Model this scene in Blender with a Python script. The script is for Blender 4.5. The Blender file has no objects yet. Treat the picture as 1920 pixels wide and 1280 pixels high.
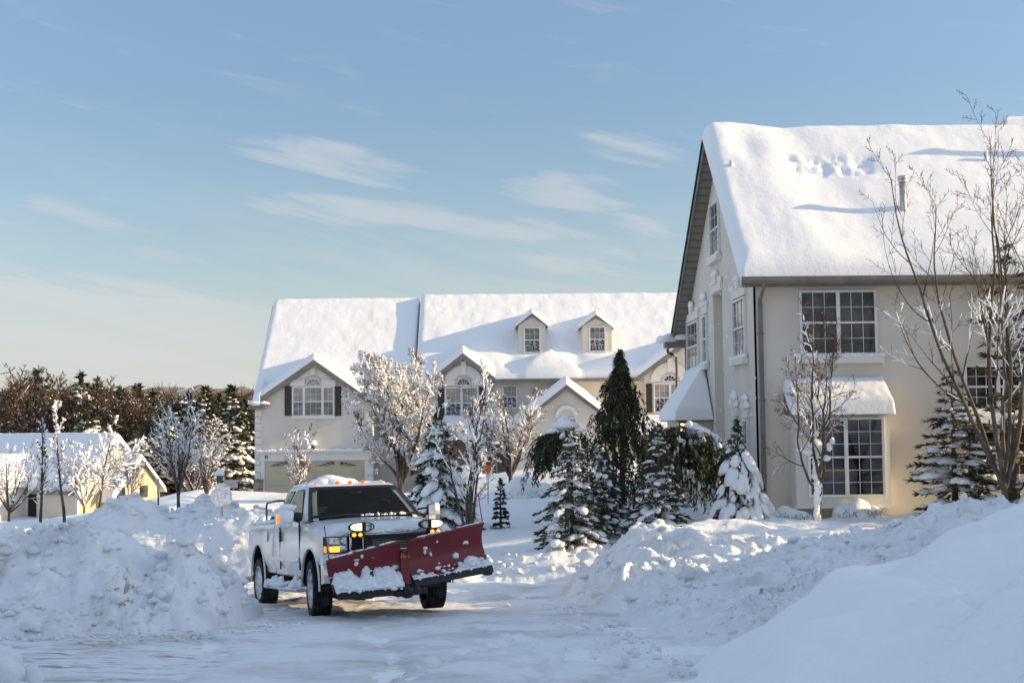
import bpy, bmesh, math, random
import numpy as np
from mathutils import Vector, Matrix, noise as mnoise

SC = bpy.context.scene
COL = SC.collection
R = math.radians
rng = np.random.default_rng(7)
random.seed(7)

# ------------------------------------------------------------------ camera
F = 2300.0


def _rz(a):
    c, s = math.cos(a), math.sin(a)
    return np.array([[c, -s, 0], [s, c, 0], [0, 0, 1.0]])


def _rx(a):
    c, s = math.cos(a), math.sin(a)
    return np.array([[1.0, 0, 0], [0, c, -s], [0, s, c]])


CR = _rz(-math.atan(43 / F)) @ _rx(math.pi / 2 + math.atan(148 / F)) @ _rz(-0.011)
cam_d = bpy.data.cameras.new('camera')
cam = bpy.data.objects.new('camera', cam_d)
COL.objects.link(cam)
cam.matrix_world = Matrix([list(CR[i]) + [0.0] for i in range(3)] + [[0, 0, 0, 1.0]])
cam_d.sensor_width = 36.0
cam_d.lens = F / 1920 * 36
cam_d.clip_start = 0.1
cam_d.clip_end = 6000
SC.camera = cam


def ray(px, py):
    return CR @ np.array([(px - 960) / F, -(py - 640) / F, -1.0])


def at(px, py, Y):
    d = ray(px, py)
    return d * (Y / d[1])


def atX(px, py, X):
    d = ray(px, py)
    return d * (X / d[0])


def at_plane(px, py, p0, n):
    d = ray(px, py)
    n = np.asarray(n, float)
    return d * (np.dot(p0, n) / np.dot(d, n))


# ------------------------------------------------------------------ tags
def tag(o, label=None, cat=None, group=None, kind=None):
    if label:
        o['label'] = label
    if cat:
        o['category'] = cat
    if group:
        o['group'] = group
    if kind:
        o['kind'] = kind
    return o


def empty(name, loc=(0, 0, 0), rz=0.0, parent=None):
    o = bpy.data.objects.new(name, None)
    COL.objects.link(o)
    o.location = [float(v) for v in loc]
    o.rotation_euler = (0, 0, rz)
    o.empty_display_size = 0.2
    if parent:
        o.parent = parent
    return o


def thing(name, label, cat, loc=(0, 0, 0), rz=0.0, group=None):
    return tag(empty(name, loc, rz), label, cat, group)


def kids(o):
    return [c for c in COL.objects if c.parent is o]


def copy_tree(o, loc, rz=0.0, scale=1.0, label=None):
    c = o.copy()
    COL.objects.link(c)
    c.location = [float(v) for v in loc]
    c.rotation_euler = (0, 0, rz)
    c.scale = (scale,) * 3 if not hasattr(scale, '__len__') else scale
    if label:
        c['label'] = label
    for ch in kids(o):
        d = ch.copy()
        COL.objects.link(d)
        d.parent = c
    return c


# ------------------------------------------------------------------ mesh builder
ICO = {}


def ico(sub):
    if sub not in ICO:
        bm = bmesh.new()
        bmesh.ops.create_icosphere(bm, subdivisions=sub, radius=1.0)
        bm.verts.index_update()
        ICO[sub] = (np.array([v.co[:] for v in bm.verts]), np.array([[v.index for v in f.verts] for f in bm.faces]))
        bm.free()
    return ICO[sub]


def frame_for(d):
    """arrays (N,3) unit d -> two perpendicular unit arrays"""
    d = np.asarray(d, float)
    ref = np.where(np.abs(d[:, 2:3]) > 0.9, np.array([[1.0, 0, 0]]), np.array([[0, 0, 1.0]]))
    u = np.cross(ref, d)
    u /= np.linalg.norm(u, axis=1, keepdims=True) + 1e-12
    v = np.cross(d, u)
    return u, v


class MB:
    def __init__(s):
        s.V, s.F, s.M, s.S, s.n = [], [], [], [], 0

    def add(s, verts, faces, mat=0, smooth=False):
        verts = np.asarray(verts, float).reshape(-1, 3)
        s.V.append(verts)
        if isinstance(faces, np.ndarray):
            s.F.append((faces + s.n))
            k = len(faces)
        else:
            s.F.append([[i + s.n for i in f] for f in faces])
            k = len(faces)
        s.M.append(np.full(k, mat))
        s.S.append(np.full(k, bool(smooth)))
        s.n += len(verts)
        return s

    def box(s, c, size, rot=None, mat=0):
        x, y, z = np.asarray(size, float) / 2
        v = np.array([[-x, -y, -z], [x, -y, -z], [x, y, -z], [-x, y, -z], [-x, -y, z], [x, -y, z], [x, y, z], [-x, y, z]])
        if rot is not None:
            v = v @ np.asarray(rot, float).T
        return s.add(v + np.asarray(c, float), [[0, 3, 2, 1], [4, 5, 6, 7], [0, 1, 5, 4], [1, 2, 6, 5], [2, 3, 7, 6], [3, 0, 4, 7]], mat)

    def bb(s, x0, x1, y0, y1, z0, z1, mat=0):
        return s.box(((x0 + x1) / 2, (y0 + y1) / 2, (z0 + z1) / 2), (abs(x1 - x0), abs(y1 - y0), abs(z1 - z0)), None, mat)

    def poly(s, pts, mat=0):
        return s.add(pts, [list(range(len(pts)))], mat)

    def prism(s, pts, d, mat=0, smooth=False):
        """closed polygon pts (N,3) extruded by vector d"""
        p = np.asarray(pts, float)
        n = len(p)
        v = np.vstack([p, p + np.asarray(d, float)])
        f = [list(range(n))[::-1], list(range(n, 2 * n))] + [[i, (i + 1) % n, n + (i + 1) % n, n + i] for i in range(n)]
        return s.add(v, f, mat, smooth)

    def tubes(s, p0, p1, r0, r1, n=5, mat=0, smooth=True):
        p0, p1 = np.asarray(p0, float).reshape(-1, 3), np.asarray(p1, float).reshape(-1, 3)
        N = len(p0)
        if N == 0:
            return s
        r0 = np.broadcast_to(np.asarray(r0, float), (N,))
        r1 = np.broadcast_to(np.asarray(r1, float), (N,))
        d = p1 - p0
        d = d / (np.linalg.norm(d, axis=1, keepdims=True) + 1e-9)
        u, v = frame_for(d)
        a = np.arange(n) * 2 * np.pi / n
        ring = np.cos(a)[None, :, None] * u[:, None] + np.sin(a)[None, :, None] * v[:, None]
        A = p0[:, None] + ring * r0[:, None, None]
        B = p1[:, None] + ring * r1[:, None, None]
        V = np.concatenate([A, B], 1).reshape(-1, 3)
        i = np.arange(n)
        j = (i + 1) % n
        q = np.stack([i, j, n + j, n + i], 1)
        Fq = (q[None] + (np.arange(N) * 2 * n)[:, None, None]).reshape(-1, 4)
        return s.add(V, Fq, mat, smooth)

    def cyl(s, p0, p1, r0, r1=None, n=16, mat=0, caps=True):
        r1 = r0 if r1 is None else r1
        p0, p1 = np.asarray(p0, float), np.asarray(p1, float)
        s.tubes([p0], [p1], [r0], [r1], n, mat)
        if caps:
            k = s.n - 2 * n
            s.F.append([[k + i for i in range(n)][::-1], [k + n + i for i in range(n)]])
            s.M.append(np.full(2, mat))
            s.S.append(np.full(2, False))
        return s

    def path(s, pts, r, n=8, mat=0):
        pts = np.asarray(pts, float)
        r = np.broadcast_to(np.asarray(r, float), (len(pts),))
        t = np.gradient(pts, axis=0)
        t /= np.linalg.norm(t, axis=1, keepdims=True) + 1e-9
        u, v = frame_for(t)
        for k in range(1, len(pts)):       # keep frames from flipping
            pu = u[k - 1] - t[k] * np.dot(u[k - 1], t[k])
            u[k] = pu / (np.linalg.norm(pu) + 1e-9)
            v[k] = np.cross(t[k], u[k])
        a = np.arange(n) * 2 * np.pi / n
        V = pts[:, None] + r[:, None, None] * (np.cos(a)[None, :, None] * u[:, None] + np.sin(a)[None, :, None] * v[:, None])
        f = []
        for k in range(len(pts) - 1):
            for i in range(n):
                j = (i + 1) % n
                f.append([k * n + i, k * n + j, (k + 1) * n + j, (k + 1) * n + i])
        m = (len(pts) - 1) * n
        s.add(V.reshape(-1, 3), f, mat, True)
        s.add(V[0], [list(range(n))[::-1]], mat)
        s.add(V[-1], [list(range(n))], mat)
        return s

    def blobs(s, c, r, sub=1, rough=0.18, flat=0.45, axes=None, mat=0, seed=1):
        """lumps: c (N,3), r (N,3) radii; axes (N,3,3) optional"""
        c = np.asarray(c, float).reshape(-1, 3)
        N = len(c)
        if N == 0:
            return s
        r = np.asarray(r, float)
        if r.ndim == 1:
            r = np.repeat(r[:, None], 3, 1)
        tv, tf = ico(sub)
        g = np.random.default_rng(seed)
        P = np.repeat(tv[None], N, 0)
        # a smooth random deformation: a few random directional waves per lump
        w = np.zeros((N, len(tv)))
        for k in range(4):
            q = g.normal(size=(N, 3)) * (1.2 + 0.9 * k)
            w += np.sin(np.einsum('nij,nj->ni', P, q) + g.uniform(0, 6.28, (N, 1))) / (1 + 0.6 * k)
        P = P * (1 + rough * w[..., None])
        z = P[..., 2]
        P[..., 2] = np.where(z < 0, z * flat, z)
        P = P * r[:, None]
        if axes is not None:
            P = np.einsum('nij,njk->nik', P, axes)
        P += c[:, None]
        Fq = (tf[None] + (np.arange(N) * len(tv))[:, None, None]).reshape(-1, 3)
        return s.add(P.reshape(-1, 3), Fq, mat, True)

    def grid(s, P, mat=0, smooth=True):
        """P (nu,nv,3)"""
        nu, nv = P.shape[:2]
        i = np.arange(nu * nv).reshape(nu, nv)
        f = np.stack([i[:-1, :-1], i[1:, :-1], i[1:, 1:], i[:-1, 1:]], -1).reshape(-1, 4)
        return s.add(P.reshape(-1, 3), f, mat, smooth)

    def quads(s, Q, mat=0, smooth=False):
        """Q (N,4,3)"""
        Q = np.asarray(Q, float)
        return s.add(Q.reshape(-1, 3), np.arange(len(Q) * 4).reshape(-1, 4), mat, smooth)

    def build(s, name, mats, parent=None, smooth_angle=None):
        me = bpy.data.meshes.new(name)
        if s.n:
            V = np.vstack(s.V)
            starts, loops, k = [], [], 0
            for f in s.F:
                if isinstance(f, np.ndarray):
                    m, w = f.shape
                    starts.append(k + np.arange(m) * w)
                    loops.append(f.reshape(-1))
                    k += m * w
                else:
                    for q in f:
                        starts.append(np.array([k]))
                        loops.append(np.array(q))
                        k += len(q)
            starts, loops = np.concatenate(starts), np.concatenate(loops)
            me.vertices.add(len(V))
            me.vertices.foreach_set('co', V.ravel())
            me.loops.add(len(loops))
            me.loops.foreach_set('vertex_index', loops.astype(np.int32))
            me.polygons.add(len(starts))
            me.polygons.foreach_set('loop_start', starts.astype(np.int32))
            me.polygons.foreach_set('material_index', np.concatenate(s.M).astype(np.int32))
            me.polygons.foreach_set('use_smooth', np.concatenate(s.S))
            me.update(calc_edges=True)
            me.validate()
        if not isinstance(mats, (list, tuple)):
            mats = [mats]
        for m in mats:
            me.materials.append(m)
        o = bpy.data.objects.new(name, me)
        COL.objects.link(o)
        if parent is not None:
            o.parent = parent
        return o


def recalc(o):
    bm = bmesh.new()
    bm.from_mesh(o.data)
    bmesh.ops.remove_doubles(bm, verts=bm.verts, dist=1e-5)
    bmesh.ops.recalc_face_normals(bm, faces=bm.faces)
    bm.to_mesh(o.data)
    bm.free()
    return o


def bevel(o, w=0.01, seg=2, angle=40):
    m = o.modifiers.new('bevel', 'BEVEL')
    m.width = w
    m.segments = seg
    m.limit_method = 'ANGLE'
    m.angle_limit = R(angle)
    return o


def shade_auto(o, ang=35):
    for p in o.data.polygons:
        p.use_smooth = True
    o.data.update()
    try:
        o.data.set_sharp_from_angle(angle=R(ang))
    except Exception:
        pass
    return o


# ------------------------------------------------------------------ numpy noise
def _hash(ix, iy, seed):
    h = (ix.astype(np.int64) * 374761393 + iy.astype(np.int64) * 668265263 + seed * 974711) & 0xFFFFFFFF
    h = ((h ^ (h >> 13)) * 1274126177) & 0xFFFFFFFF
    h = (h ^ (h >> 16)) & 0xFFFFFFFF
    return (h % 100003) / 100003.0


def vnoise(x, y, seed=0):
    ix, iy = np.floor(x), np.floor(y)
    fx, fy = x - ix, y - iy
    fx = fx * fx * fx * (fx * (fx * 6 - 15) + 10)
    fy = fy * fy * fy * (fy * (fy * 6 - 15) + 10)
    a, b = _hash(ix, iy, seed), _hash(ix + 1, iy, seed)
    c, d = _hash(ix, iy + 1, seed), _hash(ix + 1, iy + 1, seed)
    return (a + (b - a) * fx) * (1 - fy) + (c + (d - c) * fx) * fy - 0.5


def fbm(x, y, octv=4, seed=0, gain=0.5):
    t, a = 0, 1.0
    for k in range(octv):
        t = t + a * vnoise(x * 2 ** k + 17.3 * k, y * 2 ** k - 9.1 * k, seed + k)
        a *= gain
    return t


def clods(x, y, scale, seed=0, dens=0.75, fl=0.8):
    """height of half buried lumps, one per lattice cell of size scale"""
    gx, gy = x / scale, y / scale
    ix, iy = np.floor(gx), np.floor(gy)
    h = np.zeros_like(x)
    for dx in (-1, 0, 1):
        for dy in (-1, 0, 1):
            cx, cy = ix + dx, iy + dy
            ox, oy = cx + _hash(cx, cy, seed), cy + _hash(cx, cy, seed + 1)
            r = 0.3 + 0.5 * _hash(cx, cy, seed + 2)
            on = _hash(cx, cy, seed + 3) < dens
            an = _hash(cx, cy, seed + 4) * 3.14
            ex, ey = gx - ox, gy - oy
            e1, e2 = ex * np.cos(an) + ey * np.sin(an), -ex * np.sin(an) + ey * np.cos(an)
            q = 1 - (e1 / r) ** 2 - (e2 / (r * 0.75)) ** 2
            h = np.maximum(h, np.where(on & (q > 0), r * np.sqrt(np.maximum(q, 0)), 0))
    return h * scale * fl


class RBF:
    def __init__(s, pts):
        p = np.asarray(pts, float)
        s.p = p[:, :2]
        n = len(p)
        d = np.linalg.norm(s.p[:, None] - s.p[None], axis=2)
        A = np.zeros((n + 1, n + 1))
        A[:n, :n] = d
        A[:n, n] = 1
        A[n, :n] = 1
        b = np.r_[p[:, 2], 0]
        s.w = np.linalg.lstsq(A, b, rcond=None)[0]

    def __call__(s, x, y):
        x, y = np.asarray(x, float), np.asarray(y, float)
        out = np.full(x.shape, s.w[-1])
        for (px, py), w in zip(s.p, s.w[:-1]):
            out = out + w * np.sqrt((x - px) ** 2 + (y - py) ** 2 + 0.09)
        return out


def sstep(a, b, x):
    t = np.clip((x - a) / (b - a), 0, 1)
    return t * t * (3 - 2 * t)
# ------------------------------------------------------------------ materials
def nt(m):
    return m.node_tree.nodes, m.node_tree.links


def mat(name, base, rough=0.6, spec=0.5, metal=0.0, emit=None, es=0.0):
    m = bpy.data.materials.new(name)
    m.use_nodes = True
    b = m.node_tree.nodes['Principled BSDF']
    b.inputs['Base Color'].default_value = (*base, 1)
    b.inputs['Roughness'].default_value = rough
    b.inputs['Specular IOR Level'].default_value = spec
    b.inputs['Metallic'].default_value = metal
    if emit:
        b.inputs['Emission Color'].default_value = (*emit, 1)
        b.inputs['Emission Strength'].default_value = es
    return m


def noise_mix(m, c1, c2, scale, detail=4, lo=0.4, hi=0.6, coord='Object', sock='Base Color', stretch=None, rough=0.5):
    n, l = nt(m)
    tc = n.new('ShaderNodeTexCoord')
    src = tc.outputs[coord]
    if stretch:
        mp = n.new('ShaderNodeMapping')
        mp.inputs['Scale'].default_value = stretch
        l.new(src, mp.inputs['Vector'])
        src = mp.outputs['Vector']
    t = n.new('ShaderNodeTexNoise')
    t.inputs['Scale'].default_value = scale
    t.inputs['Detail'].default_value = detail
    t.inputs['Roughness'].default_value = rough
    l.new(src, t.inputs['Vector'])
    r = n.new('ShaderNodeValToRGB')
    r.color_ramp.elements[0].position = lo
    r.color_ramp.elements[1].position = hi
    r.color_ramp.elements[0].color = (*c1, 1)
    r.color_ramp.elements[1].color = (*c2, 1)
    l.new(t.outputs['Fac'], r.inputs['Fac'])
    l.new(r.outputs['Color'], n['Principled BSDF'].inputs[sock])
    return r


def bump(m, scale, strength, dist=0.02, detail=5, coord='Object', stretch=None, rough=0.6):
    n, l = nt(m)
    tc = n.new('ShaderNodeTexCoord')
    src = tc.outputs[coord]
    if stretch:
        mp = n.new('ShaderNodeMapping')
        mp.inputs['Scale'].default_value = stretch
        l.new(src, mp.inputs['Vector'])
        src = mp.outputs['Vector']
    t = n.new('ShaderNodeTexNoise')
    t.inputs['Scale'].default_value = scale
    t.inputs['Detail'].default_value = detail
    t.inputs['Roughness'].default_value = rough
    l.new(src, t.inputs['Vector'])
    b = n.new('ShaderNodeBump')
    b.inputs['Strength'].default_value = strength
    b.inputs['Distance'].default_value = dist
    l.new(t.outputs['Fac'], b.inputs['Height'])
    p = n['Principled BSDF']
    if p.inputs['Normal'].is_linked:
        l.new(p.inputs['Normal'].links[0].from_socket, b.inputs['Normal'])
    l.new(b.outputs['Normal'], p.inputs['Normal'])
    return m


SNOW_C = (0.88, 0.885, 0.895)
SNOW = mat('snow', SNOW_C, 0.55, 0.3)
bump(SNOW, 9, 0.35, 0.05)
bump(SNOW, 45, 0.4, 0.012, 6, rough=.7)
SNOW_ROUGH = mat('plowed_snow', SNOW_C, 0.6, 0.25)
noise_mix(SNOW_ROUGH, (0.66, 0.66, 0.65), SNOW_C, 1.1, 8, 0.25, 0.47)
bump(SNOW_ROUGH, 14, 0.7, 0.05, 9, rough=.72)
bump(SNOW_ROUGH, 70, 0.4, 0.015, 4)
SNOW_ROOF = mat('roof_snow', SNOW_C, 0.55, 0.3)
bump(SNOW_ROOF, 7, 0.22, 0.05, 6)
bump(SNOW_ROOF, 28, 0.28, 0.015, 3)

STUCCO = mat('stucco', (0.72, 0.68, 0.62), 0.9, 0.15)
noise_mix(STUCCO, (0.64, 0.59, 0.515), (0.73, 0.675, 0.595), 0.9, 7, 0.3, 0.7)
bump(STUCCO, 22, 0.35, 0.02, 6)
CREAM_TRIM = mat('cream_trim', (0.78, 0.74, 0.67), 0.8, 0.2)
bump(CREAM_TRIM, 30, 0.2, 0.01)
YELLOW_WALL = mat('yellow_siding', (0.60, 0.46, 0.27), 0.85, 0.2)
noise_mix(YELLOW_WALL, (0.50, 0.41, 0.28), (0.60, 0.50, 0.34), 1.2, 5, 0.35, 0.65)
bump(YELLOW_WALL, 25, 0.3, 0.02)
WHITE = mat('white_trim', (0.76, 0.75, 0.73), 0.5, 0.4)
noise_mix(WHITE, (0.68, 0.67, 0.64), (0.78, 0.77, 0.75), 3, 5, 0.35, 0.6)
TAUPE = mat('taupe_metal_trim', (0.20, 0.18, 0.155), 0.55, 0.4)
noise_mix(TAUPE, (0.17, 0.152, 0.13), (0.215, 0.195, 0.17), 2, 5)
SHUTTER = mat('dark_shutter', (0.035, 0.034, 0.03), 0.55, 0.4)
noise_mix(SHUTTER, (0.028, 0.027, 0.024), (0.045, 0.043, 0.038), 6, 4)
SHINGLE = mat('shingle', (0.09, 0.08, 0.07), 0.9, 0.2)
noise_mix(SHINGLE, (0.06, 0.055, 0.05), (0.12, 0.105, 0.09), 12, 4)
bump(SHINGLE, 30, 0.5, 0.02)
DOOR_C = mat('garage_door_paint', (0.56, 0.47, 0.33), 0.6, 0.3)
noise_mix(DOOR_C, (0.52, 0.435, 0.30), (0.575, 0.485, 0.345), 1.5, 5)
STONE = mat('stone', (0.36, 0.28, 0.2), 0.9, 0.2)


def _stone():
    n, l = nt(STONE)
    tc = n.new('ShaderNodeTexCoord')
    v = n.new('ShaderNodeTexVoronoi')
    v.inputs['Scale'].default_value = 3.4
    mp = n.new('ShaderNodeMapping')
    mp.inputs['Scale'].default_value = (1, 1, 1.9)
    l.new(tc.outputs['Object'], mp.inputs['Vector'])
    l.new(mp.outputs['Vector'], v.inputs['Vector'])
    v2 = n.new('ShaderNodeTexVoronoi')
    v2.feature = 'DISTANCE_TO_EDGE'
    v2.inputs['Scale'].default_value = 3.4
    l.new(mp.outputs['Vector'], v2.inputs['Vector'])
    r = n.new('ShaderNodeValToRGB')
    r.color_ramp.elements[0].color = (0.2, 0.14, 0.09, 1)
    r.color_ramp.elements[1].color = (0.46, 0.37, 0.27, 1)
    l.new(v.outputs['Color'], r.inputs['Fac'])
    e = n.new('ShaderNodeValToRGB')
    e.color_ramp.elements[0].position = 0.02
    e.color_ramp.elements[1].position = 0.06
    l.new(v2.outputs['Distance'], e.inputs['Fac'])
    mx = n.new('ShaderNodeMix')
    mx.data_type = 'RGBA'
    mx.inputs[6].default_value = (0.33, 0.3, 0.26, 1)
    l.new(e.outputs['Color'], mx.inputs[0])
    l.new(r.outputs['Color'], mx.inputs[7])
    l.new(mx.outputs[2], n['Principled BSDF'].inputs['Base Color'])
    b = n.new('ShaderNodeBump')
    b.inputs['Strength'].default_value = 0.6
    b.inputs['Distance'].default_value = 0.03
    l.new(e.outputs['Color'], b.inputs['Height'])
    l.new(b.outputs['Normal'], n['Principled BSDF'].inputs['Normal'])


_stone()


def glass_mat(name, base, var, scale=2.0):
    m = mat(name, base, 0.04, 0.6)
    noise_mix(m, base, var, scale, 4, 0.42, 0.62)
    return m


GLASS = glass_mat('window_glass', (0.010, 0.012, 0.015), (0.075, 0.075, 0.072), 1.4)  # pale noise in the colour stands in for curtains and soft tree reflections
GLASS_CURTAIN = glass_mat('curtained_glass', (0.24, 0.22, 0.19), (0.36, 0.33, 0.29), 1.5)
GLASS_BLIND = glass_mat('blind_glass', (0.10, 0.10, 0.10), (0.2, 0.195, 0.18), 3)
GLASS_SKY = mat('sky_glass', (0.05, 0.055, 0.06), 0.02, 1.0)
GLASS_SKY.node_tree.nodes['Principled BSDF'].inputs['IOR'].default_value = 1.9
GLASS_SNOWY = mat('snow_speckled_glass', (0.03, 0.03, 0.035), 0.15, 0.5)
noise_mix(GLASS_SNOWY, (0.02, 0.022, 0.026), (0.55, 0.56, 0.58), 14, 6, 0.50, 0.60, rough=0.65)
METAL = mat('galvanised_metal', (0.5, 0.49, 0.46), 0.4, 0.5, 0.8)
noise_mix(METAL, (0.42, 0.41, 0.38), (0.55, 0.54, 0.5), 8, 4)
PVC = mat('white_vent_pipe', (0.7, 0.69, 0.66), 0.5, 0.4)
BLACK = mat('black_plastic', (0.012, 0.012, 0.013), 0.5, 0.4)
LAMP_GLOW = mat('lantern_glow', (0.8, 0.55, 0.25), 0.4, 0.4, 0, (1.0, 0.62, 0.22), 1.6)
BARK = mat('bark', (0.10, 0.08, 0.062), 0.9, 0.15)
noise_mix(BARK, (0.06, 0.05, 0.04), (0.15, 0.125, 0.10), 9, 6, 0.35, 0.65, stretch=(1, 1, 0.3))
bump(BARK, 25, 0.6, 0.02, 6)
TWIG = mat('reddish_twig', (0.13, 0.07, 0.045), 0.85, 0.15)
noise_mix(TWIG, (0.09, 0.05, 0.035), (0.19, 0.105, 0.065), 5, 4)
TWIG_TAN = mat('tan_twig', (0.19, 0.14, 0.10), 0.85, 0.15)
noise_mix(TWIG_TAN, (0.13, 0.095, 0.07), (0.24, 0.18, 0.13), 5, 4)
TWIG_BROWN = mat('woodland_twig', (0.12, 0.07, 0.042), 0.9, 0.1)
noise_mix(TWIG_BROWN, (0.058, 0.044, 0.034), (0.125, 0.09, 0.064), 0.6, 5)


def leaf_mat(name, a, b, sc=3.0):
    m = mat(name, a, 0.6, 0.25)
    noise_mix(m, a, b, sc, 5, 0.35, 0.65)
    p = m.node_tree.nodes['Principled BSDF']
    return m


SPRUCE = leaf_mat('spruce_needles', (0.018, 0.028, 0.020), (0.055, 0.065, 0.04))
BLUE_SPRUCE = leaf_mat('blue_spruce_needles', (0.022, 0.032, 0.030), (0.055, 0.072, 0.065))
OLIVE = leaf_mat('olive_needles', (0.035, 0.04, 0.016), (0.10, 0.095, 0.04))
CYPRESS = leaf_mat('cypress_needles', (0.026, 0.034, 0.018), (0.075, 0.08, 0.036))
GOLD_PINE = leaf_mat('golden_pine_needles', (0.05, 0.045, 0.015), (0.17, 0.13, 0.05))
FOREST_GREEN = leaf_mat('forest_needles', (0.036, 0.044, 0.024), (0.095, 0.098, 0.05), 0.7)
# ------------------------------------------------------------------ light and sky
SUN_EL, SUN_AZ = 16.0, 2.2      # sun stands to the right, a touch towards the camera
sdir = np.array([math.cos(R(SUN_EL)) * math.cos(R(SUN_AZ)), -math.cos(R(SUN_EL)) * math.sin(R(SUN_AZ)), math.sin(R(SUN_EL))])
sun_d = bpy.data.lights.new('sun', 'SUN')
sun_d.energy = 3.6
sun_d.angle = R(0.5)
sun_d.color = (1.0, 0.74, 0.41)
sun = bpy.data.objects.new('sun', sun_d)
COL.objects.link(sun)
sun.rotation_euler = Vector(-sdir).to_track_quat('-Z', 'Y').to_euler()
sun.location = (40, -3, 20)

W = bpy.data.worlds.new('World')
SC.world = W
W.use_nodes = True
wn, wl = W.node_tree.nodes, W.node_tree.links
bg = wn['Background']
sky = wn.new('ShaderNodeTexSky')
sky.sky_type = 'NISHITA'
sky.sun_disc = False
sky.sun_elevation = R(SUN_EL)
sky.sun_rotation = R(90 + SUN_AZ)
sky.altitude = 100
sky.air_density = 1.0
sky.dust_density = 0.6
sky.ozone_density = 1.6
bg.inputs['Strength'].default_value = 0.15


def wmath(op, a, b=None, c=None):
    m = wn.new('ShaderNodeMath')
    m.operation = op
    for i, v in enumerate((a, b, c)):
        if v is None:
            continue
        if isinstance(v, (int, float)):
            m.inputs[i].default_value = v
        else:
            wl.new(v, m.inputs[i])
    return m.outputs[0]


def wramp(v, a, b):
    m = wn.new('ShaderNodeMapRange')
    m.interpolation_type = 'SMOOTHSTEP'
    wl.new(v, m.inputs[0])
    m.inputs[1].default_value, m.inputs[2].default_value = a, b
    return m.outputs[0]


tc = wn.new('ShaderNodeTexCoord')
sp = wn.new('ShaderNodeSeparateXYZ')
wl.new(tc.outputs['Generated'], sp.inputs[0])
X_, Y_, Z_ = sp.outputs
# bearing and height of a sky direction, both in radians
az = wmath('ARCTAN2', X_, Y_)
el = wmath('ARCSINE', Z_)


def wnoise(sx, sy, scale, detail, rough, off=0.0, dist=0.0, slant=0.0):
    c = wn.new('ShaderNodeCombineXYZ')
    wl.new(wmath('MULTIPLY', az, sx), c.inputs[0])
    wl.new(wmath('MULTIPLY', wmath('ADD', el, wmath('MULTIPLY', az, slant)), sy), c.inputs[1])
    c.inputs[2].default_value = off
    t = wn.new('ShaderNodeTexNoise')
    t.inputs['Scale'].default_value = scale
    t.inputs['Detail'].default_value = detail
    t.inputs['Roughness'].default_value = rough
    t.inputs['Distortion'].default_value = dist
    wl.new(c.outputs[0], t.inputs['Vector'])
    return t.outputs['Fac']


def ellipse(az0, el0, ra, re, slant=0.0):
    """1 at the middle of a sky patch, 0 outside (degrees)"""
    da = wmath('DIVIDE', wmath('SUBTRACT', az, R(az0)), R(ra))
    e2 = wmath('ADD', wmath('SUBTRACT', el, R(el0)), wmath('MULTIPLY', wmath('SUBTRACT', az, R(az0)), slant))
    de = wmath('DIVIDE', e2, R(re))
    q = wmath('ADD', wmath('MULTIPLY', da, da), wmath('MULTIPLY', de, de))
    return wramp(q, 1.0, 0.0)


wisp = wramp(wnoise(5, 42, 1.0, 7, 0.62, 3.1, 0.6, 0.22), 0.36, 0.66)
fine = wnoise(16, 90, 1.0, 5, 0.6, 8.2, 0.4, 0.2)
streak = None
for e in ((-7.0, 11.9, 6.2, 1.5, 0.17), (-5.2, 9.7, 8.0, 1.1, 0.07), (1.9, 8.9, 5.5, 0.8, 0.04), (4.0, 10.6, 5.0, 1.5, 0.05),
          (7.2, 12.4, 3.6, 1.1, 0.22), (-18, 9.1, 5.5, 1.5, 0.12), (7.0, 8.9, 2.8, 0.8, 0.25), (-24, 9.0, 5, .5, .1), (5, 7.2, 8, 1.1, 0.0), (-14, 7.6, 6, .8, 0.02)):
    v = ellipse(*e)
    streak = v if streak is None else wmath('MAXIMUM', streak, v)
streak = wramp(wmath('ADD', streak, wmath('ADD', wmath('MULTIPLY', wmath('SUBTRACT', wisp, 0.62), 0.85), wmath('MULTIPLY', wmath('SUBTRACT', fine, 0.5), 1.5))), 0.05, 1.35)
# the bank of cloud low on the left, thinning to the right, and a pale veil near the horizon
edge = wmath('ADD', el, wmath('MULTIPLY', wmath('ADD', az, R(22)), 0.10))
edge = wmath('ADD', edge, wmath('MULTIPLY', wmath('SUBTRACT', wisp, 0.5), 0.018))
bank = wmath('MULTIPLY', wramp(edge, R(7.0), R(6.2)), wramp(az, R(2), R(-14)))
bank = wmath('MULTIPLY', bank, wmath('ADD', 0.64, wmath('MULTIPLY', wisp, 0.24)))
veil = wmath('MULTIPLY', wramp(el, R(15), R(2)), wmath('ADD', 0.26, wmath('MULTIPLY', wisp, 0.28)))
cl = wmath('MINIMUM', wmath('MAXIMUM', wmath('MAXIMUM', wmath('MULTIPLY', streak, 0.56), bank), veil), 0.9)
# unseen thin cirrus overhead, added to make the ambient light greyer
cl = wmath('MAXIMUM', cl, wmath('MULTIPLY', wramp(el, R(24), R(50)), wmath('ADD', 0.28, wmath('MULTIPLY', wisp, 0.3))))
cl = wmath('MULTIPLY', cl, wramp(Z_, -0.01, 0.02))
hsv = wn.new('ShaderNodeHueSaturation')
hsv.inputs['Saturation'].default_value = 1.0
wl.new(wmath('ADD', 0.45, wmath('MULTIPLY', wramp(el, R(0), R(60)), 0.72)), hsv.inputs['Value'])
wl.new(sky.outputs[0], hsv.inputs['Color'])
mixc = wn.new('ShaderNodeMix')
mixc.data_type = 'RGBA'
wl.new(cl, mixc.inputs[0])
wl.new(hsv.outputs[0], mixc.inputs[6])
CLOUD_RGB = (2.16, 2.2, 2.26, 1)
mixc.inputs[7].default_value = CLOUD_RGB
wl.new(mixc.outputs[2], bg.inputs['Color'])

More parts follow.
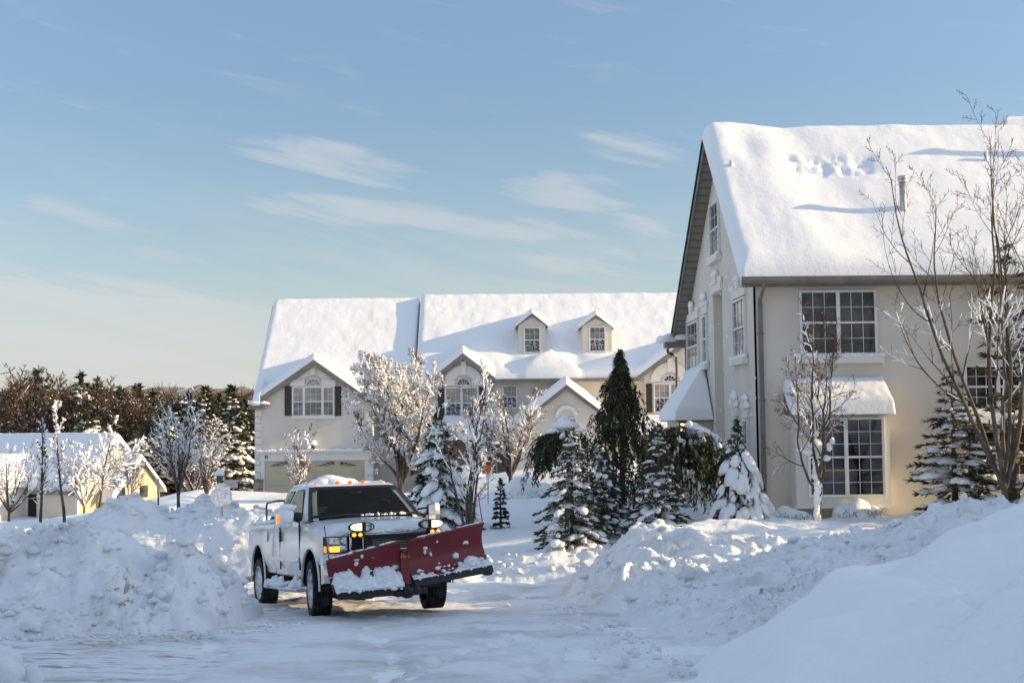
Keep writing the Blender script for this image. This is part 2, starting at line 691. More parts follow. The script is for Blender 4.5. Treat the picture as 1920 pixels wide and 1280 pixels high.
vs = SC.view_settings
vs.view_transform = 'Standard'
vs.look = 'None'
vs.gamma = 1.0
vs.exposure = 1.06
try:
    vs.use_curve_mapping = False
except Exception:
    pass
SC.render.film_transparent = False
SC.cycles.max_bounces = 6
SC.cycles.diffuse_bounces = 3
SC.cycles.glossy_bounces = 3
SC.cycles.transmission_bounces = 4
SC.cycles.transparent_max_bounces = 6
SC.cycles.use_adaptive_sampling = True
SC.cycles.use_denoising = True
# ------------------------------------------------------------------ ground, road, snow banks
def road_z(Y):
    Y = np.asarray(Y, float)
    return np.where(Y < 22, -1.15 - 0.09 * Y, -3.13 - 0.035 * (np.minimum(Y, 40) - 22))


gp = []
for X in (-16, -11, -7, -4, -1.5, 1.0):
    for Y in (-10, 0, 5, 10, 15, 20, 24.5):
        gp.append((X, Y, float(road_z(Y)) - (0.02 if Y > 0 else 0)))
gp += [(-30, 5, -1.9), (-30, 20, -3.2), (-60, 20, -3.4), (40, 24, -2.6), (-22, 24, -3.2)]
gp += [(x, 22.5, -3.16) for x in (2.2, 3.2)]
# right-hand yard
gp += [(2.2, 26.7, -2.75), (4, 26.4, -2.55), (6.5, 27, -2.35), (10, 27, -2.25), (14, 26, -2.0), (20, 25, -1.8), (8, 29.2, -2.42), (12, 29.2, -2.3),
       (18, 30, -2.1), (0, 28, -2.85), (-2, 28.5, -3.0), (5, 24.0, -2.6), (8, 22, -2.3), (10, 19, -2.1), (5, 20, -2.6), (3.2, 18, -2.8), (3, 14, -2.5),
       (3, 10, -2.1), (14, 16, -1.7), (20, 10, -1.3), (12, 8, -1.4), (5, 5, -1.6), (30, 0, -0.9), (30, 18, -1.4)]
# middle yard, driveway, hill on the left
gp += [(0, 35, -2.6), (2, 40, -2.25), (1, 50, -2.0), (-1, 45, -2.45), (3, 55, -1.9), (-3, 50, -2.9), (5.5, 36, -2.4), (5.5, 45, -1.9), (-3, 34, -3.1),
       (-8, 60, -4.0), (-11, 60, -3.9), (-8, 45, -3.8), (-7, 33, -3.5), (-5, 60, -3.6), (-1, 59, -2.9), (4, 60, -2.2), (12, 60, -2.0),
       (-10.5, 45, -2.5), (-12.5, 47, -2.9), (-15.4, 50, -3.55), (-12.8, 56, -2.9), (-8.6, 32, -2.5), (-10, 36, -2.5), (-8.1, 28.5, -2.5), (-10.5, 28.5, -2.7), (-13.5, 40, -3.0),
       (-20, 60, -4.6), (-25, 73, -5.5), (-35, 73, -5.8), (-30, 60, -5.0), (-16, 73, -4.7), (-13, 75, -4.2), (-20, 40, -3.6), (-30, 40, -4.2), (-20, 30, -3.4)]
for X in (-90, -50, -25, 0, 30, 70):
    gp += [(X, 110, -5.6), (X, 160, -5.0)]
for X in (-900, 0, 900):
    gp += [(X, 700, -8.0), (X, 2500, -14.0)]
for X in (-400, 400):
    gp += [(X, -100, -2), (X, 60, -6), (X, 200, -6)]
GR = RBF(gp)


def ground_z(X, Y, fine=True):
    X, Y = np.asarray(X, float), np.asarray(Y, float)
    z = GR(X, Y)
    on_road = sstep(2.2, 1.0, X) * sstep(25.6, 24.6, Y)
    z = np.where(Y < 26, z * (1 - on_road) + (road_z(Y) - 0.03) * on_road, z)
    if fine:
        amp = (1 - on_road)
        far = np.clip(Y / 30, 0.6, 3)
        z = z + amp * (0.16 * fbm(X / 2.1, Y / 2.1, 3, 5) + 0.35 * far * fbm(X / 9, Y / 9, 2, 9) * sstep(24, 40, Y))
    return z


def gz(X, Y):
    return float(ground_z(np.array([X]), np.array([Y]))[0])


def nonuni(lo, hi, step, growth, lim0, lim1):
    a = list(np.arange(lo, hi, step))
    s, v = step, a[-1]
    while v < lim1:
        s *= growth
        v += s
        a.append(v)
    s, v, pre = step, a[0], []
    while v > lim0:
        s *= growth
        v -= s
        pre.append(v)
    return np.array(pre[::-1] + a)


xs = nonuni(-17, 15, 0.13, 1.07, -1800, 1800)
ys = nonuni(4, 62, 0.15, 1.06, -200, 3200)
GX, GY = np.meshgrid(xs, ys, indexing='ij')
b = MB()
b.grid(np.stack([GX, GY, ground_z(GX, GY)], -1))
tag(b.build('snow_ground', SNOW), kind='structure')

# packed-snow road: a sheet just above the ground
ROAD = mat('packed_snow_road', (0.72, 0.73, 0.75), 0.6, 0.3)


def _road():
    n, l = nt(ROAD)
    tcn = n.new('ShaderNodeTexCoord')
    t = n.new('ShaderNodeTexNoise')
    t.inputs['Scale'].default_value = 0.55
    t.inputs['Detail'].default_value = 9
    t.inputs['Roughness'].default_value = 0.68
    l.new(tcn.outputs['Object'], t.inputs['Vector'])
    r = n.new('ShaderNodeValToRGB')
    e = r.color_ramp.elements
    e[0].position, e[1].position = 0.30, 0.52
    e[0].color, e[1].color = (0.50, 0.47, 0.43, 1), (0.78, 0.79, 0.82, 1)
    l.new(t.outputs['Fac'], r.inputs['Fac'])
    # thin dirty scrapes drawn out along the ploughing direction, mostly near the pile at the left
    mp = n.new('ShaderNodeMapping')
    mp.inputs['Rotation'].default_value = (0, 0, 0.25)
    mp.inputs['Scale'].default_value = (0.9, 4.2, 1)
    l.new(tcn.outputs['Object'], mp.inputs['Vector'])
    t2 = n.new('ShaderNodeTexNoise')
    t2.inputs['Scale'].default_value = 1.6
    t2.inputs['Detail'].default_value = 8
    t2.inputs['Roughness'].default_value = 0.7
    l.new(mp.outputs['Vector'], t2.inputs['Vector'])
    r2 = n.new('ShaderNodeValToRGB')
    r2.color_ramp.elements[0].position, r2.color_ramp.elements[1].position = 0.50, 0.66
    l.new(t2.outputs['Fac'], r2.inputs['Fac'])
    s = n.new('ShaderNodeSeparateXYZ')
    l.new(tcn.outputs['Object'], s.inputs[0])
    m1 = n.new('ShaderNodeMapRange')
    l.new(s.outputs[0], m1.inputs[0])
    m1.inputs[1].default_value, m1.inputs[2].default_value = -1.9, -3.2
    m2 = n.new('ShaderNodeMath')
    m2.operation = 'MULTIPLY'
    l.new(r2.outputs['Color'], m2.inputs[0])
    l.new(m1.outputs[0], m2.inputs[1])
    mx = n.new('ShaderNodeMix')
    mx.data_type = 'RGBA'
    l.new(m2.outputs[0], mx.inputs[0])
    l.new(r.outputs['Color'], mx.inputs[6])
    mx.inputs[7].default_value = (0.30, 0.26, 0.21, 1)
    l.new(mx.outputs[2], n['Principled BSDF'].inputs['Base Color'])
    # tyre-chain tread ribs
    mp3 = n.new('ShaderNodeMapping')
    mp3.inputs['Rotation'].default_value = (0, 0, 0.35)
    l.new(tcn.outputs['Object'], mp3.inputs['Vector'])
    w = n.new('ShaderNodeTexWave')
    w.bands_direction = 'Y'
    w.inputs['Scale'].default_value = 2.6
    w.inputs['Distortion'].default_value = 2.5
    w.inputs['Detail'].default_value = 3
    w.inputs['Detail Scale'].default_value = 2
    l.new(mp3.outputs['Vector'], w.inputs['Vector'])
    bn = n.new('ShaderNodeBump')
    bn.inputs['Strength'].default_value = 0.35
    bn.inputs['Distance'].default_value = 0.02
    l.new(w.outputs['Fac'], bn.inputs['Height'])
    l.new(bn.outputs['Normal'], n['Principled BSDF'].inputs['Normal'])


_road()
bump(ROAD, 11, 0.5, 0.03, 8)
bump(ROAD, 45, 0.35, 0.012, 4)
rx = np.concatenate([np.arange(-15, -6, 0.09), np.arange(-6, 2.6, 0.032)])
ry = np.concatenate([np.arange(7, 16, 0.034), np.arange(16, 27, 0.06)])
RX, RY = np.meshgrid(rx, ry, indexing='ij')
RZ = road_z(RY) + 0.0
left = sstep(-1.5, -3.2, RX)
RZ = RZ + 0.03 * fbm(RX / 1.3, RY / 1.3, 4, 21) + 0.012 * fbm(RX / .12, RY / .12, 3, 22) + left * 0.045 * np.maximum(fbm(RX / 0.45, RY / 0.4, 5, 33), 0)
# ruts along the way the truck has come
u = RX * math.cos(0.39) + (RY - 18) * math.sin(0.39) * 0.35
RZ -= 0.02 * np.exp(-((np.mod(u + 0.9, 1.75) - 0.87) / 0.22) ** 2)
# tread prints left by wheels that swung round to the right, and a blade's scrape edge
for (xa, ya, rad_, w_) in ((9.5, 9.0, 9.2, .13), (9.5, 9.0, 7.55, .13), (-12.0, 10.5, 11.2, .13), (-12.0, 10.5, 9.5, .13), (14.0, 6.5, 15.2, .12), (14., 6.5, 13.6, .12)):
    rr_ = np.hypot(RX - xa, RY - ya)
    th_ = np.arctan2(RY - ya, RX - xa) * rad_
    on_ = np.clip(1 - (np.abs(rr_ - rad_) / w_) ** 4, 0, 1)
    RZ = RZ - on_ * (.034 - .026 * (np.sin(th_ * 2 * np.pi / .13) > .2)) 
for xa, ya, rad_ in ((9.5, 9.0, 10.3), (-12., 10.5, 12.5)):
    rr_ = np.hypot(RX - xa, RY - ya)
    RZ = RZ + .04 * np.exp(-((rr_ - rad_) / .05) ** 2) * (1 + vnoise(RX / .2, RY / .2, 4) * 1.5)
strip = np.exp(-((RY - 22.3) / 2.0) ** 2)
RZ += strip * (0.10 * fbm(RX / 0.6, RY / 0.5, 4, 51) + clods(RX, RY, 0.28, 61, 0.45, 0.35) * (0.5 + fbm(RX / 1.5, RY / 1.5, 2, 3)))
b = MB()
b.grid(np.stack([RX, RY, RZ], -1))
tag(b.build('snowy_road', ROAD), kind='structure')


# ---- piles: absolute surface height over a patch
def patch(name, x0, x1, y0, y1, res, zfun, material, parent=None):
    X, Y = np.meshgrid(np.arange(x0, x1, res), np.arange(y0, y1, res), indexing='ij')
    Z = zfun(X, Y)
    bb_ = MB()
    bb_.grid(np.stack([X, Y, Z], -1))
    return bb_, X, Y, Z


def loose(bm_, n, X, Y, Z, lo, hi, seed, mask):
    """loose chunks lying on a bank"""
    g = np.random.default_rng(seed)
    i, j = g.integers(0, X.shape[0], n * 6), g.integers(0, X.shape[1], n * 6)
    ok = mask[i, j]
    i, j = i[ok][:n], j[ok][:n]
    r = lo + (hi - lo) * g.random(len(i)) ** 2.5
    c = np.stack([X[i, j], Y[i, j], Z[i, j] + r * 0.15], -1)
    bm_.blobs(c, np.stack([r * g.uniform(.8, 1.4, len(i)), r * g.uniform(.8, 1.3, len(i)), r * g.uniform(.6, 1.0, len(i))], -1), 2, 0.2, 0.8, seed=seed)


def slabs(x, y, scale, seed=0, dens=0.5):
    """tilted broken plates, one per lattice cell"""
    gx, gy = x / scale, y / scale
    ix, iy = np.floor(gx), np.floor(gy)
    h = np.zeros_like(x)
    for dx in (-1, 0, 1):
        for dy in (-1, 0, 1):
            cx, cy = ix + dx, iy + dy
            ex, ey = gx - cx - _hash(cx, cy, seed), gy - cy - _hash(cx, cy, seed + 1)
            r = 0.25 + 0.5 * _hash(cx, cy, seed + 2)
            on = _hash(cx, cy, seed + 3) < dens
            an = _hash(cx, cy, seed + 4) * 3.14
            e1, e2 = ex * np.cos(an) + ey * np.sin(an), -ex * np.sin(an) + ey * np.cos(an)
            d = np.maximum(np.abs(e1), np.abs(e2) * 1.35) + 0.25 * (np.abs(e1) + np.abs(e2)) * 0.5
            up = np.clip((r - d) / (0.16 * r + 0.02), 0, 1) * (0.30 * r + 0.5 * e1 * (_hash(cx, cy, seed + 5) - 0.3) + 0.3 * e2 * (_hash(cx, cy, seed + 6) - 0.5))
            h = np.maximum(h, np.where(on, up, 0))
    return h * scale


def plowed(X, Y, amp=1.0, seed=0):
    wx = X + 0.22 * fbm(X / 0.5, Y / 0.5, 3, seed + 40)
    wy = Y + 0.22 * fbm(X / 0.5, Y / 0.5, 3, seed + 50)
    h = 0.26 * fbm(wx / 1.1, wy / 1.1, 6, seed, 0.58)
    h = h + 0.14 * (0.5 - np.abs(fbm(wx / 0.55, wy / 0.55, 4, seed + 17, .6)) * 2)
    patchy = sstep(-.12, .22, vnoise(X / 1.1, Y / 1.1, seed + 3))
    h = h + (slabs(wx, wy, 0.62, seed + 1, 0.42) + clods(wx, wy, 0.42, seed + 7, 0.4, 0.42)) * (0.35 + .65 * patchy)
    h = h + (slabs(wx, wy, 0.24, seed + 21, 0.5) + clods(wx, wy, 0.17, seed + 13, 0.5, 0.42)) * (0.3 + .7 * patchy) + clods(wx, wy, 0.085, seed + 23, 0.5, 0.4) * patchy
    return h * amp


# left pile
cx = np.array([-16, -12, -9, -6.6, -6.2, -5.8, -5.35, -5.12, -4.95, -4.78, -4.4, -4.2, -4.1, -4.0, -3.85, -3.6, -3.45, -3.2, -3.0])
cz_px = np.array([985, 985, 985, 980, 974, 970, 962, 956, 972, 992, 1012, 1010, 985, 1000, 1012, 1040, 1085, 1160, 1215.])
cz = np.array([-(p - (786 + .011 * (917 - (917 + x * 2300 / 16.4)))) / 2300 * 16.4 for x, p in zip(cx, cz_px)])


def zl(X, Y):
    base = road_z(Y) - 0.12
    yc = 16.4 + 0.35 * fbm(X / 2.5, X * 0, 2, 71)
    crest = np.interp(X, cx, cz) - 0.22
    toe = 14.45 + 0.5 * fbm(X / 1.6, X * 0 + 3, 3, 72) + 0.35 * sstep(-5.5, -3.2, X) + 1.5 * sstep(-3.9, -3.1, X)
    t = np.clip((Y - toe) / (yc - toe), 0, 1)
    front = t ** 0.85
    back = sstep(18.9, 16.8, Y)
    h = np.where(Y < yc, front, back)
    hh = np.maximum(crest - base, 0)
    rough = plowed(X, Y, 1.0, 101)
    edge = np.clip(h * 4, 0, 1) * np.clip(hh * 2.5, 0, 1)
    return base + hh * h + rough * edge * 0.85 - 0.04 - 0.1 * (1 - edge)


b, X, Y, Z = patch('p', -10, -2.3, 13.4, 19.4, 0.026, zl, None)
msk = (Z > road_z(Y) + 0.0)
loose(b, 700, X, Y, Z, 0.015, 0.09, 5, msk)
nm_ = len(b.M)
g_ = np.random.default_rng(19)
for cxp, cyp, n0, sp in ((232, 1075, 40, .16), (255, 1130, 40, .2), (225, 1150, 22, .16)):
    q = at(cxp, cyp, 15.5)
    X1 = q[0] + g_.normal(0, sp, n0)
    Y1 = np.interp(cyp, [1050, 1160], [15.7, 15.05]) + g_.normal(0, sp, n0)
    i1 = np.clip(((X1 + 10) / .026).astype(int), 0, X.shape[0] - 1)
    j1 = np.clip(((Y1 - 13.4) / .026).astype(int), 0, X.shape[1] - 1)
    r = .008 + .03 * g_.random(n0) ** 2
    b.blobs(np.stack([X1, Y1, Z[i1, j1] + r * .1], -1), np.stack([r * 1.3, r, r * .8], -1), 1, .25, .8, seed=int(cxp), mat=1)
g_ = np.random.default_rng(9)
q = np.stack([g_.uniform(-7, -2.4, 260), 14.6 - np.abs(g_.normal(0, .45, 260))], -1)
q[:, 1] += 1.6 * sstep(-3.6, -2.8, q[:, 0])
r = 0.008 + 0.04 * g_.random(260) ** 3
b.blobs(np.c_[q, road_z(q[:, 1]) + 0.02], np.stack([r * 1.2, r, r * .8], -1), 1, .2, .8, seed=3)
DIRTY = mat('dirty_snow_clod', (0.55, 0.52, 0.47), 0.9, 0.1)
noise_mix(DIRTY, (0.46, 0.42, 0.37), (0.72, 0.70, 0.66), 4, 5)
tag(b.build('snow_pile', [SNOW_ROUGH, DIRTY]), 'largest lumpy pile of plowed snow, left of the pickup below the cottage', 'snow pile')


# bank behind the truck on the left, ploughed off the cross street
def zb(X, Y):
    base = road_z(Y) - 0.15
    top = np.interp(X, [-16, -9, -7.2, -6.6, -6.1, -5.5, -5.0, -4.6, -4.0, -3.0], [-2.1, -2.2, -2.3, -2.25, -2.05, -1.85, -1.83, -1.95, -2.5, -3.3]) - 0.12
    h = sstep(24.4, 26.1, Y) * sstep(29.5, 27.2, Y)
    e = np.clip(h * 4, 0, 1)
    return base + (top - base) * h + plowed(X, Y, 0.5, 201) * e - .06 * (1 - e)


b, X, Y, Z = patch('p', -13, -3.2, 24.0, 29.6, 0.06, zb, None)
loose(b, 260, X, Y, Z, 0.02, 0.09, 6, Z > -3.0)
tag(b.build('snow_bank', SNOW_ROUGH), 'smooth blue-shaded snow bank just behind the rear of the pickup', 'snow bank')


# bright mound by the stop sign
def zm(X, Y):
    g0 = ground_z(X, Y, False) - .1
    h = 1.25 * np.exp(-(((X + 7.35) / 1.15) ** 2 + ((Y - 33.6) / 1.6) ** 2)) + 0.75 * np.exp(-(((X + 9.2) / 1.0) ** 2 + ((Y - 31.5) / 1.2) ** 2)) + 0.7 * np.exp(-(((X + 6.3) / 0.9) ** 2 + ((Y - 32) / 1.2) ** 2))
    return g0 + h + plowed(X, Y, 0.75, 301) * np.clip(h * 3, 0, 1)


b, X, Y, Z = patch('p', -11.5, -4.3, 29.3, 37.5, 0.06, zm, None)
loose(b, 320, X, Y, Z, 0.02, 0.11, 7, Z > ground_z(X, Y, False) + 0.3)
tag(b.build('snow_mound', SNOW_ROUGH), 'sunlit chunky snow mound around the stop sign beside the garage house', 'snow mound')


# windrow along the far side of the cross street
def zw(X, Y):
    base = road_z(Y) - 0.15
    top = -2.78 + 0.1 * fbm(X / 1.2, X * 0, 2, 5) + 0.10 * sstep(0.2, 2.2, X) - 0.25 * sstep(-1.2, -3.2, X)
    toe = 24.7 + 0.3 * fbm(X / 1.1, X * 0, 3, 15)
    h = np.clip((Y - toe) / 0.75, 0, 1) ** 0.7 * sstep(28.0, 26.2, Y)
    e = np.clip(h * 4, 0, 1)
    return base + (top - base) * h + plowed(X, Y, 0.42, 401) * e * sstep(27, 25.6, Y) - .06 * (1 - e)


b, X, Y, Z = patch('p', -3.6, 5.0, 24.2, 28.0, 0.038, zw, None)
loose(b, 220, X, Y, Z, 0.015, 0.08, 8, (Z > -3.1) & (Y < 26))
tag(b.build('snow_windrow', SNOW_ROUGH), 'low ridge of plowed snow across the road behind the plow blade', 'snow windrow')


# big bank on the right of the road
def pts(lst):
    return [tuple(at(*q)) for q in lst]


rp = pts([(1160, 1068, 20.5), (1205, 991, 21.5), (1226, 980, 22), (1300, 978, 24), (1364, 980, 24.8), (1440, 985, 25), (1250, 1050, 19.5), (1300, 1100, 17.5), (1200, 1150, 15.3),
          (1400, 1062, 19), (1500, 1030, 20), (1404, 1096, 15.8), (1450, 1050, 16.2), (1552, 1014, 16.4), (1655, 970, 16.5), (1716, 950, 16.5), (1800, 955, 16), (1920, 950, 15.5),
          (1542, 1147, 12.2), (1450, 1178, 11.8), (1348, 1228, 10.8), (1680, 1080, 12.6), (1808, 1014, 13.2), (1920, 978, 13.3), (1320, 1170, 13.3), (1260, 1180, 13.0),
          (1300, 1230, 11.2), (1110, 1100, 20.0), (1480, 1110, 14.2), (1600, 1060, 14.6), (1750, 1000, 14.8)])
rp += [(1.15, 19.6, -3.0), (1.3, 17.5, -2.82), (1.55, 14.5, -2.55), (1.6, 13, -2.4), (1.75, 11.5, -2.25), (1.8, 10.2, -2.1), (1.0, 21.5, -3.15), (1.6, 23.2, -3.25), (2.6, 23.9, -3.1), (3.6, 24.6, -2.7),
       (6.5, 20, -2.1), (9, 18, -1.55), (9, 22, -2.2), (6.5, 25.5, -2.4), (10, 14, -1.3), (1.7, 9, -2.1), (12, 26, -2.3), (12, 18, -1.7)]
RB = RBF(rp)


def zr(X, Y):
    base = road_z(Y) - 0.1
    s = RB(X, Y) - 0.02 - .16 * sstep(17.5, 16.2, Y) * sstep(3.5, 5, X)
    inner = np.clip((s - base - 0.05) * 3, 0, 1)
    yard = sstep(0, 1.5, Y - (19.5 + 0.0 * X)) * sstep(2.9, 3.8, X) + sstep(6.4, 8, X) * sstep(17.2, 18.2, Y)
    yard = np.clip(yard, 0, 1)
    rough = plowed(X, Y, 1.15, 501) * (1 - 0.85 * yard) + yard * 0.24 * fbm(X / 1.4, Y / 0.9, 3, 77)
    fade = sstep(26.2, 25.2, Y) * sstep(13.8, 13.0, X)
    return np.where(s > base, s, base - 0.05) + rough * inner - 0.35 * (1 - fade) - 0.08 * (1 - inner)


b, X, Y, Z = patch('p', 0.9, 13.8, 8.6, 26.2, 0.034, zr, None)
m_ = (Z > road_z(Y) + .1) & ((Y < 19) | (X < 3)) & (X < 8) & (Y > 10.5)
loose(b, 1100, X, Y, Z, 0.014, 0.085, 9, m_)
q = np.stack([1.75 - np.abs(g_.normal(0, .35, 240)) - .03 * 0, g_.uniform(9.6, 20.5, 240)], -1)
q[:, 0] -= 0.045 * (q[:, 1] - 10)
r = 0.008 + 0.04 * g_.random(240) ** 3
b.blobs(np.c_[q, road_z(q[:, 1]) + 0.015], np.stack([r * 1.2, r, r * .8], -1), 1, .2, .8, seed=4)
tag(b.build('snow_bank', SNOW_ROUGH), 'long rough snow bank of plowed clods along the right edge of the road', 'snow bank')

# smooth drift in the right foreground
dp = pts([(1310, 1280, 8.7), (1500, 1250, 7.2), (1600, 1150, 8.2), (1700, 1250, 5.7), (1900, 1250, 4.6), (1850, 1100, 7.2), (1920, 1150, 5.6), (1700, 1130, 8.6), (1800, 1060, 9.5), (1920, 1020, 9.5),
          (1348, 1222, 9.9), (1450, 1171, 11), (1542, 1141, 11.5), (1568, 1106, 11.9), (1680, 1075, 12.0), (1808, 1008, 12.3), (1920, 971, 12.4)])
dp += [(1.35, 9.5, -2.2), (1.45, 10.8, -2.3), (2.0, 12.0, -2.4), (3.0, 12.8, -2.3), (4.6, 13.4, -2.0), (6, 13.6, -1.9), (9, 13.8, -1.6), (1.2, 7.5, -1.9), (1.1, 5, -1.65), (1.1, 2.5, -1.4),
       (8, 11, -.8), (10, 8, -.6), (8, 4, -.6), (4, 2.5, -.75), (9, 12.2, -0.95)]
DB = RBF(dp)


LIPS = []
for (p0, p1, hh_, ln_) in (((1560, 1262, 6.6), (1925, 1118, 6.4), .13, .5), ((1640, 1190, 7.4), (1930, 1090, 7.2), .09, .4), ((1700, 1120, 9.0), (1940, 1040, 8.6), .13, .6), ((1420, 1215, 9.3), (1700, 1100, 9.8), .15, .7), ((1480, 1275, 7.2), (1640, 1215, 7.3), .08, .4)):
    q0, q1 = at(*p0), at(*p1)
    LIPS.append((q0[0], q0[1], q1[0], q1[1], hh_, ln_))


def zd(X, Y):
    s = DB(X, Y)
    # wind-packed ribs and old half-buried lumps
    rib = np.sin((Y * 0.75 - X * 1.1) * 2.3 + 1.6 * fbm(X / 1.5, Y / 1.5, 2, 3))
    lump = clods(X + 0.2 * fbm(X / .5, Y / .5, 2, 2), Y, 0.55, 611, 0.6, 0.35) * 0 + 0.42 * plowed(X, Y, 1.0, 641) * sstep(1.1, 0.1, Y - 2.6 * X + .2 * vnoise(X / .5, Y / .5, 4)) * sstep(9, 7, Y)
    for (ax_, ay_, bx_, by_, hh_, ln_) in LIPS:
        ux, uy = bx_ - ax_, by_ - ay_
        L_ = math.hypot(ux, uy)
        ux, uy = ux / L_, uy / L_
        wob_ = .12 * fbm(X / .7, Y / .7, 2, 617)
        t_ = (X - ax_) * ux + (Y - ay_) * uy
        d_ = -(X - ax_) * uy + (Y - ay_) * ux + wob_
        s = s + hh_ * sstep(-.10, .10, d_) * np.exp(-np.maximum(d_, 0) / ln_) * sstep(-.3, .6, t_) * sstep(L_ + .3, L_ - .9, t_)
    dune = (Y * .55 - X * .9 + .9 * fbm(X / 3, Y / 3, 2, 613)) * 1.9
    dune = np.mod(dune, 2 * np.pi) / (2 * np.pi)
    dune = np.where(dune < .78, dune / .78, (1 - dune) / .22)
    return s + 0.34 * fbm(X / 1.7, Y / 1.9, 3, 601) + .13 * (dune ** 1.5 - .4) * sstep(13.2, 11.8, Y) + 0.12 * np.maximum(0, np.sin((X * .8 + Y * .62) * 2.1 + 2.0 * fbm(X / 1.7, Y / 1.7, 2, 611))) ** 3 * sstep(12.8, 10.5, Y) + 0.07 * np.abs(fbm(X / .8 + Y / 1.4, Y / .9 - X / 3, 3, 607)) + 0.035 * rib + 0.02 * fbm(X / 0.25, Y / 0.25, 3, 603) + lump


b, X, Y, Z = patch('p', 1.05, 9.5, 2.6, 13.9, 0.03, zd, None)
tag(b.build('snow_drift', SNOW), 'smooth rounded snow drift filling the bottom right corner in front of the rough bank', 'snow drift')

# bit of broken snow at the bottom left
b = MB()
c = at(30, 1285, 9.6)
b.blobs([c + [-.1, 0, .05], c + [.06, .1, .0], c + [-.3, .2, .1], c + [.02, -.05, -.05]], [[.16, .15, .16], [.10, .1, .1], [.25, .2, .16], [.16, .12, .1]], 3, .22, .8, seed=12)
tag(b.build('snow_chunk', SNOW_ROUGH), 'broken lump of snow on the road at the bottom left corner', 'snow chunk')

# wooded ridge on the skyline
b = MB()
hx = np.linspace(-260, 260, 300)
hy = np.linspace(330, 620, 40)
HX, HY = np.meshgrid(hx, hy, indexing='ij')
prof = sstep(330, 430, HY) * sstep(620, 480, HY)
HZ = -9 + prof * (19 + 7 * fbm(HX / 60, HY / 60, 3, 3)) + prof * 2.5 * fbm(HX / 5, HY / 9, 3, 8)
b.grid(np.stack([HX, HY, HZ], -1), smooth=False)
HILL = mat('wooded_hill', (0.17, 0.14, 0.13), 0.95, 0.1)
noise_mix(HILL, (0.10, 0.08, 0.07), (0.27, 0.24, 0.23), 0.35, 8, 0.35, 0.65, rough=0.7)
tag(b.build('hills', HILL), kind='structure')
# ------------------------------------------------------------------ house kit
class Fr:
    """a wall plane: origin, u along the wall, n outward, z up"""

    def __init__(s, O, u, n):
        s.O, s.u, s.n = np.array(O, float), np.array(u, float), np.array(n, float)
        s.M = np.stack([s.u, s.n, np.array([0, 0, 1.0])], 1)

    def p(s, u, n, z):
        return s.O + s.u * u + s.n * n + np.array([0, 0, z])

    def box(s, b, u0, u1, n0, n1, z0, z1, mat=0):
        return b.box(s.p((u0 + u1) / 2, (n0 + n1) / 2, (z0 + z1) / 2), (abs(u1 - u0), abs(n1 - n0), abs(z1 - z0)), s.M, mat)


def adopt(o, root):
    o.parent = root
    o.matrix_parent_inverse = Matrix.Translation(-Vector(root.location))
    return o


def window(fr, root, u0, u1, z0, z1, units, gmat_up, gmat_lo, cols=3, rows=2, w=0.055, sill=True, trim=False, name='window', split=0.5, snow=True, adoptf=None):
    """double-hung sash units side by side. units: relative widths"""
    b = MB()
    g = MB()
    tot = float(sum(units))
    fr.box(b, u0, u1, 0, .075, z1 - w, z1)
    fr.box(b, u0, u1, 0, .075, z0, z0 + w)
    x = u0
    edges = [u0]
    for k in units:
        x += (u1 - u0) * k / tot
        edges.append(x)
    for i, e in enumerate(edges):
        h = w if i in (0, len(edges) - 1) else w * .8
        a, c = (e, e + h) if i == 0 else ((e - h, e) if i == len(edges) - 1 else (e - h, e + h))
        fr.box(b, a, c, .002, .073, z0 + w, z1 - w)
    zm = z0 + (z1 - z0) * split
    for i in range(len(units)):
        a = edges[i] + (w if i == 0 else w * .8)
        c = edges[i + 1] - (w if i == len(units) - 1 else w * .8)
        fr.box(b, a, c, .004, .06, zm - .025, zm + .025)
        for (lo, hi, gi, dn) in ((z0 + w, zm - .025, 1, .012), (zm + .025, z1 - w, 0, .022)):
            fr.box(g, a, c, .003, dn, lo, hi, gi)
            nc = cols if not hasattr(cols, '__len__') else cols[i]
            for k in range(1, nc):
                xx = a + (c - a) * k / nc
                fr.box(b, xx - .0065, xx + .0065, dn + .001, dn + .014, lo, hi)
            for k in range(1, rows):
                zz = lo + (hi - lo) * k / rows
                fr.box(b, a, c, dn + .002, dn + .012, zz - .0065, zz + .0065)
    o = b.build(name, WHITE)
    adopt(o, root)
    po = g.build('pane', [gmat_up, gmat_lo])
    po.parent = o
    if sill:
        s_ = MB()
        fr.box(s_, u0 - .12, u1 + .12, .002, .16, z0 - .2, z0 - .02)
        so = bevel(s_.build('sill', CREAM_TRIM), .012)
        so.parent = o
        if snow:
            n_ = MB()
            k = max(5, int((u1 - u0) / .12))
            uu = np.linspace(u0 - .08, u1 + .08, k)
            c = np.array([fr.p(q, .09, z0 - .03) for q in uu])
            ax = np.repeat(np.stack([fr.u, fr.n, [0, 0, 1]])[None], k, 0)
            gg = np.random.default_rng(int(abs(u0 * 100)) + 3)
            n_.blobs(c, np.stack([np.full(k, .12), np.full(k, .075), gg.uniform(.05, .1, k)], -1), 2, .12, .2, ax, seed=4)
            no = n_.build('sill_snow', SNOW)
            no.parent = o
    return o


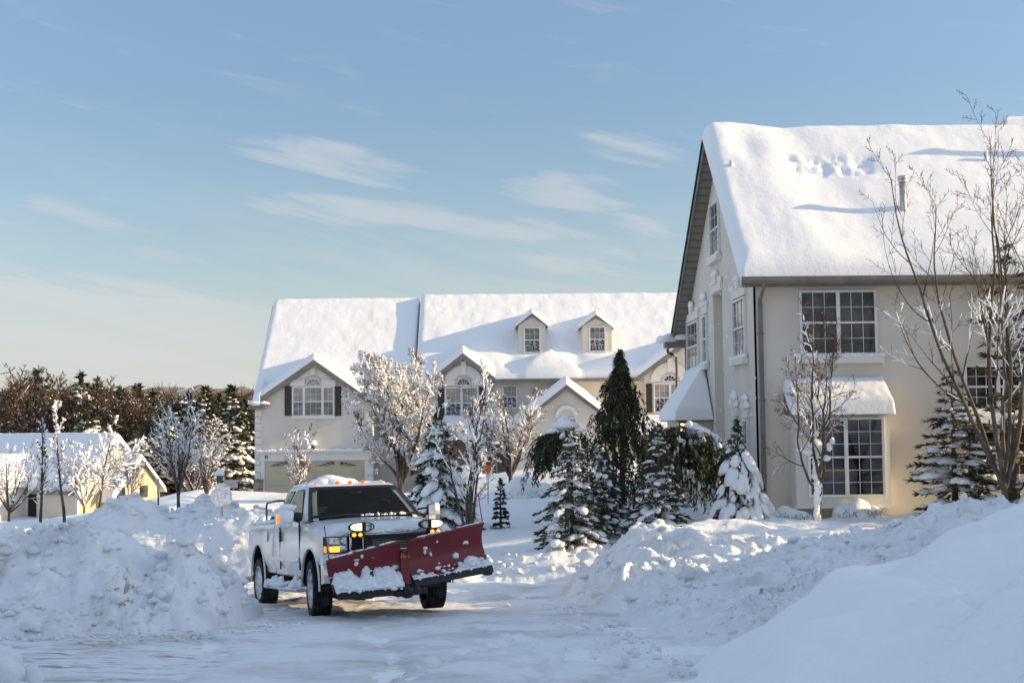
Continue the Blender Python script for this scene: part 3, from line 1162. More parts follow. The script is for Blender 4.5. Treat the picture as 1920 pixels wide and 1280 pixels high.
def fan(fr, root, uc, zb, r, gm, trim=True, name='fanlight'):
    """half-round light with radiating bars, and the arched head trim over it"""
    b = MB()
    g = MB()
    k = 14
    a = np.linspace(0, np.pi, k + 1)
    inner, outer = r - .05, r

    def arc(b_, ri, ro, n0, n1):
        for i in range(k):
            q = [(ri * math.cos(a[i]), ri * math.sin(a[i])), (ro * math.cos(a[i]), ro * math.sin(a[i])), (ro * math.cos(a[i + 1]), ro * math.sin(a[i + 1])), (ri * math.cos(a[i + 1]), ri * math.sin(a[i + 1]))]
            b_.prism([fr.p(uc + x, n0, zb + z) for x, z in q], fr.n * (n1 - n0))

    arc(b, inner, outer, 0, .07)
    fr.box(b, uc - r, uc + r, 0.002, .072, zb - .03, zb + .03)
    arc(b, r * .30, r * .36, .022, .04)
    for t in (36, 72, 108, 144):
        c, s = math.cos(R(t)), math.sin(R(t))
        b.tubes([fr.p(uc + r * .3 * c, .03, zb + r * .3 * s)], [fr.p(uc + inner * c, .03, zb + inner * s)], .014, .014, 4)
    g.prism([fr.p(uc + inner * math.cos(t), .004, zb + inner * math.sin(t)) for t in a], fr.n * .016)
    o = adopt(b.build(name, WHITE), root)
    po = g.build('pane', gm)
    po.parent = o
    if trim:
        t_ = MB()
        arc(t_, r + .16, r + .62, .002, .10)
        fr.box(t_, uc - .13, uc + .13, .003, .17, zb + r + .14, zb + r + .82)
        to = t_.build('arch_trim', CREAM_TRIM)
        to.parent = o
    return o


def shutter(fr, root, u0, u1, z0, z1):
    b = MB()
    fr.box(b, u0, u1, .01, .05, z0, z1)
    zm = (z0 + z1) / 2
    for lo, hi in ((z0 + .08, zm - .05), (zm + .05, z1 - .08)):
        fr.box(b, u0 + .07, u1 - .07, .05, .065, lo, hi)
    return adopt(b.build('shutter', SHUTTER), root)


def wallpoly(fr, root, pts, th=.2, m=None, name='wall'):
    b = MB()
    b.prism([fr.p(u, 0, z) for u, z in pts], -fr.n * th)
    o = b.build(name, m or STUCCO)
    recalc(o)
    return adopt(o, root)


def edge_distance(mask, res, steps):
    """approximate distance of masked cells to the mask's edge"""
    d = np.where(mask, 1e3, 0.0)
    pad = np.pad(d, 1, constant_values=0)
    for _ in range(steps):
        c = pad[1:-1, 1:-1]
        nb = np.minimum.reduce([pad[:-2, 1:-1], pad[2:, 1:-1], pad[1:-1, :-2], pad[1:-1, 2:]]) + res
        dg = np.minimum.reduce([pad[:-2, :-2], pad[2:, 2:], pad[:-2, 2:], pad[2:, :-2]]) + res * 1.414
        c = np.minimum(c, np.minimum(nb, dg))
        pad[1:-1, 1:-1] = np.where(mask, c, 0)
    return np.minimum(pad[1:-1, 1:-1], steps * res)


def snow_cover(deck, x0, x1, y0, y1, res, t, root, name='roof_snow', rnd=.24, noise=.05, seed=1, carve=None, big=0.0, mat_=None, drop=.12):
    """one sheet of snow lying on deck(X,Y) (nan where there is no roof)"""
    nx, ny = int(round((x1 - x0) / res)) + 1, int(round((y1 - y0) / res)) + 1
    X, Y = np.meshgrid(np.linspace(x0, x1, nx), np.linspace(y0, y1, ny), indexing='ij')
    Z = deck(X, Y)
    ok = ~np.isnan(Z)
    dist = edge_distance(ok, res, int(rnd / res) + 2)
    dd = np.clip((dist - res) / rnd, 0, 1)
    prof = np.sqrt(1 - (1 - dd) ** 2)
    thick = t * (1 + big * fbm(X / 2.3, Y / 2.3, 3, seed)) + noise * fbm(X / .6, Y / .6, 4, seed + 5)
    if carve is not None:
        thick = carve(X, Y, thick)
    wav = 0.05 * fbm(X / 0.5, Y / .5, 2, seed + 9)
    Zt = np.where(ok, np.nan_to_num(Z), 0) + thick * np.clip(prof + wav * (dd < 1), 0, 2) - drop * (dd <= 0.001)
    b = MB()
    idx = -np.ones(X.shape, int)
    idx[ok] = np.arange(ok.sum())
    q = np.stack([idx[:-1, :-1], idx[1:, :-1], idx[1:, 1:], idx[:-1, 1:]], -1).reshape(-1, 4)
    q = q[(q >= 0).all(1)]
    b.add(np.stack([X[ok], Y[ok], Zt[ok]], -1), q, 0, True)
    o = b.build(name, mat_ or SNOW_ROOF)
    return adopt(o, root) if root is not None else o


def smax(a, b, k=.12):
    """smooth maximum (drifted valleys)"""
    h = np.clip(.5 + .5 * (a - b) / k, 0, 1)
    return b + (a - b) * h + k * h * (1 - h)


# ------------------------------------------------------------------ the big house on the right
YF = 29.5
XC = at(1420, 700, YF)[0]
FF = Fr((0, YF, 0), (1, 0, 0), (0, -1, 0))
FG = Fr((XC, 0, 0), (0, 1, 0), (-1, 0, 0))
RH = thing('stucco_house', 'tall cream stucco house with steep snowy roof and metal flue pipe', 'house', (XC, YF, -2.6))
ZB = -3.6
XE = 21.0


def fx(px, py):
    q = at(px, py, YF)
    return q[0], q[2]


def gy(px, py):
    q = atX(px, py, XC)
    return q[1], q[2]


XR = at(1391, 522, YF - .45)[0]
fe = atX(1391, 518, XR)
ap = atX(1320, 257, XR)
be = atX(1259, 634, XR)
YE, ZE, YA, ZA, YBk, ZBk = fe[1], fe[2], ap[1], ap[2], be[1], be[2]
YBW = YBk - .15          # back wall


def deckR(X, Y):
    f = ZE + (Y - YE) * (ZA - ZE) / (YA - YE)
    k = ZBk + (YBk - Y) * (ZA - ZBk) / (YBk - YA)
    z = np.minimum(f, k)
    return z


slope_f = (ZA - ZE) / (YA - YE)
# walls: front, gable with a tall niche, back
wallpoly(FF, RH, [(XC, ZB), (XE, ZB), (XE, ZE + .02), (XC, ZE + .02)], .25)
n_lo, n_hi = gy(1357, 700)[0], gy(1340, 700)[0]
zn = gy(1348, 548)[1]


def roof_under(Y):
    return float(deckR(0, np.array(Y))) - .16


pl = [(YF + .001, ZB), (n_lo, ZB), (n_lo, zn), (n_hi, zn), (n_hi, ZB), (YBW, ZB), (YBW, roof_under(YBW)), (YA, roof_under(YA)), (YF + .001, roof_under(YF))]
b = MB()
b.prism([FG.p(u, 0, z) for u, z in [(YF + .26, ZB), (n_lo, ZB), (n_lo, zn), (YF + .26, zn)]], -FG.n * .3)
b.prism([FG.p(u, 0, z) for u, z in [(n_hi, ZB), (YBW, ZB), (YBW, zn), (n_hi, zn)]], -FG.n * .3)
zz_ = zn
b.prism([FG.p(u, 0, z) for u, z in [(YF + .26, zn), (n_lo, zn), (n_hi, zn), (YBW, zn), (YBW, max(roof_under(YBW), zn + .01)), (YA, roof_under(YA)), (YF + .26, roof_under(YF + .26))]], -FG.n * .3)
FG.box(b, YF + .004, YF + .26, -.3, 0, ZB, roof_under(YF + .13))
FG.box(b, n_lo, n_hi, -.62, -.5, ZB, zn)
FG.box(b, n_lo - .1, n_lo - .001, -.55, -.301, ZB, zn)
FG.box(b, n_hi + .001, n_hi + .1, -.55, -.301, ZB, zn)
FG.box(b, n_lo, n_hi, -.55, -.301, zn + .001, zn + .1)
adopt(b.build('gable_wall', STUCCO), RH)
b = MB()
b.bb(XC, XE, YBW - .2, YBW, ZB, ZBk)
b.bb(XE - .2, XE, YF + .26, YBW - .21, ZB, ZE)
adopt(b.build('wall', STUCCO), RH)
# roof deck with soffits
SOFFIT = mat('soffit_boards', (0.2, 0.18, 0.155), 0.6, 0.3)


def _soff():
    n, l = nt(SOFFIT)
    tcn = n.new('ShaderNodeTexCoord')
    w = n.new('ShaderNodeTexWave')
    w.bands_direction = 'Y'
    w.inputs['Scale'].default_value = 1.3
    l.new(tcn.outputs['Object'], w.inputs['Vector'])
    r = n.new('ShaderNodeValToRGB')
    r.color_ramp.elements[0].position, r.color_ramp.elements[1].position = 0.02, 0.12
    r.color_ramp.elements[0].color, r.color_ramp.elements[1].color = (0.10, 0.09, 0.078, 1), (0.215, 0.195, 0.168, 1)
    l.new(w.outputs['Fac'], r.inputs['Fac'])
    l.new(r.outputs['Color'], n['Principled BSDF'].inputs['Base Color'])


_soff()
b = MB()
th = .17
sec = [(YE, ZE), (YA, ZA), (YBk, ZBk), (YBk, ZBk - th), (YA, ZA - th), (YE, ZE - th)]
b.prism([(XR + .03, y, z) for y, z in sec], (XE + .4 - XR - .03, 0, 0))
adopt(recalc(b.build('roof', SOFFIT)), RH)
b = MB()          # rake boards
dn = .26
b.prism([(XR, y, z) for y, z in [(YE, ZE + .0), (YA, ZA + .0), (YA, ZA - dn), (YE, ZE - dn + .06)]], (.028, 0, 0))
b.prism([(XR, y, z) for y, z in [(YA, ZA), (YBk, ZBk), (YBk, ZBk - dn + .06), (YA, ZA - dn)]], (.028, 0, 0))
adopt(recalc(b.build('rake_board', TAUPE)), RH)
# gutter with return, downspouts
b = MB()
gx0 = XR - .02
zg0, zg1 = ZE - .19, ZE - .02
b.prism([(gx0, y, z) for y, z in [(YE - .13, zg1), (YE - .13, zg0 + .07), (YE - .08, zg0), (YE - .002, zg0), (YE - .002, zg1)]], (XE + .3 - gx0, 0, 0))
b.bb(XR + .05, XE, YE + .01, YF - .005, ZE - .215, ZE - .175)
adopt(recalc(b.build('gutter', TAUPE)), RH)
b = MB()
dx = at(1427, 700, YF)[0]
b.bb(dx - .05, dx + .05, YF - .11, YF - .02, ZB, ZE - .6)
b.path([(dx, YE - .04, zg0 + .02), (dx, YE - .03, zg0 - .12), (dx, YF - .07, ZE - .52), (dx, YF - .065, ZE - .7)], .045, 8)
for z in (-1.4, .4, 2.0):
    b.bb(dx - .07, dx + .07, YF - .115, YF - .015, z, z + .04)
adopt(b.build('downspout', TAUPE), RH)
b = MB()       # end of the rear gutter, with its elbow on the gable corner
c0 = atX(1277, 642, XR)
yb = YBk + .02
b.bb(XR - .25, XR + .5, yb - .3, yb + .12, ZBk - .33, ZBk - .12)
b.path([atX(1252, 655, XR - .1), atX(1253, 661, XR - .05), atX(1260, 664, XR), atX(1268, 667, XC - .1), atX(1269, 690, XC - .08), atX(1269, 800, XC - .08)], .05, 8)
adopt(b.build('rear_gutter', TAUPE), RH)
b = MB()
p_ = at(1253, 640, yb - .1)
b.blobs([(XR - .1, yb - .1, ZBk - .08), (XR + .3, yb - .1, ZBk - .02), (XR - .35, yb, ZBk - .12)], [[.35, .3, .22], [.35, .3, .25], [.2, .25, .2]], 3, .12, .3, seed=3)
adopt(b.build('gutter_snow', SNOW), RH)

# snow on the roof
mq = [at_plane(px, py, (0, YE, ZE + .3), (0, -slope_f, 1)) for px, py in ((1480, 293), (1642, 292), (1640, 320), (1484, 326))]
mx0, mx1 = mq[0][0], mq[1][0]
my1, my0 = mq[0][1], mq[3][1]


def carveR(X, Y, t):
    d = sstep(mx0 - .05, mx0 + .12, X) * sstep(mx1 + .3, mx1 - .7, X) * sstep(my0 - .12, my0 + .1, Y) * sstep(my1 + .1, my1 - .1, Y)
    t = t - d * (.10 + .12 * fbm(X / .22, Y / .22, 4, 5))
    for px, py, r, a in ((1478, 296, .10, .30), (1486, 312, .16, .10), (1530, 300, .17, .07), (1572, 296, .07, .12), (1590, 306, .2, .05), (1622, 299, .15, .07)):
        q = at_plane(px, py, (0, YE, ZE + .3), (0, -slope_f, 1))
        t = t - a * np.exp(-((X - q[0]) ** 2 + (1.3 * (Y - q[1])) ** 2) / r ** 2)
    # wind scour near the left end and a swell below it
    t = t - .13 * np.exp(-(((X - XR - .95) / .45) ** 2 + ((Y - YA + .75) / .5) ** 2))
    t = t + .10 * np.exp(-(((X - XR - .35) / .5) ** 2 + ((Y - YA + .3) / .5) ** 2))
    t = t - .06 * np.exp(-(((X - XR - 2.2 - (YA - Y) * .35) / .6) ** 2)) + .06 * np.exp(-(((X - XR - .8 - (YA - Y) * .25) / .6) ** 2))
    return np.maximum(t, .015)


def deckRs(X, Y):
    f = ZE + (Y - YE) * slope_f
    k = ZBk + (YBk - Y) * (ZA - ZBk) / (YBk - YA)
    return -smax(-f, -k, .12)


snow_cover(deckRs, XR - .06, XE + .4, YE - .06, YBk + .1, .06, .34, RH, rnd=.36, noise=.03, seed=3, carve=carveR, big=.12, drop=.04)
b = MB()
q = at_plane(1477, 292, (0, YE, ZE + .22), (0, -slope_f, 1))
b.prism([q + [-.08, 0, -.05], q + [.2, 0, -.05], q + [.22, .1, .1], q + [-.1, .1, .09]], (0, -.05, .0))
adopt(b.build('bare_shingle', SHINGLE), RH)


def on_roof(px, py, h=.25):
    return at_plane(px, py, (0, YE, ZE + h), (0, -slope_f, 1))


q = on_roof(1694, 400)
b = MB()
hp = at(1691, 335, q[1])[2] - q[2]
b.cyl(q - [0, 0, .5], q + [0, 0, hp], .085, .085, 20)
b.cyl(q + [0, 0, hp - .02], q + [0, 0, hp + .06], .125, .125, 20)
b.cyl(q + [0, 0, hp - .1], q + [0, 0, hp - .02], .095, .12, 20)
for z in (.25, .55):
    b.cyl(q + [0, 0, z * hp], q + [0, 0, z * hp + .02], .09, .09, 20)
adopt(b.build('flue_pipe', METAL), RH)
q2 = on_roof(1942, 296)
b = MB()
b.cyl(q2 - [0, 0, .4], q2 + [0, 0, hp * 1.15], .1, .1, 20)
b.cyl(q2 + [0, 0, hp * 1.13], q2 + [0, 0, hp * 1.15 + .09], .14, .14, 20)
adopt(b.build('flue_pipe', METAL), RH)
for px, py, h in ((1371, 318, .24), (1849, 306, .3)):
    q = on_roof(px, py)
    b = MB()
    b.cyl(q - [0, 0, .3], q + [0, 0, h], .05, .05, 12)
    adopt(b.build('vent_pipe', PVC), RH)
# snow-capped chimney behind the ridge at the far right
q = at(1893, 240, YA + .9)
b = MB()
b.bb(q[0] - .28, q[0] + 1.6, YA + .5, YA + 1.5, ZA - 1.0, q[2] + .02)
ch = adopt(b.build('chimney', STUCCO), RH)
snow_cover(lambda X, Y: np.full(X.shape, q[2] + .02), q[0] - .36, q[0] + 1.7, YA + .42, YA + 1.58, .05, .26, RH, name='chimney_snow', rnd=.3, noise=.02, seed=8)

# front windows
u0, z1 = fx(1497, 545)
u1, z0 = fx(1645, 665)
window(FF, RH, u0, u1, z0, z1, [1, 1], GLASS, GLASS, 3, 2)
b = MB()
k = fx(1652, 672)
b.tubes([FF.p(k[0], .12, k[1] - .02)], [FF.p(k[0], .12, k[1] - .2)], .03, .006, 6)
adopt(b.build('icicle', SNOW), RH)
# boxed bay with its snowy roof
bu0, bz1 = fx(1490, 772)
bu1, bz0 = fx(1672, 946)
PB = .55
FB = Fr((0, YF - PB, 0), (1, 0, 0), (0, -1, 0))
k = (YF - PB) / YF
bu0, bu1, bz0, bz1 = bu0 * k, bu1 * k, bz0 * k, bz1 * k
b = MB()
b.bb(bu0, bu1, YF - PB, YF - .001, bz0, bz1 + .3)
for a, c, z in ((bu0 - .03, bu1 + .03, bz0), ):
    b.bb(a, c, YF - PB - .03, YF - .001, z - .06, z + .02)
bay = adopt(b.build('bay', CREAM_TRIM), RH)
w0, w1 = at(1512, 783, YF - PB), at(1660, 930, YF - PB)
window(FB, RH, w0[0], w1[0], w1[2], w0[2], [1, 1], GLASS, GLASS, 3, 3, sill=False)
b = MB()
e0, e1 = at(1484, 764, YF - PB - .2), at(1674, 764, YF - PB - .2)
r0 = at(1482, 716, YF)
b.prism([(e0[0], YF - PB - .2, e0[2]), (e0[0], YF - .002, r0[2] - .05), (e0[0], YF - .002, e0[2] - .17), (e0[0], YF - PB - .2, e0[2] - .17)], (e1[0] - e0[0], 0, 0))
adopt(recalc(b.build('bay_roof', TAUPE)), RH)
br_s = (r0[2] - .05 - e0[2]) / (PB + .2)
snow_cover(lambda X, Y: e0[2] + (Y - (YF - PB - .2)) * br_s, e0[0] - .03, e1[0] + .05, YF - PB - .27, YF - .01, .03, .25, RH, name='bay_snow', rnd=.13, noise=.05, seed=15)
# second pair of windows further right, behind the trees
for (a, c, d, e, n_) in ((1806, 684, 1934, 765, 2), (1806, 806, 1934, 892, 2)):
    p0, p1 = fx(a, c), fx(d, e)
    window(FF, RH, p0[0], p1[0], p1[1], p0[1], [1, 1], GLASS, GLASS, 3, n_)
b = MB()
p0, p1 = fx(1790, 786), fx(1960, 800)
b.bb(p0[0], p1[0], YF - .5, YF - .003, p1[1], p0[1])
adopt(b.build('canopy', TAUPE), RH)
snow_cover(lambda X, Y: np.full(X.shape, p0[1]) + .2 * (Y - YF + .5), p0[0] - .03, p1[0] + .05, YF - .55, YF - .01, .04, .22, RH, name='canopy_snow', rnd=.2, noise=.04, seed=16)


# gable windows, with stepped head trim carrying snow
def gable_window(pxl, pxr, pyt, pyb, un, cols, gu, gl, head=True):
    """pyt, pyb measured at the right (near) edge"""
    y1 = gy(pxl, pyt)[0]
    y0, zt = gy(pxr, pyt)
    zb_ = gy(pxr, pyb)[1]
    w_ = window(FG, RH, y0, y1, zb_, zt, un, gu, gl, cols, 2)
    if head:
        b = MB()
        FG.box(b, y0 - .1, y1 + .1, .002, .07, zt + .04, zt + .3)
        ym = (y0 + y1) / 2
        FG.box(b, ym - .22, ym + .22, .003, .11, zt + .26, zt + .48)
        t_ = b.build('head_trim', CREAM_TRIM)
        t_.parent = w_
        s_ = MB()
        gg = np.random.default_rng(int(y0 * 10))
        c = [FG.p(y0 - .05, .05, zt + .31), FG.p(y1 + .05, .05, zt + .31), FG.p(ym - .1, .07, zt + .5), FG.p(ym + .12, .07, zt + .5), FG.p(ym, .06, zt + .56)]
        s_.blobs(c, np.stack([gg.uniform(.06, .09, 5), gg.uniform(.12, .2, 5), gg.uniform(.09, .2, 5)], -1), 2, .18, .3, seed=int(y0 * 7) % 50)
        h_ = s_.build('head_snow', SNOW)
        h_.parent = w_
    return y0, y1, zb_, zt


gable_window(1376.5, 1399, 555, 667, [1], 3, GLASS_SKY, GLASS_SNOWY)
gable_window(1289.5, 1310.5, 599, 693, [1], 3, GLASS_SKY, GLASS_SNOWY)
gable_window(1319.5, 1327, 589, 680, [1], 1, GLASS_SKY, GLASS_SNOWY)
gable_window(1332.5, 1349, 372, 475, [1], 2, GLASS_SKY, GLASS_SNOWY, False)
gable_window(1377, 1385, 782, 870, [1], 1, GLASS_SKY, GLASS, True)
gable_window(1397, 1405, 786, 880, [1], 1, GLASS_SKY, GLASS, True)
b = MB()     # lintel over the niche
FG.box(b, n_lo - .12, n_hi + .12, .002, .07, zn + .03, zn + .27)
FG.box(b, (n_lo + n_hi) / 2 - .3, (n_lo + n_hi) / 2 + .3, .003, .12, zn + .24, zn + .48)
tr = adopt(b.build('niche_lintel', CREAM_TRIM), RH)
b = MB()
ym = (n_lo + n_hi) / 2
b.blobs([FG.p(n_lo, .05, zn + .28), FG.p(n_hi, .05, zn + .28), FG.p(ym - .15, .07, zn + .5), FG.p(ym + .15, .07, zn + .5)], [[.07, .16, .12], [.07, .16, .12], [.09, .2, .16], [.09, .18, .13]], 2, .18, .3, seed=6)
b.build('lintel_snow', SNOW).parent = tr
# plaster snow dusting stuck on the gable wall
gg = np.random.default_rng(5)
b = MB()
nn = 90
yy, zz = gg.uniform(YF + .2, YBW - 1.5, nn), gg.uniform(-1.2, 5.2, nn)
keep = zz < np.array([roof_under(v) for v in yy]) - .6
yy, zz = yy[keep], zz[keep]
b.blobs(np.stack([np.full(len(yy), XC - .003), yy, zz], -1), np.stack([np.full(len(yy), .012), gg.uniform(.02, .09, len(yy)), gg.uniform(.02, .10, len(yy))], -1), 1, .25, 1, seed=8)
adopt(b.build('wall_snow', SNOW), RH)
# side entry with a hipped snowy roof and a lantern
ye = gy(1338, 775)[0]
ez = gy(1338, 775)[1]
exl = at(1268, 777, ye)[0]
yt_, zt_ = gy(1322, 683)
b = MB()
b.bb(exl + .2, XC - .002, ye + .25, ye + 3.2, ZB, ez - .2)
ent = adopt(b.build('entry_wall', STUCCO), RH)
b = MB()
b.bb(exl, XC - .003, ye, ye + 3.4, ez - .22, ez)
adopt(b.build('entry_eave', TAUPE), RH)


def deckE(X, Y):
    hz = zt_ + .0 - ez
    a = (Y - ye) / max(yt_ - ye, .1) * hz
    l_ = (X - exl) / (XC - exl) * hz
    return ez + np.minimum(a, l_)


snow_cover(deckE, exl - .05, XC - .004, ye - .05, ye + 3.4, .04, .12, RH, name='entry_snow', rnd=.15, noise=.03, seed=19)
b = MB()
q = at(1279, 800, ye + .1)
b.cyl(q + [0, 0, -.16], q + [0, 0, .12], .07, .09, 6)
b.cyl(q + [0, 0, .12], q + [0, 0, .26], .12, .02, 6)
b.path([q + [0, .0, .24], q + [.03, .05, .3], q + [.06, .15, .2]], .015, 6)
lan = adopt(b.build('wall_lantern', BLACK), RH)
b = MB()
b.cyl(q + [0, -.035, -.12], q + [0, -.035, .1], .055, .065, 8)
b.build('lamp_glass', LAMP_GLOW).parent = lan
b = MB()
w0 = at(1316, 808, ye + .24)
FE = Fr((0, ye + .25, 0), (1, 0, 0), (0, -1, 0))
window(FE, RH, w0[0], w0[0] + .5, w0[2] - .75, w0[2], [1], GLASS, GLASS, 2, 2, sill=False)
# ------------------------------------------------------------------ townhouse row in the middle distance
LY = 61.2                       # wall of the right-hand unit
GYW = 60.5                      # wall of the garage unit
q = at(470, 752, 60.1)
LX, LZE = q[0], q[2]
q = at(510, 570, 66.1)
LYR = LX / q[0] * 66.1
LZR = at(510, 570, LYR)[2]
LS = (LZR - LZE) / (LYR - 60.1)
XS = at(789, 600, 66)[0]
LXE = 15.0
RA = .48                        # right unit's roof stands this much higher
q = at(1000, 708, 60.9)
RZE = q[2]
RYE = 60.1 + (RZE - RA - LZE) / LS
TH = thing('townhouse_row', 'cream townhouses with twin dormers, green-black shutters and garage, behind the pickup', 'house', (-4, 60.5, -3.9))
DX = .36                        # snow depth; measured heights are of the snow top


def mainL(X, Y):
    return np.minimum(LZE + (Y - 60.1) * LS, LZR + (LYR - Y) * LS) - DX * .2


def mainR(X, Y):
    return np.minimum(RZE + (Y - RYE) * LS, LZR + .10 + 0 * Y) - DX * .2


def gableY(X, xa, za, s):
    return za - np.abs(X - xa) * s


# (apex px of the deck, front Y, slope, left px, right px)
G1a = at(588, 672, GYW - .35)
G1l, G1r = at(476, 752, GYW - .35), at(700, 752, GYW - .35)
G1s = (G1a[2] - G1l[2]) / (G1a[0] - G1l[0])
G2a = at(868, 660, LY - .65)
G2l, G2r = at(812, 706, LY - .65), at(927, 706, LY - .65)
G2s = (G2a[2] - G2r[2]) / (G2r[0] - G2a[0])
G3a = at(1288, 634, LY - .65)
G3l = at(1197, 703, LY - .65)
G3s = (G3a[2] - G3l[2]) / (G3a[0] - G3l[0])
G4a = at(1034, 668, LY - .4)


def deckTL(X, Y):
    m = mainL(X, Y)
    span = (X > G1l[0] + .35) & (X < G1r[0] - .1)
    m = np.where((Y >= 60.0) & ~(span & (Y < GYW + .6)), m, -50)
    g = gableY(X, G1a[0], G1a[2], G1s)
    ing = (X >= G1l[0] - .02) & (X <= G1r[0] + .02) & (Y >= GYW - .36) & (Y < LYR)
    g = np.where(ing, g, -50)
    z = np.where((m > -40) & (g > -40), smax(m, g, .2), np.maximum(m, g))
    ok = (X >= LX - .02) & (X <= XS + .02) & (z > -40)
    return np.where(ok, z, np.nan)


def deckTR(X, Y):
    m = np.where(Y >= RYE - .02, mainR(X, Y), -50)
    z = m
    for (a, l, r, s) in ((G2a, G2l[0], G2r[0], G2s), (G3a, G3l[0], G3a[0] + (G3a[0] - G3l[0]), G3s)):
        ing = (X >= l) & (X <= r) & (Y >= LY - .66) & (Y < LYR)
        g = np.where(ing, gableY(X, a[0], a[2], s), -50)
        z = np.where((z > -40) & (g > -40), smax(z, g, .35), np.maximum(z, g))
    # a hip of drifted snow between the dormers
    g = np.minimum(G4a[2] - np.abs(X - G4a[0]) * .62, mainR(X, Y) + .05 + .75 * (Y - RYE + .2))
    g = np.where((Y >= RYE) & (np.abs(X - G4a[0]) < 1.9), g, -50)
    z = np.where((z > -40) & (g > -40), smax(z, g, .12), z)
    ok = (X >= XS) & (X <= LXE) & (z > -40)
    return np.where(ok, z, np.nan)


def carveT(X, Y, t):
    return t


snow_cover(deckTL, LX - .1, XS + .02, GYW - .42, LYR + 3, .07, DX, TH, rnd=.32, noise=.03, seed=31, big=.12)


DORM = []
for (pxa, pya, pl_, pr_, pyt, pyb) in ((997, 583, 969, 1026, 606, 662), (1117, 586, 1089, 1150, 608, 660)):
    n_ = (0, -LS, 1)
    f = at_plane((pl_ + pr_) / 2, pyb, (0, RYE, RZE + DX * .6), n_)
    DORM.append((f, at(pxa, pya, f[1]), at(pl_, pyt, f[1]), at(pr_, pyt, f[1])))


def carveTR(X, Y, t):
    for f, a, l, r in DORM:
        # wind hollow scoured round each dormer, drift in front of it
        d = ((X - f[0]) / 1.15) ** 2 + ((Y - f[1] - .9) / 1.3) ** 2
        t = t - .17 * np.exp(-d) + .20 * np.exp(-(((X - f[0] - .1) / .9) ** 2 + ((Y - f[1] + .65) / .45) ** 2))
        t = t - .12 * np.exp(-(((X - f[0] + 1.05) / .35) ** 2 + ((Y - f[1] - .3) / .9) ** 2))
    return t


snow_cover(deckTR, XS, LXE, LY - .72, LYR + 3, .07, DX, TH, rnd=.32, noise=.035, seed=37, big=.15, carve=carveTR)

# decks and trim under the snow
b = MB()
b.prism([(LX + .03, y, z) for y, z in [(GYW + .3, LZE + .24), (LYR, LZR - .12), (LYR + 6, LZE - .12), (LYR + 6, LZE - .3), (LYR, LZR - .3), (GYW + .3, LZE + .06)]], (XS - LX - .03, 0, 0))
b.prism([(XS + .001, y, z) for y, z in [(RYE + .95, RZE - .12 + .95 * LS), (LYR - .4, LZR - .05), (LYR + 3, LZR - .05), (LYR + 3, LZR - .3), (LYR, LZR - .3), (RYE + .95, RZE - .3 + .95 * LS)]], (LXE - XS, 0, 0))
adopt(recalc(b.build('roof', SHINGLE)), TH)


def rake(fr_y, a, l, r, h=.2, proj=.03, name='rake_board'):
    """boards following a front gable, lower edge h below the deck line"""
    b_ = MB()
    for e in (l, r):
        if e is None:
            continue
        sx = 1 if e[0] > a[0] else -1
        b_.prism([(a[0], fr_y, a[2] - .05), (e[0] + sx * .05, fr_y, e[2] - .05), (e[0] + sx * .05, fr_y, e[2] - .05 - h), (a[0], fr_y, a[2] - .05 - h * 1.25)], (0, .4, 0))
    return adopt(recalc(b_.build(name, TAUPE)), TH)


rake(GYW - .35, G1a, G1l, G1r, .26)
rake(LY - .65, G2a, G2l, G2r, .24)
rake(LY - .65, G3a, G3l, None, .24)
# eave returns and gutters
wr0_ = at(705, 850, GYW)[0]
b = MB()
e0, e1 = at(466, 760, GYW - .4), at(498, 760, GYW - .4)
b.bb(e0[0], e1[0], GYW - .4, GYW + .5, e0[2] - .17, e0[2] + .1)
b.bb(wr0_, XS, 60.02, 60.16, LZE - .33, LZE - .13)
b.bb(at(922, 708, LY)[0], G3l[0], RYE - .12, RYE + .03, RZE - .22, RZE - .05)
b.bb(at(922, 708, LY)[0], G3l[0], RYE + .04, LY - .003, RZE - .2, RZE - .14)
adopt(b.build('gutter', TAUPE), TH)
b = MB()
b.blobs([(e0[0] + .35, GYW - .2, e0[2] + .1), (e0[0] + .7, GYW - .25, e0[2] + .08), (e0[0] + .1, GYW - .2, e0[2] + .08)], [[.4, .3, .14], [.28, .22, .12], [.2, .25, .12]], 3, .08, .2, seed=3)
adopt(b.build('eave_snow', SNOW), TH)
# walls
FT1 = Fr((0, GYW, 0), (1, 0, 0), (0, -1, 0))
wl_, wr_ = at(478, 850, GYW)[0], at(698, 850, GYW)[0]
zb_ = -5.0
wallpoly(FT1, TH, [(wl_, zb_), (wr_, zb_), (wr_, G1a[2] - .2 - (wr_ - G1a[0]) * G1s), (G1a[0], G1a[2] - .2), (wl_, G1a[2] - .2 - (G1a[0] - wl_) * G1s)], .25)
b = MB()
b.bb(wr_ - .25, wr_, GYW + .251, LY + 3, zb_, LZE + .2)
b.bb(wl_, wl_ + .25, GYW + .251, LYR + 5.8, zb_, LZE)
b.prism([(LX + .28, y, z) for y, z in [(GYW + .3, LZE - .35), (LYR, LZR - .32), (LYR + 5.8, LZE - .35)]], (.2, 0, 0))
adopt(b.build('side_wall', STUCCO), TH)
FT2 = Fr((0, LY, 0), (1, 0, 0), (0, -1, 0))
b = MB()
FT2.box(b, XS + .4, LXE, -.25, 0, zb_, RZE - .2)
FT2.box(b, wr_ + .002, XS + .4, -1.6, -1.4, zb_, LZE + 1.2)
b.bb(XS + .4, XS + .6, LY + .251, LYR, zb_, RZE - .2)
adopt(b.build('wall', STUCCO), TH)
FT3 = Fr((0, LY - .3, 0), (1, 0, 0), (0, -1, 0))
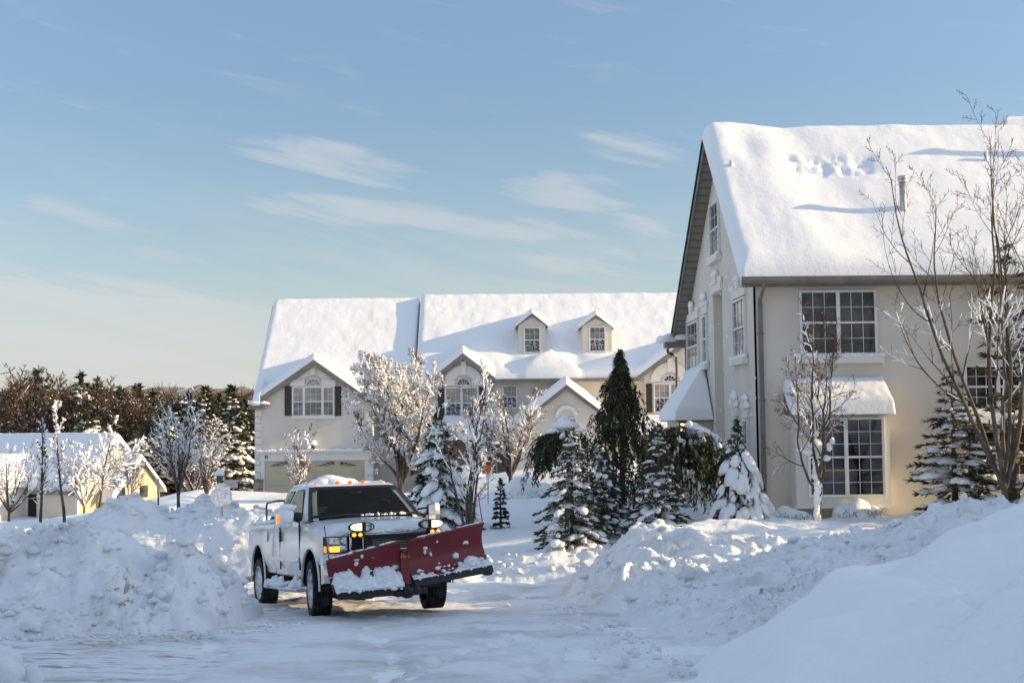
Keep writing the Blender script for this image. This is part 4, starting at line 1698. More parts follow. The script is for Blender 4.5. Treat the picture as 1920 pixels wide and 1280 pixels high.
for (a, l, r, s) in ((G2a, at(819, 760, LY - .3)[0], at(919, 760, LY - .3)[0], G2s), (G3a, at(1209, 760, LY - .3)[0], 2 * G3a[0] - at(1209, 760, LY - .3)[0], G3s)):
    wallpoly(FT3, TH, [(l, zb_), (r, zb_), (r, a[2] - .2 - (r - a[0]) * s), (a[0], a[2] - .2), (l, a[2] - .2 - (a[0] - l) * s)], .29)


def px_rect(fr_y, a):
    p0, p1 = at(a[0], a[1], fr_y), at(a[2], a[3], fr_y)
    return p0[0], p1[0], p1[2], p0[2]


u0, u1, z0, z1 = px_rect(GYW, (548, 725, 627, 780))
window(FT1, TH, u0, u1, z0, z1, [22, 35, 22], GLASS_CURTAIN, GLASS_BLIND, [2, 3, 2], 2, w=.07, snow=False, sill=False)
c = at(587.5, 723, GYW)
fan(FT1, TH, c[0], c[2], 15 / 38, GLASS_CURTAIN)
for s in ((534, 724, 546.5, 779), (628.5, 724, 640, 779)):
    u0, u1, z0, z1 = px_rect(GYW, s)
    shutter(FT1, TH, u0, u1, z0, z1)
b = MB()
for s in ((545, 714, 572, 724), (603, 714, 630, 724), (540, 712, 572, 715), (603, 712, 634, 715)):
    u0, u1, z0, z1 = px_rect(GYW, s)
    FT1.box(b, u0, u1, .002, .12 if s[3] - s[1] > 5 else .17, z0, z1)
u0, u1, z0, z1 = px_rect(GYW, (546, 780.5, 629, 784))
FT1.box(b, u0, u1, .002, .14, z0, z1)
adopt(b.build('window_head', CREAM_TRIM), TH)
# garage door with fan lights
u0, u1, z0, z1 = px_rect(GYW, (497, 863, 683, 965))
b = MB()
FT1.box(b, u0, u1, .002, .03, z0, z1)
pw = (u1 - u0) / 4
ph = .62
for i in range(4):
    for j in range(4):
        zt = z1 - .08 - j * ph
        FT1.box(b, u0 + i * pw + .1, u0 + (i + 1) * pw - .1, .031, .045, zt - ph + .1, zt - .02)
FT1.box(b, (u0 + u1) / 2 - .035, (u0 + u1) / 2 + .035, .031, .06, z0, z1)
gd = adopt(bevel(b.build('garage_door', DOOR_C), .008), TH)
b = MB()
g = MB()
for pc, flip in ((524, 1), (567, -1), (611, 1), (654, -1)):
    c = at(pc, 873, GYW)
    w_, h_ = 16 / 38, 8 / 38
    x0 = c[0] - w_ * (1 if flip > 0 else 1)
    n_ = 10
    # quarter-ish arch that rises towards the middle of each pair
    pts_ = [(c[0] - w_, c[2])]
    for k in range(n_ + 1):
        t = k / n_
        h = h_ * math.sin(t * math.pi / 2) ** .8
        pts_.append((c[0] - w_ + 2 * w_ * t * 1.0, c[2] + h))
    pts_.append((c[0] + w_, c[2]))
    if flip < 0:
        pts_ = [(2 * c[0] - x, z) for x, z in pts_][::-1]
    g.prism([FT1.p(x, .047, z) for x, z in pts_], FT1.n * .012)
    ox = c[0] + w_ * flip
    for ang in (22, 45, 68):
        e = (ox - flip * 2 * w_ * math.cos(R(ang)) * .95, c[2] + h_ * 1.05 * math.sin(R(ang)))
        b.tubes([FT1.p(ox, .062, c[2])], [FT1.p(e[0], .062, e[1])], .016, .016, 4)
    for k in range(len(pts_) - 1):
        b.tubes([FT1.p(pts_[k][0], .06, pts_[k][1])], [FT1.p(pts_[k + 1][0], .06, pts_[k + 1][1])], .018, .018, 4)
g.build('pane', GLASS).parent = gd
b.build('door_muntin', DOOR_C).parent = gd
# header with snow, number, lantern, quoins, stone plinth
b = MB()
u0, u1, z0, z1 = px_rect(GYW, (489, 849, 690, 862))
FT1.box(b, u0 - .05, u1 + .05, .002, .08, z0, z1)
FT1.box(b, u0 - .2, u1 + .2, .002, .22, z1 + .002, z1 + .1)
for s in ((489, 862.5, 496.5, 965), (683.5, 862.5, 690, 965)):
    a0, a1, b0, b1 = px_rect(GYW, s)
    FT1.box(b, a0, a1, .002, .07, b0, b1)
hd = adopt(bevel(b.build('garage_header', CREAM_TRIM), .012), TH)
b = MB()
kk = 40
xx = np.linspace(u0 - .15, u1 + .15, kk)
b.blobs(np.stack([xx, np.full(kk, GYW - .12), np.full(kk, z1 + .09)], -1), np.stack([np.full(kk, .16), np.full(kk, .12), gg.uniform(.06, .11, kk)], -1), 2, .1, .1, seed=9)
b.build('header_snow', SNOW).parent = hd
b = MB()
for px in (498.2, 501.6):
    c = at(px, 856.5, GYW)
    FT1.box(b, c[0] - .02, c[0] + .02, .081, .1, c[2] - .08, c[2] + .08)
    FT1.box(b, c[0] - .045, c[0] - .02, .081, .098, c[2] + .045, c[2] + .072)
b.build('house_number', BLACK).parent = hd
b = MB()
c = at(588, 838, GYW)
yl = GYW - .16
b.cyl((c[0], yl, c[2] - .12), (c[0], yl, c[2] + .12), .07, .1, 6)
b.cyl((c[0], yl, c[2] + .12), (c[0], yl, c[2] + .24), .14, .03, 6)
b.cyl((c[0], yl, c[2] - .2), (c[0], yl, c[2] - .12), .04, .07, 6)
b.bb(c[0] - .05, c[0] + .05, yl + .05, GYW - .002, c[2] + .0, c[2] + .1)
la = adopt(b.build('lantern', BLACK), TH)
b = MB()
b.blobs([(c[0], yl, c[2] + .16)], [[.19, .18, .2]], 3, .1, .5, seed=2)
b.build('lantern_snow', SNOW).parent = la
b = MB()
for s0, s1, y0_, y1_ in ((478, 491, 768, 898), (686, 699, 775, 940)):
    a = at(s0, 800, GYW)[0]
    c = at(s1, 800, GYW)[0]
    zt, zl_ = at(s0, y0_, GYW)[2], at(s0, y1_, GYW)[2]
    n_ = 10
    for k in range(n_):
        h = (zt - zl_) / n_
        d = .0 if k % 2 else .08
        FT1.box(b, a + (d if s0 > 600 else 0), c - (d if s0 < 600 else 0), .003, .05, zl_ + k * h + .018, zl_ + (k + 1) * h - .018)
        if s0 > 600:
            b.bb(wr_ + .002, wr_ + .045, GYW, GYW + .5 - d, zl_ + k * h + .018, zl_ + (k + 1) * h - .018)
for px0, px1 in ((926, 945), ):
    a, c = at(px0, 760, LY)[0], at(px1, 760, LY)[0]
    zt, zl_ = at(px0, 726, LY)[2], at(px0, 782, LY)[2]
    for k in range(5):
        h = (zt - zl_) / 5
        FT2.box(b, a + (.08 if k % 2 else 0), c - (.08 if k % 2 else 0), .003, .05, zl_ + k * h + .018, zl_ + (k + 1) * h - .018)
adopt(bevel(b.build('quoins', CREAM_TRIM), .01), TH)
b = MB()
a, c = at(477, 900, GYW)[0], at(494, 900, GYW)[0]
FT1.box(b, a - .03, c, .003, .1, zb_, at(480, 901, GYW)[2])
FT1.box(b, a - .03, c + .02, .003, .14, at(480, 901, GYW)[2] + .001, at(480, 898, GYW)[2])
c2, a2 = at(698, 900, GYW)[0], at(688, 900, GYW)[0]
FT1.box(b, a2, c2 + .03, .003, .1, zb_, at(688, 912, GYW)[2])
adopt(b.build('stone_plinth', STONE), TH)
# windows of the right-hand unit
YG2 = LY - .3
u0, u1, z0, z1 = px_rect(YG2, (834, 725, 897, 786))
window(FT3, TH, u0, u1, z0, z1, [1, 1], GLASS_CURTAIN, GLASS_SNOWY, 3, 2, w=.07, snow=False, sill=False)
c = at(869, 722, YG2)
fan(FT3, TH, c[0], c[2], 14 / 38, GLASS)
for s in ((821, 725, 833, 786), (898.5, 725, 911, 786)):
    u0, u1, z0, z1 = px_rect(YG2, s)
    shutter(FT3, TH, u0, u1, z0, z1)
b = MB()
for s in ((831, 714, 854, 723), (884, 714, 901, 723)):
    u0, u1, z0, z1 = px_rect(YG2, s)
    FT3.box(b, u0, u1, .002, .12, z0, z1)
adopt(b.build('window_head', CREAM_TRIM), TH)
u0, u1, z0, z1 = px_rect(LY, (940, 722, 970, 765))
window(FT2, TH, u0, u1, z0, z1, [1], GLASS_CURTAIN, GLASS_SNOWY, 3, 2, w=.06, snow=False, sill=False)
u0, u1, z0, z1 = px_rect(YG2, (1225, 718, 1288, 773))
window(FT3, TH, u0, u1, z0, z1, [1, 1], GLASS_CURTAIN, GLASS_SNOWY, 3, 2, w=.07, snow=False, sill=False)
c = at(1256, 715, YG2)
fan(FT3, TH, c[0], c[2], 13 / 38, GLASS)
u0, u1, z0, z1 = px_rect(YG2, (1211, 719, 1223, 773))
shutter(FT3, TH, u0, u1, z0, z1)
# dormers
for f, a, l, r in DORM:
    yf = f[1]
    wl2, wr2 = l[0] + .09, r[0] - .09
    s = (a[2] - l[2]) / (a[0] - l[0])
    FD = Fr((0, yf, 0), (1, 0, 0), (0, -1, 0))
    b = MB()
    top = a[2] - .1
    b.prism([FD.p(u, 0, z) for u, z in [(wl2, f[2] - 1.2), (wr2, f[2] - 1.2), (wr2, top - (wr2 - a[0]) * s), (a[0], top), (wl2, top - (a[0] - wl2) * s)]], -FD.n * 3.2)
    d_ = adopt(recalc(b.build('dormer', STUCCO)), TH)
    b = MB()
    for e in (l, r):
        sx = 1 if e[0] > a[0] else -1
        b.prism([(a[0], yf - .16, a[2] - .02), (e[0] + sx * .04, yf - .16, e[2] - .02), (e[0] + sx * .04, yf - .16, e[2] - .17), (a[0], yf - .16, a[2] - .28)], (0, 3.0, 0))
    recalc(b.build('dormer_roof', TAUPE)).parent = d_
    wz0, wz1 = at(980, 664, yf)[2], at(980, 613, yf)[2]
    wc = (wl2 + wr2) / 2
    w_ = window(FD, TH, wc - .43, wc + .43, f[2] - .0, wz1, [1], GLASS_BLIND, GLASS_SNOWY, 3, 2, w=.07, snow=False, sill=False)
    w_.parent = d_
    w_.matrix_parent_inverse = Matrix.Identity(4)
    d_.matrix_parent_inverse = Matrix.Translation(-Vector(TH.location))
    o = snow_cover(lambda X, Y: a[2] - np.abs(X - a[0]) * s, l[0] - .06, r[0] + .06, yf - .2, yf + 2.6, .035, .16, None, name='dormer_snow', rnd=.16, noise=.04, seed=41 + int(a[0]))
    o.parent = d_
# entry porch roof and warm brick entry
b = MB()
px0, px1 = at(828, 815, 58.8), at(962, 815, 58.8)
pz = px0[2]
sl = (at(900, 778, LY)[2] - pz) / (LY - 58.8)
b.bb(px0[0], px1[0], 58.85, LY - .31, pz - .28, pz - .12)
adopt(b.build('porch_eave', TAUPE), TH)
snow_cover(lambda X, Y: pz - .1 + (Y - 58.8) * sl, px0[0] - .05, px1[0] + .05, 58.75, LY - .31, .05, .3, TH, name='porch_snow', rnd=.25, noise=.05, seed=47)
BRICK = mat('warm_brick', (0.36, 0.23, 0.15), 0.9, 0.15)


def _brick():
    n, l = nt(BRICK)
    tcn = n.new('ShaderNodeTexCoord')
    mp = n.new('ShaderNodeMapping')
    mp.inputs['Rotation'].default_value = (R(90), 0, 0)
    l.new(tcn.outputs['Object'], mp.inputs['Vector'])
    br = n.new('ShaderNodeTexBrick')
    br.inputs['Color1'].default_value = (0.40, 0.26, 0.17, 1)
    br.inputs['Color2'].default_value = (0.30, 0.19, 0.13, 1)
    br.inputs['Mortar'].default_value = (0.42, 0.36, 0.3, 1)
    br.inputs['Scale'].default_value = 4.5
    l.new(mp.outputs[0], br.inputs['Vector'])
    l.new(br.outputs['Color'], n['Principled BSDF'].inputs['Base Color'])


_brick()
FP = Fr((0, LY - .45, 0), (1, 0, 0), (0, -1, 0))
b = MB()
FP.box(b, px0[0] + .3, px1[0] - .1, -.14, 0, zb_, pz - .28)
for px in (838, 958):
    c = at(px, 850, 59.0)
    b.bb(c[0] - .14, c[0] + .14, 58.95, 59.23, zb_, pz - .28)
adopt(b.build('entry_wall', BRICK), TH)
u0, u1, z0, z1 = px_rect(LY - .45, (905, 852, 933, 900))
window(FP, TH, u0, u1, z0 - .3, z1, [1], GLASS, GLASS, 3, 3, w=.07, snow=False, sill=False)
c = at(919, 851, LY - .45)
fan(FP, TH, c[0], c[2] + .02, 14 / 37, GLASS, trim=False)
# low front gable wing
MY = 56.2
a = at(1062, 716, MY - .3)
s = .78
l_, r_ = at(945, 800, MY - .3), at(1133, 765, MY - .3)
FM = Fr((0, MY, 0), (1, 0, 0), (0, -1, 0))
wl3, wr3 = at(957, 850, MY)[0], at(1127, 850, MY)[0]
wallpoly(FM, TH, [(wl3, zb_), (wr3, zb_), (wr3, a[2] - .2 - (wr3 - a[0]) * s), (a[0], a[2] - .2), (wl3, a[2] - .2 - (a[0] - wl3) * s)], .25)
b = MB()
b.bb(wl3, wl3 + .2, MY + .251, LY - .46, zb_, a[2] - .25 - (a[0] - wl3 - .0) * s)
b.bb(wr3 - .2, wr3, MY + .251, LY - .46, zb_, a[2] - .25 - (wr3 - a[0]) * s)
adopt(b.build('side_wall', STUCCO), TH)
lz = (l_[0], 0, a[2] - (a[0] - l_[0]) * s)
rz = (r_[0], 0, a[2] - (r_[0] - a[0]) * s)
rake(MY - .3, a, lz, rz, .24)
snow_cover(lambda X, Y: a[2] - np.abs(X - a[0]) * s, l_[0] - .05, r_[0] + .05, MY - .36, LY - .32, .06, .3, TH, name='wing_snow', rnd=.26, noise=.05, seed=53, big=.2)
b = MB()
c = at(1062, 782, MY)
kk = 12
for i in range(kk):
    t0, t1 = math.pi * i / kk, math.pi * (i + 1) / kk
    b.prism([FM.p(c[0] + rr * math.cos(t), .002, c[2] + rr * math.sin(t)) for rr, t in ((.36, t0), (.52, t0), (.52, t1), (.36, t1))], FM.n * .1)
ar = adopt(b.build('arch_trim', CREAM_TRIM), TH)
b = MB()
b.blobs([FM.p(c[0] + .47 * math.cos(t), .07, c[2] + .5 * math.sin(t)) for t in np.linspace(.35, 2.8, 11)], [[.1, .07, .07]] * 11, 1, .15, .5, seed=3)
b.build('arch_snow', SNOW).parent = ar
u0, u1, z0, z1 = px_rect(MY, (1044, 783, 1082, 840))
window(FM, TH, u0, u1, z0, z1, [1, 1], GLASS_CURTAIN, GLASS, 3, 2, w=.06, snow=False, sill=False)
# snowy porch roof at the right-hand end
px0, px1 = at(1196, 800, 58.6), at(1330, 800, 58.6)
pz2 = at(1230, 806, 58.6)[2]
sl2 = (at(1230, 779, LY)[2] - pz2) / (LY - 58.6)
b = MB()
b.bb(px0[0], px1[0], 58.65, LY - .31, pz2 - .28, pz2 - .1)
for x in (px0[0] + .3, px1[0] - .3):
    b.bb(x - .12, x + .12, 58.8, 59.04, zb_, pz2 - .28)
adopt(b.build('porch_eave', TAUPE), TH)
snow_cover(lambda X, Y: pz2 - .08 + (Y - 58.6) * sl2, px0[0] - .05, px1[0], 58.55, LY - .31, .06, .3, TH, name='porch_snow', rnd=.25, noise=.05, seed=59)

# ------------------------------------------------------------------ low yellow cottage far left
CTH = 27.0
c1 = at(146, 913, 75.0)
CH = thing('yellow_cottage', 'low pale yellow cottage with blue-shadowed snowy roof, half hidden by bare trees on the left', 'house', (c1[0], 75.0, -5.6), -R(CTH))
zc = -CH.location[2]                       # local z of eye level
EZ, CW = at(146, 911, 75)[2] + zc, 6.1
AZ = at(207, 819, 77.7)[2] + zc
CS = (AZ - EZ) / (CW / 2)
XL_ = -17.0


def own(o):
    o.parent = CH
    return o


def deckC(X, Y):
    z = AZ - np.abs(Y - CW / 2) * CS
    z = np.where((Y > -.35) & (Y < CW + .35), z, -50)
    g = np.where((np.abs(X + 5.6) < 1.7) & (Y > -3.0) & (Y < CW / 2), AZ - 1.25 - np.abs(X + 5.6) * CS, -50)
    z = np.maximum(z, g)
    return np.where(z > -40, z, np.nan)


snow_cover(deckC, XL_, .4, -3.0, CW + .35, .10, .30, None, rnd=.34, noise=.03, seed=71).parent = CH
b = MB()
b.prism([(XL_, y, z) for y, z in [(-.3, EZ - .02 - .3 * CS), (CW / 2, AZ - .02), (CW + .3, EZ - .02 - .3 * CS), (CW + .3, EZ - .24 - .3 * CS), (CW / 2, AZ - .26), (-.3, EZ - .24 - .3 * CS)]], (.38 - XL_, 0, 0))
own(recalc(b.build('roof', TAUPE)))
b = MB()
for y0, z0, y1, z1 in ((-.33, EZ - .33 * CS, CW / 2, AZ), (CW / 2, AZ, CW + .33, EZ - .33 * CS)):
    b.prism([(.382, y0, z0), (.382, y1, z1), (.382, y1, z1 - .28), (.382, y0, z0 - .28)], (.03, 0, 0))
own(recalc(b.build('rake_board', WHITE)))
b = MB()
b.prism([(0, y, z) for y, z in [(0, -1), (CW, -1), (CW, EZ - .2), (CW / 2, AZ - .28), (0, EZ - .2)]], (-.2, 0, 0))
own(recalc(b.build('gable_wall', YELLOW_WALL)))
b = MB()
b.bb(XL_, -.201, 0, .2, -1, EZ - .2)
b.bb(XL_, -.201, CW - .2, CW, -1, EZ - .2)
b.bb(-7.0, -4.2, -2.7, -.002, -1, AZ - 3.0)
b.prism([(-7.0, -2.7, AZ - 2.999), (-4.2, -2.7, AZ - 2.999), (-5.6, -2.7, AZ - 1.45)], (0, 2.0, 0))
own(recalc(b.build('front_wall', STUCCO)))
b = MB()
b.bb(-.16, .03, -.03, .16, -1, EZ - .25)
b.bb(-4.32, -4.1, -.1, -.002, -1, EZ - .25)
b.bb(-.02, .03, CW - .16, CW + .03, -1, EZ - .25)
own(b.build('corner_board', WHITE))
b = MB()
b.bb(-4.08, -3.4, -.03, -.002, .0, 2.0)
own(b.build('door', BLACK))
b = MB()
b.bb(-6.8, -4.5, -2.73, -2.702, .0, 1.5)
own(b.build('garage_door', BLACK))
y0_, y1_, yp, zp = 1.9, CW - .05, 4.15, at(232, 857, 78)[2] + zc
b = MB()
b.prism([(.95, y, z) for y, z in [(y0_, -1), (y1_, -1), (y1_, zp - .2 - (y1_ - yp) * .98), (yp, zp - .2), (y0_, zp - .2 - (yp - y0_) * .98)]], (-.9, 0, 0))
own(recalc(b.build('bay_wall', YELLOW_WALL)))
snow_cover(lambda X, Y: zp - np.abs(Y - yp) * .98, .03, 1.25, y0_ - .35, y1_ + .35, .06, .28, None, name='bay_snow', rnd=.22, noise=.03, seed=73).parent = CH
b = MB()
for y in (2.6, 4.6):
    b.bb(.951, .985, y - .35, y + .35, 1.0, 1.75)
own(b.build('window', GLASS))
# ------------------------------------------------------------------ vegetation
UP = np.array([0, 0, 1.0])


def nrm(v):
    return v / (np.linalg.norm(v) + 1e-9)


def grow(H, seed, style='leader', trunk_r=.06, fork=.25, levels=3, spread=.8, n1=12, n2=6, n3=4, wob=.12, trop=(.0, .10, .12, .05), limbs=5, seg=.22, ratio=(.5, .5, .45), lean=0.0, rmin=.004):
    """branch skeleton in local coordinates; returns rows p0(3) p1(3) r0 r1 level"""
    g = np.random.default_rng(seed)
    out = []

    def branch(p, d, L, r, lv, cnt, t0):
        n = max(3, int(L / (seg * (1.0 if lv < 2 else .7))))
        az = g.uniform(0, 6.28)
        acc = 0.0
        for i in range(n):
            d = nrm(d + g.normal(0, wob, 3) * (1 if lv else .35) + UP * trop[min(lv, 3)])
            q = p + d * (L / n)
            ra = max(r * (1 - .85 * i / n), rmin)
            rb = max(r * (1 - .85 * (i + 1) / n), rmin)
            out.append((*p, *q, ra, rb, lv))
            t = (i + 1) / n
            if lv < levels and t > t0:
                acc += cnt / (n * (1 - t0))
                while acc >= 1:
                    acc -= 1
                    az += 2.4 + g.normal(0, .35)
                    ang = (spread if lv == 0 else .75) * g.uniform(.75, 1.2)
                    u, v = frame_for(d[None])
                    side = u[0] * math.cos(az) + v[0] * math.sin(az)
                    dd = nrm(d * math.cos(ang) + side * math.sin(ang))
                    LL = L * ratio[min(lv, 2)] * (1.05 - .62 * t) * g.uniform(.7, 1.2)
                    branch(q, dd, LL, max(rb * .62, rmin), lv + 1, (n2 if lv == 0 else n3), .22)
            p = q

    b0 = np.zeros(3)
    if style == 'leader':
        branch(b0, nrm(np.array([lean, 0, 1.0])), H, trunk_r, 0, n1, fork)
    else:
        # trunk to the fork, then several limbs fanning up
        p = b0
        hf = H * fork
        d = nrm(np.array([lean, 0, 1.0]))
        for i in range(4):
            q = p + nrm(d + g.normal(0, .05, 3)) * hf / 4
            out.append((*p, *q, trunk_r * (1 - .06 * i), trunk_r * (1 - .06 * (i + 1)), 0))
            p = q
        for k in range(limbs):
            az = k * 6.283 / limbs + g.normal(0, .25)
            ang = spread * g.uniform(.35, 1.1)
            dd = np.array([math.sin(ang) * math.cos(az), math.sin(ang) * math.sin(az), math.cos(ang)])
            LL = (H - hf) / max(math.cos(ang * .7), .5) * g.uniform(.8, 1.03)
            branch(p - d * g.uniform(0, hf * .25), dd, LL, trunk_r * g.uniform(.5, .7), 1, n2, .18)
    return np.array(out)


def woody(name, label, loc, S, bark, twig, snow=.0, snow_prob=.6, group=None, seed=0, n=5, snow_blob=.0, blob_r=.08, rscale=1.0, cat='tree', maxdz=.92, snow_lv=0, side=0.0, snow_top=1e9, slim=1.0):
    """turn a skeleton into a tree: trunk, crown (branches), snow"""
    g = np.random.default_rng(seed)
    root = thing(name, label, cat, loc, 0, group)
    S = S.copy()
    S[:, [0, 1, 3, 4]] *= slim
    lv = S[:, 8]
    a = lv == 0
    p0, p1 = S[:, 0:3], S[:, 3:6]
    r0, r1 = S[:, 6] * rscale, S[:, 7] * rscale
    b = MB()
    b.tubes(p0[a], p1[a], r0[a], r1[a], 8)
    k = r0[a] > .02
    b.blobs(p1[a][k], r1[a][k] * .98, 1, .05, 1)
    b.build('trunk', bark, root)
    b = MB()
    m = lv == 1
    b.tubes(p0[m], p1[m], r0[m], r1[m], 6, 0)
    m = lv >= 2
    b.tubes(p0[m], p1[m], r0[m], r1[m], 4 if len(S) < 6000 else 3, 1)
    b.build('crown', [bark if twig is None else (bark if lv.max() > 2 else twig), twig or bark], root)
    if snow > 0:
        d = (p1 - p0) / (np.linalg.norm(p1 - p0, axis=1, keepdims=True) + 1e-9)
        mid = (p0 + p1) / 2
        # snow lies in runs: neighbouring pieces of a branch carry it together
        run = vnoise(mid[:, 0] * 4.1 + mid[:, 2] * 2.3, mid[:, 1] * 4.1 + mid[:, 2] * 1.9, seed) + .5 + g.normal(0, .06, len(S))
        m = (np.abs(d[:, 2]) < maxdz) & (run < np.quantile(run, snow_prob)) & (lv >= snow_lv) & (p0[:, 2] < snow_top)
        k = m.sum()
        lf_ = np.array([1.25, 1.15, .85, .66, .55])[np.clip(lv[m].astype(int), 0, 4)]
        th = snow * lf_ * g.uniform(.75, 1.2, k)
        off = np.zeros((k, 3))
        off[:, 2] = r0[m] * .7 + th * .4
        off[:, 0] += side * th
        b = MB()
        ext = (p1[m] - p0[m]) * .2
        b.tubes(p0[m] + off - ext, p1[m] + off + ext, th * g.uniform(.8, 1.1, k), th * g.uniform(.7, 1.05, k), 5)
        if snow_blob > 0:
            cand = np.where((lv >= 1) & (lv <= 3) & (p0[:, 2] < snow_top) & (run < np.quantile(run, min(1, snow_prob + .15))))[0]
            c = g.choice(cand, int(len(cand) * snow_blob), replace=False)
            rr = blob_r * g.uniform(.5, 1.25, len(c))
            pc = (p0[c] + p1[c]) / 2
            pc[:, 2] += r0[c] * .6 + rr * .2
            u_, v_ = frame_for(d[c])
            b.blobs(pc, np.stack([rr * 2.1, rr * .95, rr * .8], -1), 1, .2, .6, np.stack([d[c], u_, v_], 1), seed=seed)
        b.build('branch_snow', SNOW, root)
    return root


def needles(b, P, D, L, Wd, g, mat_=0, tilt=.6):
    """flat pointed sprays: P base points, D directions"""
    n = len(P)
    D = D / (np.linalg.norm(D, axis=1, keepdims=True) + 1e-9)
    s = np.cross(D, np.repeat(UP[None], n, 0) + g.normal(0, tilt, (n, 3)))
    s /= np.linalg.norm(s, axis=1, keepdims=True) + 1e-9
    L, Wd = np.broadcast_to(L, (n,))[:, None], np.broadcast_to(Wd, (n,))[:, None]
    mid = P + D * L * .42
    Q = np.stack([P, mid + s * Wd, P + D * L, mid - s * Wd], 1)
    b.quads(Q, mat_)


def conifer(name, label, loc, H, R0, seed, leaf, whorls=18, per=7, droop=.35, tilt=.25, upt=.12, nl=.16, nw=.02, dens=60, snow=.5, snow_r=1.0, power=.85, bare=.03, group=None, irregular=.25, sub=1, cat='tree', side_snow=None, trunk=BARK, snowmat=None, hang=0.0):
    g = np.random.default_rng(seed)
    root = thing(name, label, cat, loc, 0, group)
    b = MB()
    k = 8
    zz = np.linspace(0, H * .97, k)
    rr = np.linspace(H * .022 + .01, .008, k)
    b.path(np.stack([np.zeros(k), np.zeros(k), zz], -1), rr, 7)
    b.build('trunk', trunk, root)
    F_, S_ = MB(), MB()
    tw0, tw1, twr = [], [], []
    sc, sr, sa = [], [], []
    for i in range(whorls):
        t = i / (whorls - 1)
        h = H * (bare + (1 - bare) * t ** .92 * .97)
        Lw = R0 * ((1 - t) ** power * .97 + .03)
        nb = max(3, int(per * (1 - .45 * t)))
        a0 = g.uniform(0, 6.28)
        for j in range(nb):
            az = a0 + j * 6.283 / nb + g.normal(0, .22)
            L = Lw * g.uniform(1 - irregular, 1 + irregular * .6)
            hh = h + g.normal(0, H * .012)
            ca, sa_ = math.cos(az), math.sin(az)
            dr = droop * g.uniform(.7, 1.3)
            tl = tilt + .5 * t

            def pos(s):
                s = np.asarray(s)
                z = hh + L * (tl * s - (dr + tl * .6) * s ** 2 + upt * s ** 3)
                return np.stack([L * s * ca, L * s * sa_, z], -1)

            ss = np.linspace(0, 1, 5)
            pp = pos(ss)
            tw0.append(pp[:-1])
            tw1.append(pp[1:])
            twr.append(np.linspace(.012, .003, 4) * (H / 3) ** .5)
            m = max(8, int(dens * L))
            s = g.uniform(.12, 1, m) ** .75
            P = pos(s)
            T = pos(np.minimum(s + .05, 1.05)) - P
            T /= np.linalg.norm(T, axis=1, keepdims=True) + 1e-9
            lat = np.array([-sa_, ca, 0.0])
            sg = np.where(g.random(m) < .5, 1, -1)
            an = g.uniform(.25, 1.15, m)
            # side shoots: start a little way off the spine so the branch is a flat fan
            spread_ = sg * g.uniform(0, 1, m) * np.minimum(.33 * L * (1.05 - s), .6)
            P = P + lat[None] * spread_[:, None] + T * (np.abs(spread_) * .55)[:, None]
            P[:, 2] -= np.abs(spread_) * .28
            D = T * np.cos(an)[:, None] + lat[None] * (sg * np.sin(an))[:, None]
            D[:, 2] += g.normal(0, .28, m) - hang
            needles(F_, P, D, nl * g.uniform(.6, 1.25, m), nw * g.uniform(.7, 1.3, m), g)
            if g.random() < snow * (1.15 - .35 * t):
                ns = max(2, int(L / (.16 * snow_r)))
                s = g.uniform(.25, .98, ns)
                P = pos(s)
                T = pos(np.minimum(s + .06, 1.06)) - P
                T /= np.linalg.norm(T, axis=1, keepdims=True) + 1e-9
                Wv = np.cross(np.repeat(UP[None], ns, 0), T)
                Wv /= np.linalg.norm(Wv, axis=1, keepdims=True) + 1e-9
                Nv = np.cross(T, Wv)
                base = snow_r * (.035 + .10 * L) * g.uniform(.5, 1.2, ns) * (1.1 - .45 * s)
                P = P + lat[None] * (g.normal(0, .10, ns) * L)[:, None]
                P[:, 2] += base * .28 - .02
                sc.append(P)
                sr.append(np.stack([base * g.uniform(1.1, 2.0, ns), base * g.uniform(.7, 1.15, ns), base * g.uniform(.45, .8, ns)], -1))
                sa.append(np.stack([T, Wv, Nv], 1))
    # leader tip
    m = 40
    P = np.stack([g.normal(0, .01 * H ** .5, m), g.normal(0, .01 * H ** .5, m), H * g.uniform(.88, 1.0, m)], -1)
    needles(F_, P, np.stack([g.normal(0, .5, m), g.normal(0, .5, m), np.full(m, .7)], -1), nl * .8, nw, g)
    F_.tubes(np.concatenate(tw0), np.concatenate(tw1), np.concatenate(twr), np.concatenate(twr) * .7, 4, 1)
    F_.build('crown', [leaf, trunk], root)
    if sc:
        S_.blobs(np.concatenate(sc), np.concatenate(sr), sub, .2, .45, np.concatenate(sa), seed=seed)
        S_.build('branch_snow', snowmat or SNOW, root)
    return root


